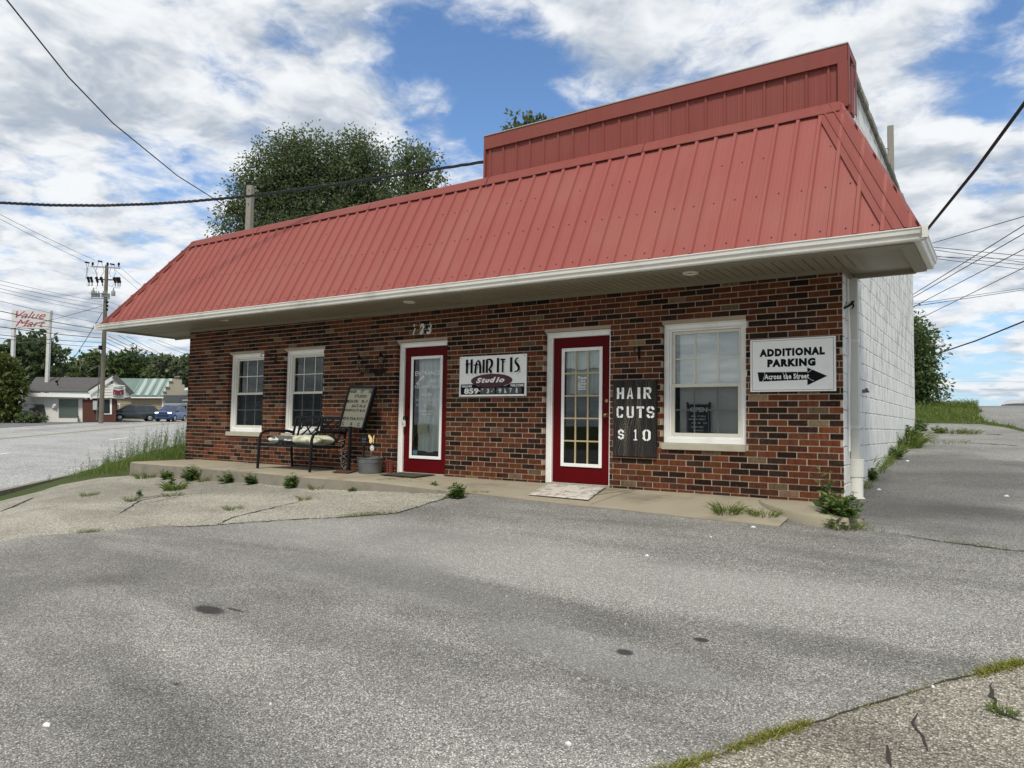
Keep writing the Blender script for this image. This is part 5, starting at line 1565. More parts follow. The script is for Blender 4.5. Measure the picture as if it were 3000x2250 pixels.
for k in range(60):
    t = k/59
    P_.append((4.93+.10*t+.035*math.sin(k*1.3), -.30-.02*t+.05*math.sin(k*.9+1), .46*(1-t)**1.3+.05+.05*math.sin(k*1.7)*t))
mb.tube(P_, .004, 5)
o = mb.build('cord_tangle', plain('grey_cord', (.22, .20, .17), .8, var=.4, scale=40), smooth=True); tag(o, 'tangled grey cord dangling from the bench beside the letter board stand', 'cord')

# ------------------------------------------------------------------ letter board on a leaning stand
t_ = thing('letterboard_stand', 'grey-green letter board on a post with a rusty base, leaning beside the bench', 'sign stand', (5.18, -.42, 0))
mb = MB(); mb.prism([(-.36, .26), (.02, -.30), (.33, -.24), (.02, .27)], lambda u, v, d: (u, v, d), .004, .016); mb.build('base_plate', M['rust'], t_)
mb = MB(); mb.bar((0, .06, .016), (.0, .07, .72), .04, .04, (0, 1, 0)); mb.build('post', M['black_metal'], t_)
c00, c10, c11, c01 = Vector((-.285, .10, .70)), Vector((.235, .12, .685)), Vector((.455, .14, 1.345)), Vector((-.09, .12, 1.355))
def PB(u, v, y=0.0):
    a = c00+(c10-c00)*u; b = c01+(c11-c01)*u
    return a+(b-a)*v+Vector((0, y, 0))
mb = MB(); vs = [PB(0, 0), PB(1, 0), PB(1, 1), PB(0, 1), PB(0, 0, .035), PB(1, 0, .035), PB(1, 1, .035), PB(0, 1, .035)]
mb.add(vs, [(0, 1, 2, 3), (7, 6, 5, 4), (0, 4, 5, 1), (1, 5, 6, 2), (2, 6, 7, 3), (3, 7, 4, 0)])
mb.build('panel', plain('aged_letter_panel', (.185, .18, .14), .5, var=.10, scale=3, dirt=(.16, .155, .12), dirt_amt=.5), t_)
mb = MB()
for a, b_ in (((0, 0), (1, 0)), ((1, 0), (1, 1)), ((1, 1), (0, 1)), ((0, 1), (0, 0))): mb.bar(PB(*a, .012), PB(*b_, .012), .034, .062, (0, 1, 0))
mb.build('panel_frame', M['black_metal'], t_)
mb = MB(); fp = lambda u, v: PB(u, v, -.003)
for s_, a, b_, lo, hi in (('HAIR', .05, .33, .855, .925), ('IT', .50, .63, .855, .925), ('IS', .82, .94, .855, .925), ('STUDIO', .30, .78, .745, .815), ('MON-FRI', .03, .49, .615, .69), ('9-?', .63, .87, .615, .69),
                          ('SAT-9-3', .28, .83, .505, .575), ('HAIRCUT-$10', .03, .88, .395, .465), ('859-734-9171', .05, .90, .195, .265), ('$', .42, .50, .065, .14)):
    text_fit(mb, s_, a, b_, lo, hi, fp, offset=.012)
for cu in (.13, .78):
    for k in range(9):
        t0 = 6.283*k/12+1; t1 = 6.283*(k+1)/12+1
        q = [(cu+r_*math.cos(t), .10+r_*.75*math.sin(t)) for t, r_ in ((t0, .055), (t1, .055), (t1, .035), (t0, .035))]
        mb.add([fp(*p) for p in q], [(0, 1, 2, 3)])
mb.build('board_lettering', M['sign_black'], t_)

# ------------------------------------------------------------------ tub, slotted spatula, butterfly stake, loose brick, mats
TX, TY = 5.62, -.32
t_ = thing('metal_tub', 'dented galvanised wash tub on the walk beside the left door', 'tub', (TX, TY, 0))
mb = MB(); mb.lathe([(.0, .012), (.172, .012), (.175, .0), (.178, .03), (.196, .16), (.20, .163), (.20, .175), (.205, .225), (.214, .232), (.212, .24), (.204, .236), (.196, .20), (.172, .03), (.0, .028)], (0, 0, 0), 32)
for i, v in enumerate(mb.v):
    k = 1+.02*noise.noise(Vector((v[0]*9, v[1]*9, v[2]*9))); mb.v[i] = (v[0]*k, v[1]*k, v[2])
mb.build('tub_body', M['galv'], t_, smooth=True)
mb = MB(); mb.lathe([(0, .19), (.193, .19)], (0, 0, 0), 24); mb.build('potting_soil', M['bark'], t_)
for s_ in (-1, 1):
    mb = MB(); mb.tube([(s_*.20*math.cos(a)+s_*.0, .20*math.sin(a)*.0+.07*math.sin(a*3)*0, 0) for a in (0,)]+[(s_*.205, -.05, .215), (s_*.235, -.05, .26), (s_*.245, 0, .285), (s_*.235, .05, .26), (s_*.205, .05, .215)][1:], .006, 6)
    mb.build('handle', M['rust'], t_, smooth=True)
t_ = thing('slotted_spatula', 'oversized black slotted spatula standing in the wash tub', 'spatula', (TX-.10, TY-.05, .19))
mb = MB(); mb.tube([(0, 0, -.15), (0, 0, .20)], [.016, .015], 8); mb.build('handle', M['black_metal'], t_)
mb = MB(); prof = [(-.013, .19), (.013, .19), (.05, .26), (.062, .31), (.066, .385), (.045, .40), (-.045, .40), (-.066, .385), (-.062, .31), (-.05, .26)]
mb.prism(prof, lambda u, v, d: (u, d, v), -.005, .005); hd = mb.build('blade', M['black_metal'], t_)
mb = MB()
for u in (-.03, 0, .03):
    for v in (.28, .325): mb.box(u-.006, u+.006, -.0065, -.0055, v, v+.025)
mb.build('slot', M['chrome'], hd)
t_ = thing('butterfly_stake', 'yellow butterfly and white daisy on a wire stake in the tub', 'garden ornament', (TX+.05, TY-.02, .19))
mb = MB(); mb.tube([(0, 0, -.12), (.0, 0, .16), (.02, -.01, .28)], .003, 5); mb.build('wire', M['iron'], t_)
wing = [(0, 0), (.02, .05), (.055, .085), (.085, .085), (.08, .05), (.06, .015), (.065, -.01), (.05, -.045), (.025, -.05), (.005, -.02)]
for s_ in (-1, 1):
    mb = MB(); mb.prism([(u, v) for u, v in wing], lambda u, v, d: (.025+s_*u*.8+.012*v, -.02-.35*u+d, .32+v), -.0015, .0015); wo_ = mb.build('wing', plain('yellow_wing', (.72, .52, .22), .5), t_)
    mb = MB(); mb.prism([(u*.55+.012, v*.6) for u, v in wing], lambda u, v, d: (.025+s_*u*.8+.012*v, -.0185-.35*u+d, .32+v), -.004, -.0035); mb.build('wing_marking', plain('wing_marking', (.78, .66, .42), .5), wo_)
mb = MB(); mb.tube([(.022, -.02, .26), (.026, -.022, .37)], .005, 6); mb.build('butterfly_body', M['iron'], t_)
mb = MB()
for k in range(8):
    a = 6.283*k/8; mb.add([(.02+.006*math.cos(a+1.5), -.02, .20+.006*math.sin(a+1.5)), (.02+.042*math.cos(a-.25), -.024, .20+.042*math.sin(a-.25)), (.02+.05*math.cos(a), -.022, .20+.05*math.sin(a)), (.02+.042*math.cos(a+.25), -.024, .20+.042*math.sin(a+.25))], [(0, 1, 2, 3)])
mb.sphere((.02, -.022, .20), .012, 8, 6); mb.build('daisy', M['letter_white'], t_)
mb = MB(); c = Vector((5.79, -.085, 0))
t_ = thing('cored_brick', 'red cored brick standing on end between the tub and the left door', 'brick', c, .1)
mb = MB(); mb.box(-.052, .052, -.035, .035, 0, .20); mb.build('brick_block', plain('brick_red', (.19, .042, .03), .85, var=.2, scale=20, bump=.4), t_, bevel=.004)
mb = MB()
for u in (-.025, .022):
    for k in range(5): mb.box(u-.011, u+.011, -.0365, -.0355, .02+.035*k, .043+.035*k)
mb.build('core_hole', M['sign_black'], t_)
def matmesh(name, pts_, m, z, label):
    mb = MB(); c = sum((Vector((*p, 0)) for p in pts_), Vector())/4; N = 10
    for i in range(N+1):
        for j in range(N+1):
            u, v = i/N, j/N
            a = Vector(pts_[0]).lerp(Vector(pts_[1]), u); b_ = Vector(pts_[3]).lerp(Vector(pts_[2]), u); p = a.lerp(b_, v)
            mb.v.append((p.x, p.y, z(p.y)+.010+.004*noise.noise(Vector((p.x*4, p.y*4, 1)))))
    for i in range(N):
        for j in range(N):
            a = i*(N+1)+j; mb.face((a, a+1, a+N+2, a+N+1))
    o = mb.build(name, m, smooth=True); md = o.modifiers.new('thickness', 'SOLIDIFY'); md.thickness = .008; md.offset = 1
    return tag(o, label, 'door mat')
matmesh('door_mat', [(6.10, -.60), (6.80, -.62), (6.70, -.03), (6.0, -.03)], M['mat_dark'], lambda y: .0, 'dark worn rubber door mat before the left red door')
m_, g_, b_ = mat('faded_floral_mat')
ob = g_.node('ShaderNodeTexCoord').outputs['Object']
n_ = g_.noise(ob, 9, 5, .62, 1.2); n2_ = g_.noise(g_.mapping(ob, loc=(3, 3, 3)), 7, 5, .6, .8)
c_ = g_.mix(g_.smooth(n_, .52, .60), (.50, .47, .41), (.22, .20, .19)); c_ = g_.mix(g_.smooth(n2_, .56, .64), c_, (.30, .20, .16))
c_ = g_.mix(g_.smooth(g_.noise(ob, 20, 5, .6), .5, .62, 0, .6), c_, (.56, .54, .49))
g_.link(c_, b_.inputs['Base Color']); b_.inputs['Roughness'].default_value = .95
matmesh('door_mat', [(9.02, -1.0), (9.86, -1.02), (9.60, -.06), (8.76, -.06)], m_, lambda y: (H(9.3, -1.27)+.012)*(min(1, -y/1.27)**1.2), 'pale floral door mat before the right red door')

# ------------------------------------------------------------------ plants
def quads_mesh(name, P_, A_, B_, colr, m, shape='leaf'):
    """leaves: centre points P, half-length vectors A, half-width vectors B (numpy n x 3)"""
    n = len(P_)
    vs = np.empty((n, 4, 3), np.float32)
    if shape == 'leaf':
        vs[:, 0] = P_-A_; vs[:, 1] = P_+B_; vs[:, 2] = P_+A_; vs[:, 3] = P_-B_
    else:
        vs[:, 0] = P_-A_-B_; vs[:, 1] = P_-A_+B_; vs[:, 2] = P_+A_+B_*.15; vs[:, 3] = P_+A_-B_*.15
    me = bpy.data.meshes.new(name)
    me.vertices.add(4*n); me.loops.add(4*n); me.polygons.add(n)
    me.vertices.foreach_set('co', vs.ravel())
    me.loops.foreach_set('vertex_index', np.arange(4*n, dtype=np.int32))
    me.polygons.foreach_set('loop_start', np.arange(0, 4*n, 4, dtype=np.int32))
    at_ = me.color_attributes.new('Col', 'FLOAT_COLOR', 'CORNER')
    cc = np.ones((n, 4, 4), np.float32); cc[:, :, :3] = np.clip(colr, 0, 1)[:, None, None]
    at_.data.foreach_set('color', cc.ravel())
    me.materials.append(m); me.update(calc_edges=True)
    return me
def unit(v): return v/np.maximum(np.linalg.norm(v, axis=1, keepdims=True), 1e-9)
def crown_mesh(name, blobs, nleaf, lsize, m, droop=0.0, spray=0.5, twig=10, up=0.0, tone=.5):
    """blobs: ellipsoids (cx,cy,cz,rx,ry,rz). Leaves sit in short sprays spread through the shell of every blob."""
    vol = np.array([b[3]*b[4]+b[4]*b[5]+b[3]*b[5] for b in blobs]); vol = vol/vol.sum()
    Ps, As, Bs, Cs = [], [], [], []
    for b, w in zip(blobs, vol):
        ns = max(3, int(nleaf*w/twig))
        d = unit(rng.normal(size=(ns, 3)))
        r_ = rng.uniform(0.35, 1.0, ns)**0.55
        lump = 1+.22*np.sin(d[:, 0]*5+b[0])*np.cos(d[:, 1]*4.3+b[1])+.16*np.sin(d[:, 2]*8+b[2]*2)
        c = np.array(b[:3])+d*np.array(b[3:6])*(r_*lump)[:, None]
        out = unit(d*np.array([1, 1, .7])+np.array([0, 0, up-droop])+rng.normal(scale=.45, size=(ns, 3)))
        shade = rng.normal(tone, .13, ns)
        for k in range(twig):
            t = (k+rng.uniform(0, 1, ns))/twig
            side = unit(rng.normal(size=(ns, 3)))
            p = c+out*(t*spray)[:, None]+side*(spray*.22)+np.array([0, 0, -droop*spray])*(t**2)[:, None]
            a = unit(out*.5+side*.8+np.array([0, 0, -.25-droop])+rng.normal(scale=.3, size=(ns, 3)))
            nrm = unit(rng.normal(size=(ns, 3))+np.array([0, 0, .9]))
            bb = unit(np.cross(a, nrm))
            s_ = lsize*rng.uniform(.6, 1.35, ns)
            Ps.append(p); As.append(a*s_[:, None]); Bs.append(bb*(s_*.48)[:, None])
            Cs.append(shade+rng.normal(0, .12, ns))
    return quads_mesh(name, np.concatenate(Ps), np.concatenate(As), np.concatenate(Bs), np.concatenate(Cs), m)
def link_mesh(name, me, parent=None):
    o = bpy.data.objects.new(name, me); col.objects.link(o)
    if parent is not None: o.parent = parent
    return o
def tree(name, label, base, blobs, nleaf, lsize, m, trunk_r=.2, group=None, cat='tree', stems=1, seed=1, **kw):
    t_ = thing(name, label, cat, base, 0, group)
    rs = random.Random(seed)
    mb = MB()
    lo = min(b[2]-b[5]*.3 for b in blobs)
    for s_ in range(stems):
        o0 = (rs.uniform(-.4, .4)*(stems > 1), rs.uniform(-.4, .4)*(stems > 1), -.3)
        for b in blobs[s_::stems] if stems > 1 else blobs:
            p1 = (b[0]*.35+rs.uniform(-.2, .2), b[1]*.35, max(.8, lo*.75)); p2 = (b[0]*.8, b[1]*.8, b[2]-b[5]*.15); p3 = (b[0], b[1], b[2]+b[5]*.6)
            mb.tube([o0, p1, p2, p3], [trunk_r, trunk_r*.75, trunk_r*.35, trunk_r*.08], 6)
            for k in range(5):
                a = rs.uniform(0, 6.28); q = (b[0]+b[3]*.8*math.cos(a), b[1]+b[4]*.8*math.sin(a), b[2]+b[5]*rs.uniform(-.2, .8))
                mb.tube([p2, ((p2[0]+q[0])/2, (p2[1]+q[1])/2, (p2[2]+q[2])/2+.1), q], [trunk_r*.28, trunk_r*.16, trunk_r*.04], 5)
    mb.build('trunk', M['bark'], t_, smooth=True)
    link_mesh('crown', crown_mesh('crown', blobs, nleaf, lsize, m, **kw), t_)
    return t_
def px_blobs(base, depth, lst, squash=.9):
    """crown lobes from surveyed photo positions: (px, py, radius px, radius px) at one distance"""
    out = []
    for (qx, qy, rx, ry) in lst:
        c = at(qx, qy, depth)-Vector(base); k = depth/FPX
        out.append((c.x, c.y, c.z, rx*k, rx*k*squash, ry*k))
    return out
# the big feathery tree behind the shop
B0 = at(935, 1190, 29.0); B0.z = H(B0.x, B0.y) if B0.y < 24 else 1.6
BIG_LOBES = [(790, 490, 60, 62), (745, 545, 52, 60), (840, 440, 52, 52), (892, 425, 48, 55), (930, 470, 50, 60), (860, 510, 60, 60), (1005, 440, 40, 48), (1050, 415, 42, 46), (1078, 450, 36, 50), (1098, 505, 36, 50), (1035, 500, 60, 62), (700, 630, 40, 60), (760, 620, 60, 60), (835, 590, 64, 62), (920, 570, 66, 68), (1000, 580, 64, 62), (1080, 580, 60, 62), (1112, 590, 40, 52), (870, 660, 110, 40), (1040, 650, 110, 45)]
BIG_LOBES = [(a_, b_+30, c_, d_) for a_, b_, c_, d_ in BIG_LOBES]
tree('feathery_tree', 'big feathery multi-stemmed green tree rising behind the roof left of the parapet', B0,
     px_blobs(B0, 29.0, BIG_LOBES),
     62000, .066, M['leaf_mid'], .20, stems=5, seed=4, droop=.16, spray=.75, twig=11, up=.35, tone=.36)
B1 = at(1205, 1190, 31.0); B1.z = 1.6
tree('feathery_tree', 'thin light green tree showing at the right end of the big tree behind the roof', B1,
     px_blobs(B1, 31.0, [(1188, 468, 28, 34), (1225, 500, 36, 40), (1252, 555, 28, 36), (1185, 540, 34, 46), (1210, 605, 58, 48), (1245, 470, 14, 16)]), 6000, .08, M['leaf_mid'], .14, stems=2, seed=9, droop=.15, spray=.85, twig=11, up=.5, tone=.45)
B2 = at(1560, 1190, 26.0); B2.z = 1.5
tree('leafy_treetop', 'dark leafy treetop just showing above the red parapet', B2, px_blobs(B2, 26.0, [(1540, 372, 42, 26), (1580, 385, 30, 26), (1515, 385, 22, 20), (1622, 352, 10, 9), (1560, 430, 75, 45), (1570, 490, 85, 60), (1640, 470, 60, 50), (1520, 540, 60, 50)]), 4200, .11, M['leaf_mid'], .15, seed=3, spray=.4, twig=8, tone=.35)
# bushy tree at the far end of the white side wall
B3 = at(2682, 1215, 19.0); B3.z = H(B3.x, B3.y)
tree('bushy_tree', 'dark bushy tree leaning out beyond the end of the white side wall', B3, px_blobs(B3, 19.0, [(2660, 1000, 26, 45), (2684, 1030, 28, 38), (2662, 1075, 32, 50), (2676, 1135, 32, 44), (2702, 1128, 22, 22), (2650, 960, 18, 36), (2704, 1008, 14, 12), (2676, 1188, 38, 28)]),
     12000, .055, M['leaf_dark'], .10, seed=12, stems=3, droop=.1, spray=.55, twig=10, up=.2, tone=.35)
# trees across the highway
def far_tree(label, px, py_base, depth, lst, n, ls, m, seed, tone=.4, name='broad_tree', **kw):
    b = at(px, py_base, depth)
    return tree(name, label, b, px_blobs(b, depth, lst), n, ls, m, .35, seed=seed, spray=kw.pop('spray', 1.0), twig=8, tone=tone, group='trees across the highway', **kw)
far_tree('tall round tree behind the pole sign, leftmost of the far trees', 90, 1225, 105, [(60, 1050, 55, 55), (100, 1030, 60, 48), (140, 1060, 45, 60), (60, 1100, 60, 40), (130, 1095, 60, 40), (165, 1010, 10, 14), (35, 1060, 30, 45)], 7500, .40, M['leaf_mid'], 21, .33)
far_tree('dark low tree just left of the utility pole behind the grey roof', 250, 1220, 118, [(245, 1080, 30, 30), (280, 1065, 34, 34), (215, 1092, 24, 18), (262, 1095, 60, 22)], 3600, .38, M['leaf_dark'], 22, .35)
far_tree('wide dark tree right of the utility pole behind the green roof', 370, 1220, 118, [(345, 1070, 42, 36), (395, 1062, 36, 34), (420, 1080, 28, 28), (330, 1092, 50, 22), (440, 1095, 30, 20)], 4500, .38, M['leaf_dark'], 23, .38)
far_tree('light green tree over the stepped gable', 480, 1220, 112, [(480, 1070, 28, 26), (505, 1080, 26, 28), (470, 1098, 30, 20)], 3000, .36, M['leaf_mid'], 24, .55)
far_tree('green tree half hidden by the brick corner beyond the stepped gable', 560, 1220, 112, [(548, 1068, 24, 24), (565, 1085, 34, 40), (538, 1100, 24, 22), (590, 1075, 36, 36)], 3200, .36, M['leaf_mid'], 25, .45)
far_tree('olive bushy tree at the left edge of the scene beside the pole sign', 20, 1232, 70, [(8, 1080, 30, 40), (28, 1115, 32, 44), (42, 1150, 24, 34), (10, 1160, 36, 40), (26, 1205, 24, 26), (2, 1215, 24, 20)], 5200, .20, M['leaf_olive'], 26, .35, name='bushy_tree', spray=.7)
far_tree('low dark shrub in front of the parked dark car', 100, 1231, 69, [(95, 1224, 24, 8), (120, 1226, 12, 6), (66, 1222, 18, 10)], 1500, .12, M['leaf_dark'], 27, .4, name='low_shrub', spray=.35)
# bare tree
b = at(229, 1200, 116)
t_ = thing('bare_tree', 'leafless grey tree standing left of the utility pole', 'tree', b)
mb = MB(); rs = random.Random(5)
def limb(p, d, L_, r_, lev):
    q = p+d*L_
    mb.tube([p, (p+q)/2+Vector((rs.uniform(-.1, .1), 0, rs.uniform(-.1, .1)))*L_*.3, q], [r_, r_*.8, r_*.6], 5)
    if lev == 0: return
    for k in range(rs.choice((2, 3, 3))):
        a = rs.uniform(0, 6.283)
        nd = (d+Vector((math.cos(a), math.sin(a), rs.uniform(-.1, .5)))*rs.uniform(.45, .8)).normalized()
        limb(p+d*L_*rs.uniform(.55, 1), nd, L_*rs.uniform(.55, .75), r_*.62, lev-1)
limb(Vector((0, 0, 0)), Vector((0.02, 0, 1)), 4.6, .17, 5)
mb.build('trunk_and_branches', M['wood_grey'], t_, smooth=True)

def weed_mesh(kind, h, w, n, seed):
    r_ = np.random.default_rng(seed)
    Ps, As, Bs, Cs = [], [], [], []
    if kind == 'grass':
        for k in range(n):
            a = r_.uniform(0, 6.283); rad = w*math.sqrt(r_.uniform(0, 1))*.5
            p0 = np.array([rad*math.cos(a), rad*math.sin(a), -.01]); L_ = h*r_.uniform(.45, 1.1)
            lean = np.array([math.cos(a)*r_.uniform(.1, .9), math.sin(a)*r_.uniform(.1, .9), 1.0]); lean /= np.linalg.norm(lean)
            p = p0; d = lean.copy(); c_ = r_.normal(.5, .2)
            for s_ in range(3):
                q = p+d*L_/3; sd_ = np.cross(d, [math.sin(a), -math.cos(a), .2]); sd_ = np.cross(d, np.array([r_.normal(), r_.normal(), 0])); sd_ /= np.linalg.norm(sd_)+1e-9
                Ps.append((p+q)/2); As.append((q-p)/2*1.06); Bs.append(sd_*(.0045+.010*h)*(1-.25*s_)); Cs.append(c_)
                p = q; d = d+np.array([math.cos(a)*.22, math.sin(a)*.22, -.28]); d /= np.linalg.norm(d)
    else:
        ns = max(3, n//14)
        for k in range(ns):
            a = r_.uniform(0, 6.283); sp_ = r_.uniform(0, .55)
            d = np.array([math.cos(a)*sp_*w/h*1.2, math.sin(a)*sp_*w/h*1.2, 1.0]); d /= np.linalg.norm(d)
            p0 = np.array([.2*w*r_.normal()*.5, .2*w*r_.normal()*.5, 0]); L_ = h*r_.uniform(.45, 1.05); c0 = r_.normal(.42, .15)
            for s_ in range(3):
                p = p0+d*L_*(s_/3); q = p0+d*L_*((s_+1)/3); sd_ = np.cross(d, r_.normal(size=3)); sd_ /= np.linalg.norm(sd_)
                Ps.append((p+q)/2); As.append((q-p)/2); Bs.append(sd_*.003); Cs.append(c0-.1)
            nl = 20
            for s_ in range(nl):
                t = r_.uniform(.08, 1); b_ = r_.uniform(0, 6.283)
                ld = np.array([math.cos(b_), math.sin(b_), r_.uniform(-.2, .6)]); ld /= np.linalg.norm(ld)
                ll = (.026+.085*min(h, .4))*r_.uniform(.5, 1.2)*(1.15-.55*t)
                sd_ = np.cross(ld, [0, 0, 1.0]+r_.normal(scale=.4, size=3)); sd_ /= np.linalg.norm(sd_)+1e-9
                Ps.append(p0+d*L_*t+ld*ll*.9); As.append(ld*ll); Bs.append(sd_*ll*.42); Cs.append(c0+r_.normal(0, .14)+.15*t)
    return quads_mesh('weed', np.array(Ps), np.array(As), np.array(Bs), np.array(Cs), M['grass'] if kind == 'grass' else M['weed'], 'blade' if kind == 'grass' else 'leaf')
def weed(px, py, kind, h, w, n, label, seed, z=None):
    p = hit(px, py)
    if 'kerb' in label and 'return' not in label or 'corner clump' in label or 'left brick corner' in label or 'bench' in label or 'below the tub' in label:
        q = on(px, py, 1, -1.43); p = Vector((q.x, -1.43, H(q.x, -1.43)))
    if kind == 'leafy': h, w, n = h*.72, w*.95, int(n*1.0)
    else: h, n = h*1.15, int(n*1.4)
    o = link_mesh('weed', weed_mesh(kind, h, w, n, seed)); o.location = p
    if z is not None: o.location.z = z
    return tag(o, label, 'weed', 'weeds along the walk and paving')
for args in ((487, 1392, 'leafy', .26, .30, 200, 'leafy weed clump on the kerb face left of the brick corner'),
             (430, 1394, 'grass', .16, .35, 90, 'low grass tuft at the left end of the kerb'),
             (560, 1392, 'leafy', .38, .34, 420, 'tall bushy weed clump at the left brick corner'),
             (597, 1393, 'grass', .14, .16, 40, 'small grass tuft just right of the corner clump'),
             (668, 1398, 'leafy', .30, .30, 150, 'spindly weed against the kerb below the leftmost window'),
             (738, 1400, 'leafy', .30, .30, 220, 'broad weed against the kerb left of the bench'),
             (858, 1404, 'leafy', .30, .36, 460, 'dense rounded weed clump in front of the bench'),
             (930, 1408, 'grass', .12, .22, 40, 'thin grass tuft at the kerb right of the bench'),
             (1032, 1414, 'leafy', .10, .16, 50, 'small weed on the kerb below the tub'),
             (1180, 1420, 'grass', .12, .45, 110, 'flat grass tuft in front of the left door'),
             (1275, 1432, 'leafy', .20, .20, 110, 'small leafy weed right of the left door'),
             (1342, 1438, 'leafy', .26, .26, 420, 'dense leafy weed at the kerb below the salon sign'),
             (510, 1435, 'grass', .17, .28, 170, 'grassy weed growing alone on the tan paving'),
             (505, 1420, 'leafy', .26, .14, 60, 'leafy stem rising from the weed on the tan paving'),
             (258, 1452, 'grass', .09, .22, 60, 'small tuft near the left of the tan paving'),
             (683, 1492, 'grass', .08, .22, 60, 'flat tuft in the middle of the tan paving'),
             (385, 1468, 'grass', .12, .16, 40, 'tuft at a crack in the tan paving left of the middle'),
             (410, 1455, 'leafy', .16, .10, 30, 'thin dark stem at a crack in the tan paving'),
             (505, 1453, 'grass', .08, .25, 50, 'low tuft at the right end of a crack in the tan paving'),
             (890, 1465, 'grass', .09, .14, 40, 'small reddish tuft near the right side of the tan paving'),
             (2130, 1506, 'grass', .16, .26, 120, 'spiky grass tuft at the walk edge left of the kerb return'),
             (2240, 1514, 'grass', .11, .26, 80, 'flat grass tuft touching the kerb return'),
             (2212, 1509, 'grass', .10, .10, 30, 'small grass tuft left of the kerb return'),
             (2460, 1538, 'leafy', .46, .52, 900, 'big leafy weed clump at the right brick corner'),
             (2425, 1522, 'leafy', .74, .10, 44, 'tall thin stem with seed heads at the right brick corner'),
             (2470, 1546, 'grass', .10, .30, 100, 'grass fringe below the big corner weed'),
             (2552, 1405, 'leafy', .22, .28, 330, 'leafy weed behind the drain boot against the white wall'),
             (2545, 1385, 'grass', .30, .16, 40, 'tall grass behind the drain boot'),
             (2627, 1345, 'leafy', .30, .40, 220, 'weed clump part way along the white wall'),
             (2612, 1332, 'grass', .22, .25, 80, 'grass tuft at the foot of the white wall'),
             (2650, 1310, 'grass', .35, .50, 240, 'long grass clump along the far half of the white wall'),
             (2668, 1290, 'leafy', .45, .45, 260, 'tall weed near the far end of the white wall'),
             (2690, 1262, 'leafy', .45, .55, 320, 'bushy weed at the far end of the white wall'),
             (2752, 1269, 'leafy', .22, .40, 150, 'dark dead-looking weed in the driveway crack'),
             (2790, 1269, 'grass', .14, .55, 120, 'grass line in the driveway crack'),
             (2842, 1271, 'grass', .12, .30, 70, 'lone grass tuft in the driveway crack'),
             (2770, 1298, 'grass', .10, .7, 70, 'thin grass in the nearer driveway crack'),
             (2940, 2090, 'grass', .05, .10, 60, 'small grass tuft on the old paving at the lower right')):
    weed(*args, seed=hash(args[:2]) % 9973)

def fringe(name, pl, m, n, h, w, clump, label=None, gaps=.4, seed=1, zoff=0.0, patch=1.7):
    """grass growing along a line: countless blades, one object"""
    r_ = np.random.default_rng(seed)
    pl = np.array([p[:2] for p in pl]); sg = np.linalg.norm(np.diff(pl, axis=0), axis=1); cum = np.concatenate([[0], np.cumsum(sg)])
    Ps, As, Bs, Cs = [], [], [], []
    for k in range(n):
        s_ = r_.uniform(0, cum[-1])
        dn = noise.noise(Vector((s_*patch, seed*3.1, 0)))
        if dn < gaps-.5 and r_.uniform() < .93: continue
        i = min(len(sg)-1, int(np.searchsorted(cum, s_))-1); t = (s_-cum[i])/max(sg[i], 1e-6)
        x, y = pl[i]*(1-t)+pl[i+1]*t+r_.normal(scale=w, size=2)
        hh = h*r_.uniform(.4, 1.15)*(1+.6*dn); a = r_.uniform(0, 6.283)
        d = np.array([math.cos(a)*r_.uniform(.1, 1), math.sin(a)*r_.uniform(.1, 1), 1.0]); d /= np.linalg.norm(d)
        p = np.array([x, y, H(x, y)-.005+zoff]); c_ = r_.normal(.5, .22)
        for q_ in range(2):
            q = p+d*hh/2; sd_ = np.cross(d, r_.normal(size=3)); sd_ /= np.linalg.norm(sd_)
            Ps.append((p+q)/2); As.append((q-p)/2*1.05); Bs.append(sd_*clump*(1-.35*q_)); Cs.append(c_+.1*q_)
            p = q; d = d+np.array([math.cos(a)*.3, math.sin(a)*.3, -.35]); d /= np.linalg.norm(d)
    o = link_mesh(name, quads_mesh(name, np.array(Ps), np.array(As), np.array(Bs), np.array(Cs), m, 'blade'))
    return tag(o, label, 'grass', kind='stuff')
fringe('crack_grass', [p for p in old_line if p[0] < 15.5 and p[1] > -5.8], M['moss'], 8000, .040, .017, .0032, 'yellow-green grass growing in the joint of the old paving', .33, 5, patch=2.6)
fringe('crack_grass', apron_line[6:], M['grass'], 2600, .06, .02, .0035, 'low grass growing in the joint between tan paving and asphalt', .52, 6)
fringe('crack_grass', drive_line[:16], M['grass'], 900, .06, .025, .003, 'grass growing in the joint beside the driveway', .5, 8)
fringe('wall_grass', [(12.46, .9), (12.48, 7.4)], M['grass'], 1300, .16, .035, .004, 'grass along the foot of the white wall', .6, 9)
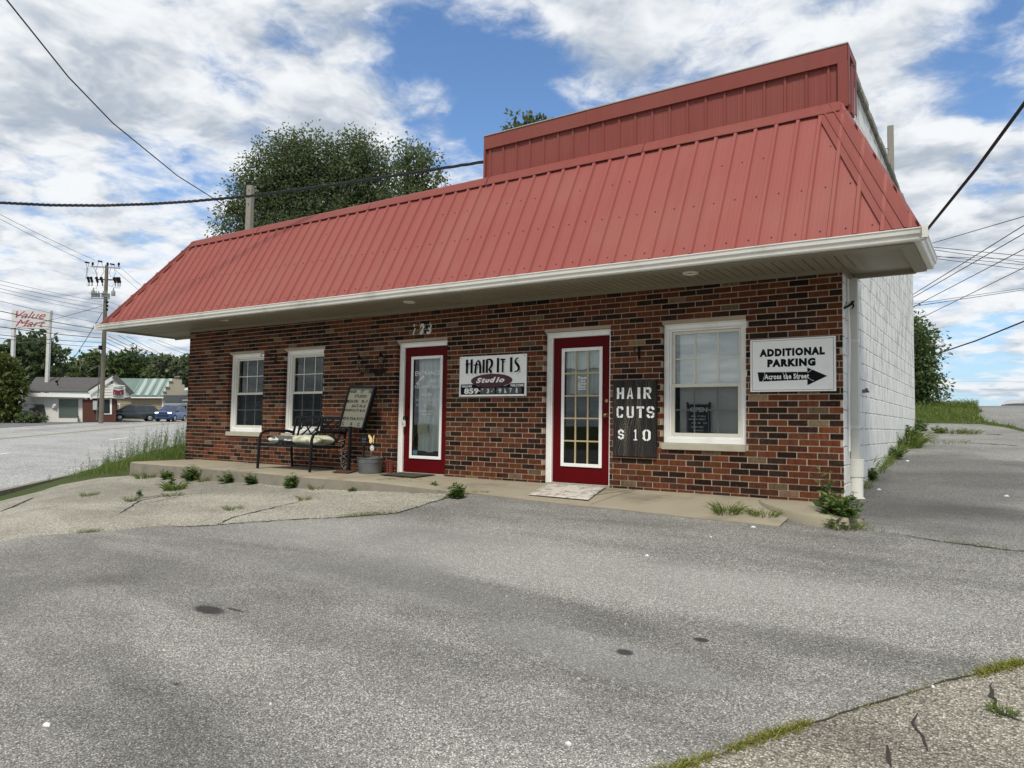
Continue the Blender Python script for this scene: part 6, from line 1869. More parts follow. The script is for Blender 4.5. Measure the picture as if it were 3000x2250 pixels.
# tall grass of the highway verge and the bank behind the shop
def meadow(name, test, bbox, n, h, wblade, m, label, seed, seed_heads=0, hfun=None, zt=None, tone=.5):
    r_ = np.random.default_rng(seed)
    Ps, As, Bs, Cs = [], [], [], []
    HP, HA, HB, HC = [], [], [], []
    cnt = 0; tries = 0
    while cnt < n and tries < n*30:
        tries += 1
        x = r_.uniform(bbox[0], bbox[1]); y = r_.uniform(bbox[2], bbox[3])
        if not test(x, y): continue
        cnt += 1
        hh = h*r_.uniform(.35, 1.1)*(1+.5*noise.noise(Vector((x*.8, y*.8, seed))))*(hfun(x, y) if hfun else 1); a = r_.uniform(0, 6.283)
        d = np.array([math.cos(a)*r_.uniform(.05, .6), math.sin(a)*r_.uniform(.05, .6), 1.0]); d /= np.linalg.norm(d)
        p = np.array([x, y, H(x, y)-.02]); c_ = tone+.35*noise.noise(Vector((x*.5, y*.5, 9)))+r_.normal(0, .16)
        for q_ in range(3):
            q = p+d*hh/3; sd_ = np.cross(d, r_.normal(size=3)); sd_ /= np.linalg.norm(sd_)
            Ps.append((p+q)/2); As.append((q-p)/2*1.05); Bs.append(sd_*wblade*(1-.25*q_)); Cs.append(c_+.08*q_)
            p = q; d = d+np.array([math.cos(a)*.16, math.sin(a)*.16, -.18]); d /= np.linalg.norm(d)
    o = link_mesh(name, quads_mesh(name, np.array(Ps), np.array(As), np.array(Bs), np.array(Cs), m, 'blade'))
    return tag(o, label, 'grass', kind='stuff')
def verge_test(x, y):
    if nn(x, y) < NCURB+.32 or x > 0.45: return False
    if inpoly(x, y, apron): return False
    if y < -.4 and noise.noise(Vector((x*7, y*7, 2)))+.9*(-.4-y) > .15: return False
    if x > -.05 and y > -1.35: return x < .42 and y < -.0 and False
    return True
vh = lambda x, y: .22+.68*max(0, min(1, (nn(x, y)+3.3)/1.6))*max(.25, min(1, (y+3.2)/2.4))
meadow('verge_grass', verge_test, (-7.5, .45, -4, 6), 9000, .36, .006, M['grass'], 'long green grass of the highway verge left of the shop', 31, hfun=vh, tone=.42)
def stalks(name, n, bbox, test, h, label, seed):
    r_ = np.random.default_rng(seed); Ps, As, Bs, Cs = [], [], [], []
    k = 0; tries = 0
    while k < n and tries < n*50:
        tries += 1
        x = r_.uniform(bbox[0], bbox[1]); y = r_.uniform(bbox[2], bbox[3])
        if not test(x, y): continue
        k += 1
        hh = h*r_.uniform(.5, 1.1)*vh(x, y); p0 = np.array([x, y, H(x, y)])
        d = np.array([r_.normal(0, .12), r_.normal(0, .12), 1]); d /= np.linalg.norm(d)
        sd_ = unit(np.cross(d, r_.normal(size=3))[None])[0]
        Ps.append(p0+d*hh/2); As.append(d*hh/2); Bs.append(sd_*.004); Cs.append(r_.normal(.35, .15))
        for j in range(26):
            t = r_.uniform(.25, 1); b_ = r_.uniform(0, 6.283); ld = np.array([math.cos(b_), math.sin(b_), r_.uniform(0, 1)]); ld /= np.linalg.norm(ld)
            ll = r_.uniform(.008, .022)*(1.1-.4*t); sd_ = unit(np.cross(ld, r_.normal(size=3))[None])[0]
            Ps.append(p0+d*hh*t+ld*ll*2.2); As.append(ld*ll); Bs.append(sd_*ll*.5); Cs.append(r_.normal(.55, .3))
    o = link_mesh(name, quads_mesh(name, np.array(Ps), np.array(As), np.array(Bs), np.array(Cs), M['weed'], 'leaf'))
    return tag(o, label, 'weed', kind='stuff')
stalks('verge_weeds', 620, (-7, .3, -3, 5.5), lambda x, y: verge_test(x, y) and nn(x, y) > NCURB+.5 and y > -1.6, .95, 'tall flowering weeds of the highway verge', 33)
bank_h = lambda x, y: .5+.5*min(1, max(0, y-8.2)/1.5)
meadow('bank_grass', lambda x, y: inpoly(x, y, bank) and x > 9.5, (9.5, 20, 7.5, 18), 15000, .20, .008, M['grass'], 'tall green grass on the bank behind the shop', 35, hfun=bank_h, tone=.5)

# ------------------------------------------------------------------ litter
def scrap(px, py, s_, label, seed):
    p = hit(px, py); r_ = random.Random(seed); mb = MB(); n_ = 7; s_ *= .62
    ring = [(s_*(.6+.5*r_.random())*math.cos(6.283*i/n_), s_*.6*(.6+.5*r_.random())*math.sin(6.283*i/n_), .006+s_*.25*r_.random()) for i in range(n_)]
    mb.add([(0, 0, .012+s_*.3)]+ring, [(0, 1+i, 1+(i+1) % n_) for i in range(n_)])
    base = [(x, y, .001) for x, y, z in ring]
    mb.add(ring+base, [(i, (i+1) % n_, n_+(i+1) % n_, n_+i) for i in range(n_)])
    o = mb.build('litter_scrap', M['litter'], loc=p)
    tag(o, label, 'litter', 'white scraps of litter on the paving')
for a in ((1896, 1630, .035, 'white crumpled scrap of litter in the middle of the asphalt', 1), (137, 2127, .040, 'white scrap of litter at the lower left of the asphalt', 2), (1666, 2183, .03, 'pale scrap at the bottom edge of the asphalt', 3),
          (2733, 2015, .02, 'small white butt beside the grass joint at the right', 4), (792, 2066, .014, 'tiny white scrap in the lower left part of the asphalt', 5), (2207, 1546, .04, 'flat white scrap near the kerb return', 6),
          (2575, 1436, .05, 'flat white scrap on the driveway beside the drain boot', 7), (2950, 1455, .05, 'white scrap on the driveway at the right edge', 8), (2083, 1575, .02, 'small white chip on the asphalt below the right window', 9), (2530, 1462, .03, 'white flake by the drain boot', 10), (2658, 1352, .05, 'white flake on the driveway half way along the wall', 11)): scrap(*a)

# ------------------------------------------------------------------ timber posts behind the roof and roof-top bits
t_ = thing('timber_post', 'weathered square timber post standing behind the red roof at the left', 'post', (.42, 1.0, 4.2))
mb = MB(); mb.obox((0, 0, .82), (1, .35, 0), (-.35, 1, 0), (0, 0, 1), .062, .062, .85); mb.build('post_shaft', M['wood_grey'], t_, bevel=.008)
mb = MB()
for z in (1.25, 1.42, 1.55): mb.tube([(.04, -.064, z), (.045, -.078, z)], .010, 6)
build_each(mb, 'bolt_hole', M['sign_black'], t_)
t_ = thing('timber_post', 'thin grey timber post with bracket wires beyond the right parapet', 'post', (12.25, 5.6, 4.6))
mb = MB(); mb.obox((0, 0, .72), (1, .2, 0), (-.2, 1, 0), (0, 0, 1), .048, .048, .85); mb.build('post_shaft', M['wood_grey'], t_, bevel=.004)
mb = MB(); mb.tube([(-.02, -.05, 1.15), (-.3, -.2, 1.16), (-.3, -.2, 1.0), (-.1, -.1, .99)], .008, 5); mb.tube([(-.3, -.2, 1.15), (-.45, -.3, .5)], .006, 5)
mb.build('bracket_wire', M['galv'], t_)
# ------------------------------------------------------------------ cables
def wire(name, label, pts_, r_, sag=0.0, group='overhead lines', m=None, strands=1, n=26):
    P_ = [Vector(p) for p in pts_]; out = []
    for a, b_ in zip(P_, P_[1:]):
        for i in range(n):
            t = i/n; p = a.lerp(b_, t); p.z -= sag*4*t*(1-t); out.append(p)
    out.append(P_[-1])
    mb = MB()
    if strands == 1: mb.tube(out, r_, 6)
    else:
        for k in range(strands):
            mb.tube([p+Vector((r_*1.1*math.cos(i*.75+k*6.283/strands), r_*1.1*math.sin(i*.75+k*6.283/strands)*.5, r_*1.1*math.sin(i*.75+k*6.283/strands))) for i, p in enumerate(out)], r_*.8, 5)
    o = mb.build(name, m or M['cable'], smooth=True)
    return tag(o, label, 'cable', group)
wire('overhead_cable', 'thick black cable sagging steeply down from the upper left to the timber post', [at(-700, -640, 8), at(-60, -85, 12), at(20, 0, 12.8), at(200, 225, 15), at(330, 360, 17.5), at(520, 515, 22), at(690, 622, 27), at(760, 670, 30)], .015, .0)
wire('overhead_cable', 'twisted black cable bundle running left from the parapet past the timber post', [at(-900, 400, 16), at(-350, 545, 14.2), at(-80, 588, 13.5), at(0, 594, 13.4), at(150, 601, 13.3), at(300, 602, 13.2), at(430, 598, 13.1), at(560, 590, 13.0), at(735, 574, 12.9), at(1000, 538, 12.4), at(1418, 474, 11.6)], .017, .0, strands=3)
wire('overhead_cable', 'thickest black cable rising from the right roof corner to the upper right', [at(2650, 750, 8.6), at(2713, 677, 8.0), at(2860, 495, 6.6), at(3080, 195, 5.2), at(3500, -500, 4.2)], .016)
for i, (a, b_, r_) in enumerate((((2729, 713), (3000, 634), .010), ((2734, 724), (3000, 750), .011), ((2736, 732), (3000, 769), .010), ((2746, 752), (3000, 760), .009), ((2746, 751), (3000, 776), .010), ((2753, 759), (3000, 790), .010),
                                 ((2700, 847), (3000, 660), .011), ((2700, 857), (3000, 684), .011), ((2700, 886), (3000, 730), .010), ((2700, 931), (3000, 784), .009), ((2700, 887), (3000, 844), .009), ((2700, 894), (3000, 849), .011), ((2717, 1046), (3000, 942), .020))):
    dx, dy_ = b_[0]-a[0], b_[1]-a[1]
    a2 = (a[0]-dx*.3, a[1]-dy_*.3); b2 = (b_[0]+dx*.3, b_[1]+dy_*.3)
    d0_, d1_ = (24, 30) if i in (1, 2, 3, 4, 5, 10, 11) else (26, 16)
    lab = ('thin cable rising gently to the right edge above the crossing lines', 'topmost of the near level thin cables right of the roof corner', 'second of the near level thin cables right of the roof corner', 'third of the near level thin cables right of the roof corner',
           'fourth of the near level thin cables right of the roof corner', 'lowest of the near level thin cables right of the roof corner', 'topmost of the four thin cables climbing steeply right of the white wall', 'second of the four thin cables climbing steeply right of the white wall',
           'third of the four thin cables climbing steeply right of the white wall', 'lowest of the four thin cables climbing steeply right of the white wall', 'upper of two gently rising thin cables right of the white wall', 'lower of two gently rising thin cables right of the white wall', 'thick black cable sloping up above the bushy tree at the right')[i]
    if i == 12: wire('overhead_cable', lab, [at(2600, 1085, 22), at(2717, 1046, 20), at(2860, 998, 17), at(3090, 905, 14), at(3900, 480, 9)], .016)
    else: wire('overhead_cable', lab, [at(*a2, d0_)+(at(*a2, d0_)-at(*b2, d1_)).normalized()*3, at(*b2, d1_)+(at(*b2, d1_)-at(*a2, d0_)).normalized()*45], r_, .0)
for i, y in enumerate((1118, 1142, 1158)):
    wire('overhead_cable', ('topmost', 'middle', 'lowest')[i]+' of three faint far level lines low over the right horizon', [at(2300, y-1, 260), at(4200, y+1, 260)], .022, 0, 'overhead lines', M['galv'])
# ------------------------------------------------------------------ utility pole
PD = 68.0
pb = at(296, 1234, PD); pt = at(313, 777, PD)
ph = pt.z-pb.z
t_ = thing('utility_pole', 'tall wooden utility pole with crossarms and capacitor bank across the highway', 'utility pole', pb)
lean = Vector((pt.x-pb.x, pt.y-pb.y, 0))/ph
def pz(zpx): return ph*(1234-zpx)/(1234-777.0)
def PP(u, zpx, v=0.0):                         # u metres across the picture, along the pole's crossarms
    z = pz(zpx); return Vector((RT[0]*u+lean.x*z, RT[1]*u+lean.y*z+v, z))
mb = MB(); mb.tube([PP(0, 1240), PP(0, 1000), PP(0, 777)], [.22, .19, .15], 10)
mb.build('pole_shaft', plain('pole_wood', (.15, .135, .105), .9, var=.3, scale=2, bump=.3), t_, smooth=True)
k = PD/FPX
mb = MB(); mb.bar(PP(-47*k, 781), PP(38*k, 785), .11, .12); mb.build('crossarm', plain('grey_crossarm', (.30, .31, .31), .8), t_)
mb = MB(); mb.bar(PP(-27*k, 819), PP(33*k, 820), .10, .10); mb.build('crossarm', M['black_metal'], t_)
def insul(us, ypx, r_, m, name, top=.22):
    for u in us:
        mb = MB(); c = PP(u*k, ypx); mb.lathe([(r_*.3, -top*.8), (r_*.5, -top*.2), (r_, 0), (r_*.6, top*.2), (r_*.9, top*.4), (r_*.4, top*.7), (.01, top*.8)], c, 8); mb.build(name, m, t_, smooth=True)
insul((-41.5, 2, 35), 775, .13, M['iron'], 'insulator', .28)
M['porcelain'] = plain('grey_porcelain', (.24, .25, .25), .4)
for u in (-55, -46, -30, -16, 22, 30, 36):
    mb = MB(); a = PP(u*k, 812); b_ = PP((u+5)*k, 828); mb.tube([a, b_], .11, 7); mb.tube([b_, b_+Vector((0, 0, -.35))], .04, 6); mb.tube([PP((u-3)*k, 816), PP((u+5)*k, 814)], .06, 6); mb.build('cutout', M['iron'], t_)
for u, w_ in ((-37, 12), (22, 10)):
    mb = MB(); c = PP(u*k, 866); mb.lathe([(.0, 0), (.17, 0), (.18, .04), (.18, .40), (.14, .45), (0, .46)], c, 10); mb.tube([c+Vector((0, 0, .45)), c+Vector((0, 0, .75))], [.09, .03], 7); mb.build('regulator_can', M['porcelain'], t_, smooth=True)
for u in (-30, -25, -20, -13, 0, 6, 12):
    mb = MB(); c = PP(u*k, 872, -.25); mb.box(c.x-.06, c.x+.06, c.y-.12, c.y+.12, c.z, c.z+.36); mb.tube([c+Vector((0, 0, .36)), c+Vector((0, 0, .62))], [.07, .03], 6); mb.build('capacitor_unit', M['porcelain'], t_)
mb = MB()
for y in (861, 876): mb.bar(PP(-36*k, y, -.15), PP(16*k, y, -.15), .04, .05); mb.bar(PP(-36*k, y, -.42), PP(16*k, y, -.42), .04, .05)
for u in (-36, 14, 16): mb.bar(PP(u*k, 861, -.15), PP(u*k, 877, -.15), .05, .05)
mb.build('rack', M['porcelain'], t_)
mb = MB()
def jump(a, b_, s_=.3): mb.tube([a, (a+b_)/2+Vector((RT[0]*s_, RT[1]*s_, -.2)), b_], .018, 5)
for (u0, y0_, u1, y1_, s_) in ((-60, 772, -62, 815, .15), (-52, 772, -56, 812, -.15), (-24, 766, -25, 815, -.25), (-16, 768, -17, 812, .3), (14, 778, 14, 812, -.2), (22, 778, 20, 815, .15), (-42, 778, -30, 815, .3), (-56, 830, -38, 835, -.3), (-30, 838, -34, 845, .2), (34, 832, 22, 842, .4), (22, 832, 8, 836, .1), (-10, 832, -8, 842, .2)):
    jump(PP(u0*k, y0_), PP(u1*k, y1_), s_)
mb.build('jumper_wire', M['cable'], t_, smooth=True)
for u, y in ((-58, 770), (-20, 766), (16, 774)):
    mb = MB(); mb.tube([PP((u-6)*k, y-1), PP((u+6)*k, y+1)], .08, 6); mb.build('line_switch', M['iron'], t_)
for y in (885, 896, 907):
    mb = MB(); c = PP(5*k, y); mb.sphere(c, .13, 8, 6); mb.build('spool_insulator', M['iron'], t_)
mb = MB(); c = PP(-6*k, 1019); mb.box(c.x-.22, c.x+.22, c.y-.2, c.y+.2, c.z-.2, c.z+.2); mb.build('splice_case', M['iron'], t_)
mb = MB(); mb.tube([PP(-9*k, 1070, -.05), PP(-8*k, 1230, -.15)], .05, 6); mb.build('riser_pipe', M['galv'], t_, smooth=True)
ordn = ('topmost', 'second', 'third', 'fourth', 'fifth', 'sixth', 'seventh', 'eighth', 'ninth', 'tenth', 'eleventh', 'twelfth')
for i, (y0_, x1_, y1_, r_) in enumerate(((632, 278, 762, .024), (645, 262, 771, .024), (822, 300, 884, .022), (834, 304, 894, .022), (845, 301, 906, .022), (855, 300, 917, .022), (882, 295, 947, .024), (911, 298, 966, .048), (933.5, 297, 978, .032), (956, 297, 990, .050), (979, 297, 1003, .042), (989, 296, 1017, .034))):
    x0_ = 0 if y0_ > 650 else 0
    dx, dy_ = x1_-x0_, y1_-y0_
    wire('power_line', ordn[i]+' from the top of the lines running left from the utility pole', [at(x0_-dx*.4, y0_-dy_*.48, 44), at(x1_, y1_, PD)], r_*.6, .12, 'lines running left from the utility pole')
for i, (a, b_, r_) in enumerate((((348, 779), (419, 838), .022), ((336, 789), (407, 847), .022), ((318, 883), (357, 893), .02), ((318, 898), (340, 906), .02), ((318, 985), (600, 1110), .034), ((347, 983), (552, 1083), .03), ((372, 985), (524, 1058), .024), ((435, 994), (554, 1037), .024), ((461, 996), (554, 1025), .022),
                                 ((311, 992), (552, 1094), .034), ((310, 1003), (549, 1103), .034), ((310, 1017), (549, 1113), .03))):
    dx, dy_ = b_[0]-a[0], b_[1]-a[1]
    dd = 62 if i < 2 or 3 < i < 9 else PD
    ext_ = 1.5 if i < 2 else .5
    wire('power_line', ordn[i]+' of the lines running right from the utility pole behind the shop', [at(*a, PD), at(b_[0]+dx*ext_, b_[1]+dy_*ext_, 95)], r_*.65, .15, 'lines running right from the utility pole')
wire('guy_wire', 'steep guy wire from the utility pole down to the grey roof mast', [at(300, 915, PD), at(165, 1122, 73)], .030, .25)
wire('guy_wire', 'wire with a splice running from the utility pole to the pole sign', [at(300, 896, PD), at(30, 965, 74)], .020, .1)

# ------------------------------------------------------------------ pole sign across the highway
SDp = 75.0
sb = at(34, 1231, SDp); ks_ = SDp/FPX
t_ = thing('pole_sign', 'tall white two-post sign reading Value Mart in red script', 'sign', sb)
U_ = Vector((RT[0], RT[1], 0)).normalized(); Vv = Vector((-U_.y, U_.x, 0))
def SP(px, py, v=0.0):
    q = at(px, py, SDp)-sb; return q+Vv*v
for (x0_, y0_, x1_, y1_) in ((32, 1230, 42, 908), (133, 1232, 147, 910)):
    mb = MB(); a, b_ = SP(x0_, y0_), SP(x1_, y1_); mb.bar(a, b_, .30, .30, Vv); mb.build('post', plain('white_sign_post', (.62, .62, .60), .6, var=.08, dirt=(.3, .28, .24), dirt_amt=.4), t_)
    mb = MB(); mb.box(a.x-.45, a.x+.45, a.y-.45, a.y+.45, a.z-.1, a.z+.08); mb.build('footing', M['concrete'], t_)
mb = MB(); q = [SP(41, 961, -.2), SP(146, 964, -.2), SP(151, 912, -.2), SP(43, 908, -.2)]; q2 = [p+Vv*.45 for p in q]
mb.add(q+q2, [(0, 1, 2, 3), (7, 6, 5, 4), (0, 4, 5, 1), (1, 5, 6, 2), (2, 6, 7, 3), (3, 7, 4, 0)]); mb.build('sign_cabinet', plain('white_sign_face', (.60, .61, .60), .5, var=.05), t_)
mb = MB()
q0, qx, qz = SP(41, 961, -.215), SP(146, 964, -.215)-SP(41, 961, -.215), SP(43, 908, -.215)-SP(41, 961, -.215)
fs_ = lambda u, v: q0+qx*u+qz*v
text_fit(mb, 'Value', .07, .91, .54, .93, fs_, shear=.5); text_fit(mb, 'Mart', .07, .91, .08, .47, fs_, shear=.5)
mb.build('red_script', plain('red_script_paint', (.40, .06, .10), .5), t_)

# ------------------------------------------------------------------ buildings across the highway
M['white_siding'] = plain('peeling_white_siding', (.70, .69, .65), .7, var=.1, scale=1.2, dirt=(.30, .28, .25), dirt_amt=.5)
M['grey_shingle'] = plain('grey_shingles', (.085, .083, .080), .95, var=.25, scale=2.5)
M['green_metal'] = plain('green_metal_roof', (.115, .175, .145), .6, var=.15, scale=.8, dirt=(.20, .26, .23), dirt_amt=.5)
M['tan_siding'] = plain('tan_lap_siding', (.42, .36, .245), .65, var=.06)
M['stucco'] = plain('tan_stucco', (.34, .31, .25), .9, var=.08, scale=.8, dirt=(.24, .22, .17), dirt_amt=.4)
M['far_brick'] = plain('distant_brick', (.085, .034, .024), .9, var=.25, scale=9)
M['roller_green'] = plain('grey_green_roller', (.17, .21, .19), .5, var=.06)
M['dark_glass'] = plain('dark_window_glass', (.02, .024, .026), .08, spec=.6)
M['awning'] = plain('charcoal_awning', (.035, .042, .05), .7, var=.15)
BD = 73.0
kb = BD/FPX
pbase = at(85, 1236, BD)
def BP(px, py, back=0.0, d=BD):               # survey point of the building front, pushed back into the lot
    p = at(px, py, d); return Vector((p.x, p.y, p.z))+Vector((-.885, .465, 0))*back
def face(mb, *pp): mb.add([tuple(p) for p in pp], [tuple(range(len(pp)))])
def slab(mb, pp, vec):                        # polygon given real thickness along vec
    n_ = len(pp); q = [Vector(p) for p in pp]; r_ = [p+Vector(vec) for p in q]
    mb.add(q+r_, [tuple(range(n_)), tuple(reversed(range(n_, 2*n_)))]+[(i, (i+1) % n_, n_+(i+1) % n_, n_+i) for i in range(n_)])
BK = Vector((-.885, .465, 0))
t_ = thing('grey_roofed_shop', 'old white shop with grey shingle roof, roller door and brick bay across the highway', 'building', (0, 0, 0))
mb = MB(); slab(mb, [BP(60, 1240), BP(243, 1240), BP(243, 1160), BP(60, 1160)], BK*9); wl = mb.build('wall', M['white_siding'], t_)
mb = MB(); slab(mb, [BP(242.5, 1240, -.5), BP(340, 1240, -.5), BP(340, 1170, -.5), BP(242.5, 1170, -.5)], BK*9.4); mb.build('brick_bay', M['far_brick'], t_)
mb = MB(); pp = [BP(75, 1149, -.9), BP(268, 1151, -.9), BP(336, 1106, 2.6), BP(92, 1102, 4)]; slab(mb, pp, (0, 0, .12)); mb.build('roof', M['grey_shingle'], t_)
mb = MB(); slab(mb, [BP(72, 1162, -.85), BP(278, 1166, -.85), BP(278, 1155, -.85), BP(72, 1151, -.85)], BK*.25); mb.build('fascia_board', M['white_trim'], t_)
mb = MB(); slab(mb, [BP(268, 1168, -1.0), BP(384, 1164, -1.0), BP(334, 1110, -1.0)], BK*8); gb_ = mb.build('gable', M['white_siding'], t_)
mb = MB()
for i in range(1, 7):
    f_ = i/7.0; y = 1166-54*f_; mb.bar(BP(268+66*f_+2, y, -1.01), BP(384-50*f_-2, y, -1.01), .02, .03)
mb.bar(BP(327, 1128, -1.02), BP(327, 1118, -1.02), .1, .22); mb.build('lap_line', plain('shadow_line', (.16, .155, .14), .9), gb_)
mb = MB()
mb.bar(BP(264, 1152, -1.15), BP(335, 1107, -1.15), .34, .16, BK); mb.bar(BP(335, 1107, -1.15), BP(386, 1159, -1.15), .34, .16, BK); mb.build('rake_board', M['white_trim'], t_)
mb = MB(); mb.bar(BP(264, 1148, -1.2), BP(335, 1103.5, -1.2), .5, .08, BK); mb.bar(BP(335, 1103.5, -1.2), BP(387, 1156, -1.2), .5, .08, BK); mb.build('roof_edge', M['grey_shingle'], t_)
mb = MB(); slab(mb, [BP(172, 1223, -.06), BP(229, 1223, -.06), BP(229, 1169, -.06), BP(172, 1169, -.06)], BK*.05); rd = mb.build('roller_door', M['roller_green'], t_)
mb = MB()
for i in range(1, 20): y = 1169+54*i/20; mb.bar(BP(172.5, y, -.08), BP(228.5, y, -.08), .015, .02)
mb.build('slat_line', plain('roller_shadow', (.09, .12, .11), .6), rd)
mb = MB(); slab(mb, [BP(300, 1214, -.56), BP(328, 1214, -.56), BP(328, 1168, -.56), BP(300, 1168, -.56)], BK*.08); wn = mb.build('window', M['white_trim'], t_)
mb = MB(); slab(mb, [BP(303, 1211, -.60), BP(322, 1211, -.60), BP(322, 1170, -.60), BP(303, 1170, -.60)], BK*.03); mb.build('pane', M['dark_glass'], wn)
mb = MB(); slab(mb, [BP(273, 1201, -.8), BP(288, 1201, -.8), BP(288, 1174, -.8), BP(273, 1174, -.8)], BK*.25); mb.build('meter_cabinet', plain('grey_cabinet', (.40, .42, .43), .5), t_)
mb = MB(); slab(mb, [BP(153, 1195, -.2), BP(166, 1195, -.2), BP(166, 1181, -.2), BP(153, 1181, -.2)], BK*.18); c = BP(161, 1188, -.3); mb.sphere(c, .13, 8, 6); mb.build('electric_meter', M['white_trim'], t_)
mb = MB(); mb.tube([BP(166, 1135, 1), BP(166, 1113, 1)], .05, 6); mb.sphere(BP(163, 1116, 1), .14, 8, 6); mb.build('service_mast', M['iron'], t_)
mb = MB(); slab(mb, [BP(228, 1238, -.3), BP(231, 1238, -.3), BP(231, 1218, -.3), BP(228, 1218, -.3)], BK*.1); mb.build('bollard_pipe', M['iron'], t_)
t_ = thing('hanging_shop_sign', 'square white hanging sign with a red banner reading PIONEER before the shingled gable', 'sign', BP(348, 1172, -2.2))
o0 = BP(348, 1172, -2.2)
def QP(px, py, b_=-2.2): return BP(px, py, b_)-o0
mb = MB(); slab(mb, [QP(328.5, 1168), QP(365.5, 1169), QP(368, 1136), QP(330, 1133.5)], BK*.16); mb.build('sign_panel', plain('sign_face_white', (.60, .62, .61), .5), t_)
q0, qx, qz = QP(328.5, 1168, -2.23), QP(365.5, 1169, -2.23)-QP(328.5, 1168, -2.23), QP(330, 1133.5, -2.23)-QP(328.5, 1168, -2.23)
f3 = lambda u, v: q0+qx*u+qz*v
mb = MB(); mb.add([f3(*p) for p in ((.08, .30), (.92, .30), (.90, .50), (.92, .73), (.5, .64), (.08, .73), (.10, .5))], [tuple(range(7))]); mb.build('red_banner', plain('red_banner_paint', (.16, .02, .03), .5), t_)
mb = MB(); f4 = lambda u, v: f3(u, v)-BK*.02
text_fit(mb, 'PIONEER', .15, .85, .78, .92, f4, offset=.02); mb.add([f4(.5+.4*math.cos(6.283*i/28), .18+.10*math.sin(6.283*i/28)) for i in range(28)], [tuple(range(28))]); mb.build('dark_lettering', plain('dark_green_paint', (.03, .06, .05), .5), t_)
mb = MB(); f5 = lambda u, v: f3(u, v)-BK*.03
text_fit(mb, '734-4444', .16, .84, .13, .235, f5, offset=.03)
for u_ in (.2, .68): mb.add([f5(u_, .34), f5(u_+.025, .34), f5(u_+.025, .50), f5(u_, .50)], [(0, 1, 2, 3)]); mb.build('white_lettering', M['letter_white'], t_)
mb = MB(); mb.tube([QP(327, 1140), QP(327, 1130), QP(366, 1133)], .05, 6); mb.build('hanger_bar', M['white_trim'], t_)

t_ = thing('tan_siding_shop', 'long tan sided shop with green metal roof and stepped gable front across the highway', 'building', (0, 0, 0))
D2_ = 84.0
GP = lambda px, py, back=0.0: BP(px, py, back, D2_)
mb = MB(); slab(mb, [GP(330, 1236), GP(477, 1236), GP(477, 1162), GP(330, 1162)], BK*9); wl = mb.build('wall', M['tan_siding'], t_)
mb = MB()
for i in range(1, 15): y = 1166+68*i/15; mb.bar(GP(331, y, -.02), GP(476.5, y, -.02), .02, .025)
mb.build('lap_line', plain('siding_shadow', (.25, .21, .14), .8), wl)
mb = MB(); rf0, rf1, rf2, rf3 = GP(330, 1162, -.5), GP(478, 1163, -.5), GP(505, 1105, 6), GP(112, 1099.5, 6); slab(mb, [GP(120, 1160, -.2), rf1, rf2, rf3], (0, 0, .1)); rf = mb.build('roof', M['green_metal'], t_)
mb = MB()
for i in range(1, 13):
    a = GP(378+8.2*i, 1162, -.5); b_ = GP(378+8.2*i+32, 1105.5, 6); mb.bar(a+Vector((0, 0, .14)), b_+Vector((0, 0, .14)), .05 if i % 3 else .40, .05)
mb.build('roof_seam', plain('pale_roof_stripe', (.34, .42, .38), .5), rf)
mb = MB(); slab(mb, [GP(378, 1166.5, -.6), GP(478, 1167, -.6), GP(478, 1163.5, -.6), GP(378, 1163, -.6)], BK*.2); slab(mb, [GP(474.5, 1236, -.15), GP(478, 1236, -.15), GP(478, 1163, -.15), GP(474.5, 1163, -.15)], BK*.2); mb.build('trim_board', M['white_trim'], t_)
mb = MB(); slab(mb, [GP(338, 1212, -.05), GP(352, 1212, -.05), GP(352, 1182, -.05), GP(338, 1182, -.05)], BK*.1); wn = mb.build('window', M['white_trim'], t_)
mb = MB(); slab(mb, [GP(340, 1210, -.12), GP(349, 1210, -.12), GP(349, 1185, -.12), GP(340, 1185, -.12)], BK*.05); mb.build('pane', plain('grey_pane', (.22, .25, .24), .2), wn)
mb = MB()
steps = [(478, 1238), (478, 1147), (485, 1147), (485, 1134), (495, 1134), (495, 1117), (504, 1117), (504, 1110), (512, 1110), (512, 1104), (525, 1104), (525, 1112), (532, 1112), (532, 1127), (540, 1127), (540, 1143), (549, 1143), (600, 1150), (600, 1238)]
slab(mb, [GP(a, b_, -.4) for a, b_ in steps], BK*.6); ft = mb.build('stepped_gable_front', M['stucco'], t_)
mb = MB()
for (x0_, x1_, y) in ((476.5, 486, 1147), (483.5, 496, 1134), (493.5, 505, 1117), (510.5, 526, 1104)): slab(mb, [GP(x0_, y+1.5, -.6), GP(x1_, y+1.5, -.6), GP(x1_, y-1.2, -.6), GP(x0_, y-1.2, -.6)], BK*.9)
mb.build('step_cap', M['stucco'], ft)
mb = MB(); ap = []
for i in range(9):
    a = math.pi/2*i/8; ap.append((1158+31-31*math.sin(a) if False else 1189-31*math.sin(a), 1.7*math.cos(a)))
N = len(ap)
for (qx) in (480, 600):
    for (yy, bk_) in ap: mb.v.append(tuple(GP(qx, yy, -.45-bk_)))
for j in range(N-1): mb.face((j, j+1, N+j+1, N+j))
mb.face(list(range(N))); aw = mb.build('barrel_awning', M['awning'], t_, smooth=True)
mb = MB(); slab(mb, [GP(480, 1189, -2.15), GP(600, 1189, -2.15), GP(600, 1182, -2.15), GP(480, 1182, -2.15)], BK*.05); 
for y in (1172, 1181): slab(mb, [GP(530, y+4.2, -2.2), GP(548, y+4.2, -2.2), GP(548, y, -2.2), GP(530, y, -2.2)], BK*.04)
mb.build('awning_lettering', plain('pale_awning_band', (.30, .33, .33), .6), aw)
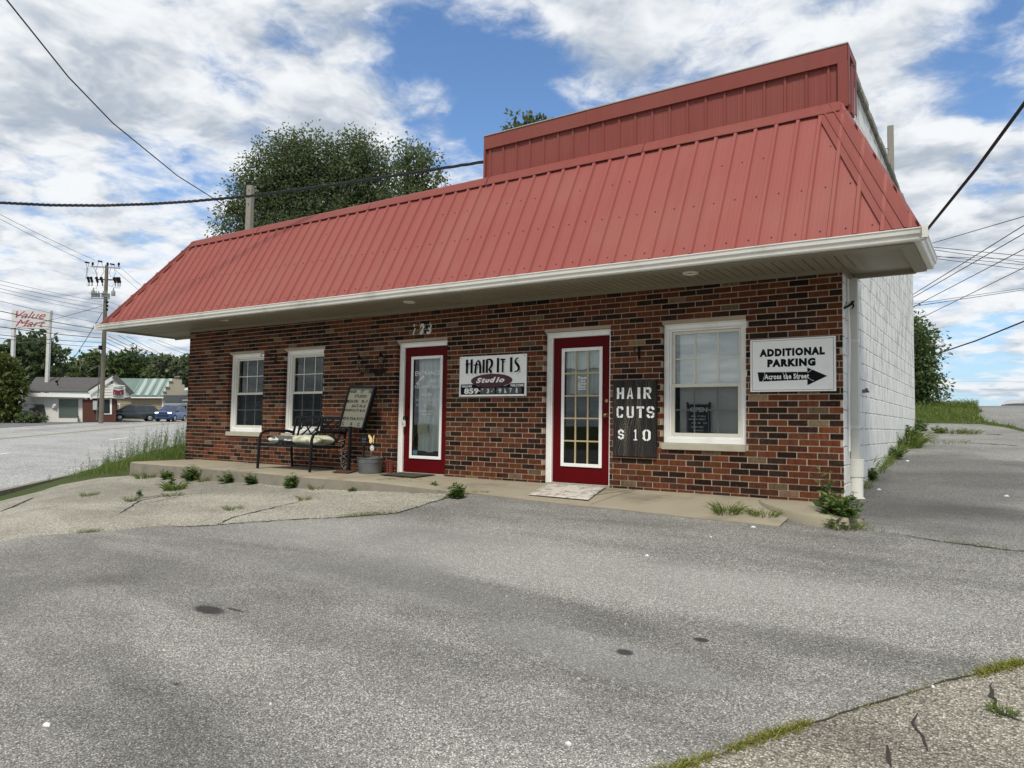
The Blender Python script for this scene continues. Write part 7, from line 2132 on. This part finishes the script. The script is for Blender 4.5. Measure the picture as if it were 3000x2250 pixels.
mb = MB(); slab(mb, [GP(534, 1237, -.5), GP(600, 1237, -.5), GP(600, 1190, -.5), GP(534, 1190, -.5)], BK*.08); sf = mb.build('shopfront', M['dark_glass'], t_)
mb = MB()
for x in (538, 546): mb.bar(GP(x, 1237, -.6), GP(x, 1190, -.6), .12, .1)
mb.build('mullion', M['white_siding'], sf)
t_ = thing('planter_bench', 'small pale planter bench with a plant beside the tan siding wall', 'planter', GP(450, 1232, -1.5))
o0 = GP(450, 1232, -1.5)
mb = MB(); slab(mb, [GP(441, 1226, -1.5)-o0, GP(459, 1226, -1.5)-o0, GP(459, 1223.5, -1.5)-o0, GP(441, 1223.5, -1.5)-o0], BK*.5); mb.build('top', M['tan_siding'], t_)
for x in (443, 457):
    mb = MB(); mb.bar(GP(x, 1233, -1.3)-o0, GP(x, 1226, -1.3)-o0, .15, .4); mb.build('leg', M['tan_siding'], t_)
link_mesh('plant', crown_mesh('plant', [(0, 0, .62, .3, .3, .22)], 160, .05, M['leaf_dark'], spray=.2, twig=5), t_)

# ------------------------------------------------------------------ vehicles
def paint(name, c):
    m, g_, b = mat(name)
    b.inputs['Base Color'].default_value = (*c, 1); b.inputs['Roughness'].default_value = .28
    b.inputs['Coat Weight'].default_value = .6; b.inputs['Coat Roughness'].default_value = .06; b.inputs['Metallic'].default_value = .3
    return m
M['car_glass'] = plain('car_glass', (.018, .024, .028), .06, var=.05, spec=.9)
M['tyre'] = plain('tyre_rubber', (.014, .014, .015), .85, var=.2)
M['rim'] = plain('alloy_rim', (.42, .43, .44), .35, .6, var=.1)
M['black_trim'] = plain('black_plastic_trim', (.014, .015, .017), .6, var=.1)
m_ = bpy.data.materials.new('lit_headlight'); m_.use_nodes = True
b_ = m_.node_tree.nodes['Principled BSDF']; b_.inputs['Emission Color'].default_value = (1, .97, .9, 1); b_.inputs['Emission Strength'].default_value = 1.6
M['headlight_on'] = m_
M['headlight'] = plain('headlight_lens', (.55, .57, .58), .12, .3)
M['tail_light'] = plain('tail_lens', (.25, .01, .012), .2)
def vehicle(name, label, cat, loc, rz, col_, prof, cab, wid, tall, wheels, wr, lit=False, group=None, grille=True, tumble=.80, zsh=.66, side_breaks=(), rails=True, slots=7):
    """prof: lower-body upper edge [(x, z)] nose to tail; cab: cabin outline (x, z): base front, top front, top rear, base rear"""
    t_ = thing(name, label, cat, loc, rz, group)
    pm = paint(name+'_paint', col_)
    hw = wid/2; xs_ = [p[0] for p in prof]; xf, xr = xs_[0], xs_[-1]
    N = 40; mb = MB(); ring = 0
    st_ = []
    for i in range(N+1):
        x = xf+(xr-xf)*i/N; zt = lerp_tab(-x, [(-p[0], p[1]) for p in prof])
        e = min(abs(x-xf), abs(xr-x)); rnd = math.sqrt(max(0, 1-(1-min(1, e/.55))**2)); w_ = hw*(.80+.20*rnd)
        zb = .24+.10*(1-min(1, e/.5)); zt = zb+.3+(zt-zb-.3)*(.62+.38*min(1, rnd*1.1))
        arch = 0
        for wx in wheels:
            if abs(x-wx) < wr*1.18: arch = max(arch, wr*.02+math.sqrt((wr*1.18)**2-(x-wx)**2)+wr)
        z1 = max(zb, arch)
        sec = [(0, zb), (w_*.86, zb), (w_*.97, max(zb+.05, z1)), (w_, max(zb+.15, z1+.03)), (w_*.995, zt*.72+.05 if z1+.08 < zt*.72 else z1+.08), (w_*.975, zt-.10), (w_*.90, zt-.02), (w_*.5, zt+.02), (0, zt+.03)]
        st_.append([(x, y, z) for y, z in sec])
    n_ = len(st_[0])
    for s_ in (1, -1):
        b0 = len(mb.v)
        for sec in st_: mb.v.extend((x, y*s_, z) for x, y, z in sec)
        for i in range(N):
            for j in range(n_-1):
                a = b0+i*n_+j; mb.face((a, a+1, a+n_+1, a+n_))
        mb.face([b0+j for j in range(n_)]); mb.face([b0+N*n_+j for j in range(n_)])
    # cabin
    (ax, az), (bx, bz), (cx, cz), (dx, dz_) = cab
    wb, wt = hw*.955, hw*tumble
    def CP(u, v, s_, off=0.0):                # u 0 front..1 rear, v 0 base..1 roof on the cabin side
        xb_ = ax+(dx-ax)*u; zb_ = az+(dz_-az)*u; xt_ = bx+(cx-bx)*u; zt_ = bz+(cz-bz)*u+.04*math.sin(math.pi*u)
        w_ = wb+(wt-wb)*v+off
        return (xb_+(xt_-xb_)*v, s_*w_, zb_+(zt_-zb_)*v)
    K = 10
    for s_ in (1, -1):
        b0 = len(mb.v)
        for i in range(K+1):
            for v in (0, .5, 1):
                mb.v.append(CP(i/K, v, s_))
            q = CP(i/K, 1, s_); mb.v.append((q[0], q[1]*.86, q[2]+.045)); mb.v.append((q[0], 0, q[2]+.065))
        for i in range(K):
            for j in range(4): mb.face((b0+i*5+j, b0+(i+1)*5+j, b0+(i+1)*5+j+1, b0+i*5+j+1))
        mb.face([b0+j for j in range(5)]+[b0]) if False else None
    for u in (0, 1):
        p = [CP(u, 0, 1), CP(u, .5, 1), CP(u, 1, 1)]; q = [CP(u, 1, -1), CP(u, .5, -1), CP(u, 0, -1)]
        t0 = (p[2][0], p[2][1]*.86, p[2][2]+.045); t1 = (t0[0], -t0[1], t0[2]); tm = (t0[0], 0, p[2][2]+.065)
        mb.add(p+[t0, tm, t1]+q, [tuple(range(9))])
    mb.build('body', pm, t_, smooth=True)
    # glass
    for u, nm in ((0, 'windscreen'), (1, 'rear_window')):
        g_ = MB(); sg = 1 if u == 0 else -1
        pp = [Vector(CP(u, .06, 1)), Vector(CP(u, .93, 1)), Vector(CP(u, .93, -1)), Vector(CP(u, .06, -1))]
        nrm = (pp[1]-pp[0]).cross(pp[2]-pp[0]).normalized()
        if nrm.x*sg < 0: nrm = -nrm
        pp = [Vector((p.x, p.y*.93, p.z))+nrm*.008 for p in pp]
        g_.add(pp, [(0, 1, 2, 3)]); g_.build(nm, M['car_glass'], t_)
    br = [0.0]+list(side_breaks)+[1.0]
    for s_ in (1, -1):
        for a, b in zip(br, br[1:]):
            g_ = MB(); a2, b2 = a+.025+(.03 if a == 0 else 0), b-.025-(.03 if b == 1 else 0)
            g_.add([CP(a2, .10, s_, .007), CP(b2, .10, s_, .007), CP(b2, .86, s_, .007), CP(a2, .86, s_, .007)], [(0, 1, 2, 3)])
            g_.build('side_window', M['car_glass'], t_)
    # front
    zn = prof[0][1]
    for s_ in (1, -1):
        g_ = MB(); g_.obox((xf-.06, s_*hw*.68, zn-.06), (1, -s_*.35, 0), (s_*.35, 1, 0), (0, 0, 1), .09, hw*.20, .065); g_.build('headlight', M['headlight_on'] if lit else M['headlight'], t_, bevel=.02)
        g_ = MB(); g_.obox((xr+.04, s_*hw*.80, zsh+.22), (1, s_*.3, 0), (-s_*.3, 1, 0), (0, 0, 1), .05, hw*.10, .12); g_.build('tail_light', M['tail_light'], t_, bevel=.015)
        g_ = MB(); q = CP(.07, .10, s_, .10); g_.sphere(q, .1, 8, 6, (.7, 1.0, .75)); g_.build('wing_mirror', M['black_trim'], t_, smooth=True)
    g_ = MB()
    for k_ in range(slots):
        y = -hw*.42+hw*.84*k_/(slots-1); g_.obox((xf+.012, y, zn-.07), (1, 0, 0), (0, 1, 0), (0, 0, 1), .02, hw*.84/(slots-1)*.36, .055)
    g_.build('grille', M['black_trim'], t_)
    g_ = MB(); g_.obox((xf+.015, 0, zn-.36), (1, 0, 0), (0, 1, 0), (0, 0, 1), .03, hw*.62, .09); g_.obox((xf-.02, 0, .30), (1, 0, 0), (0, 1, 0), (0, 0, 1), .03, hw*.78, .05); g_.build('bumper_intake', M['black_trim'], t_)
    g_ = MB(); g_.obox((xr-.02, 0, .50), (1, 0, 0), (0, 1, 0), (0, 0, 1), .08, hw*.86, .10); g_.build('rear_bumper', pm, t_, bevel=.03)
    for wx in wheels:
        for s_ in (1, -1):
            g_ = MB(); y = s_*(hw-.13)
            g_.tube([(wx, y-.11, wr), (wx, y-.105, wr), (wx, y+.105, wr), (wx, y+.11, wr)], [wr*.93, wr, wr, wr*.93], 20)
            wo_ = g_.build('wheel', M['tyre'], t_, smooth=True)
            g_ = MB(); yo = y+s_*.112
            g_.tube([(wx, yo, wr), (wx, yo+s_*.012, wr)], [wr*.66, wr*.60], 16); g_.build('rim', M['rim'], wo_, smooth=True)
    if rails:
        for s_ in (1, -1):
            g_ = MB(); p0_ = CP(.12, 1, s_); p1_ = CP(.9, 1, s_); g_.tube([(p0_[0], p0_[1]*.86, p0_[2]+.05), (p0_[0]-.1, p0_[1]*.86, p0_[2]+.10), (p1_[0]+.1, p1_[1]*.86, p1_[2]+.10), (p1_[0], p1_[1]*.86, p1_[2]+.05)], .018, 5); g_.build('roof_rail', M['black_trim'], t_)
    return t_
FW = Vector((_fw[0], _fw[1], 0)).normalized(); RR = Vector((RT[0], RT[1], 0)).normalized()
def heading(v): return math.atan2(v.y, v.x)
# blue SUV coming down the highway with its headlights on
p = at(501, 1235.5, 76)
vehicle('blue_suv', 'bright blue SUV with lit headlights driving on the highway', 'car', p, heading(-FW*math.cos(R(-4))-RR*math.sin(R(-4))), (.018, .065, .21),
        [(2.15, .96), (1.95, 1.02), (1.1, 1.10), (-1.6, 1.12), (-2.1, 1.08)], [(1.15, 1.06), (.35, 1.58), (-1.55, 1.60), (-2.08, 1.08)], 1.86, 1.66, (1.35, -1.32), .36, lit=True, side_breaks=(.42, .78))
p = at(392, 1233.8, 77)
vehicle('grey_minivan', 'dark blue-grey minivan parked beside the tan siding wall', 'car', p, heading(-RR*.80-FW*.60), (.050, .068, .082),
        [(2.45, .80), (2.2, .88), (1.55, 1.02), (-1.9, 1.10), (-2.42, 1.02)], [(1.72, .98), (.75, 1.64), (-1.75, 1.68), (-2.36, 1.06)], 1.92, 1.75, (1.50, -1.42), .34, side_breaks=(.36, .70), tumble=.80)
p = at(94, 1233, 72.5)
vehicle('dark_sedan', 'dark green car parked nose out behind the shrub under the pole sign', 'car', p, heading(-FW*.97-RR*.10), (.022, .030, .030),
        [(2.3, .86), (2.1, .94), (1.1, 1.04), (-1.7, 1.06), (-2.3, 1.0)], [(1.15, 1.02), (.25, 1.60), (-1.3, 1.60), (-2.0, 1.04)], 2.0, 1.62, (1.45, -1.4), .36, side_breaks=(.5,), rails=False)
p = at(2985, 1200, 44); zt_ = at(2985, 1180.5, 44).z; p.z = zt_-1.48
vehicle('dark_car', 'dark car of which only the roof shows over the road crest at the right', 'car', p, heading(-RR*.96-FW*.25), (.015, .018, .022),
        [(2.2, .78), (2.0, .86), (1.0, .94), (-1.7, .98), (-2.2, .92)], [(1.2, .92), (.3, 1.38), (-1.0, 1.38), (-1.9, .96)], 1.82, 1.45, (1.35, -1.35), .33, side_breaks=(.5,), rails=False)
p = at(3010, 1200, 52); zt_ = at(2985, 1169.5, 52).z; p.z = zt_-2.02
vehicle('white_van', 'white van behind the dark car, its rounded roof showing over the road crest', 'car', p, heading(-RR*.99-FW*.1), (.55, .56, .54),
        [(2.6, 1.0), (2.4, 1.05), (1.6, 1.15), (-2.3, 1.2), (-2.6, 1.15)], [(1.75, 1.12), (1.0, 1.92), (-2.3, 1.95), (-2.55, 1.15)], 1.98, 2.0, (1.7, -1.6), .35, side_breaks=(.3, .6), rails=False, tumble=.88)
# white marker post on the crest
p = at(2863.5, 1188, 27.0); p.z = H(p.x, p.y)
t_ = thing('marker_post', 'short grey-white marker post standing on the road crest at the right', 'post', p)
hp = at(2863.5, 1171.5, 27.0).z-p.z
mb = MB(); mb.tube([(0, 0, -.2), (0, 0, hp-.03), (0, 0, hp)], [.038, .038, .028], 10); mb.build('post_shaft', plain('grey_white_post', (.42, .43, .44), .7), t_, smooth=True)
mb = MB(); mb.tube([(0, 0, hp*.45), (0, 0, hp*.62)], .040, 10); mb.build('band', plain('grey_band', (.25, .26, .28), .6), t_)
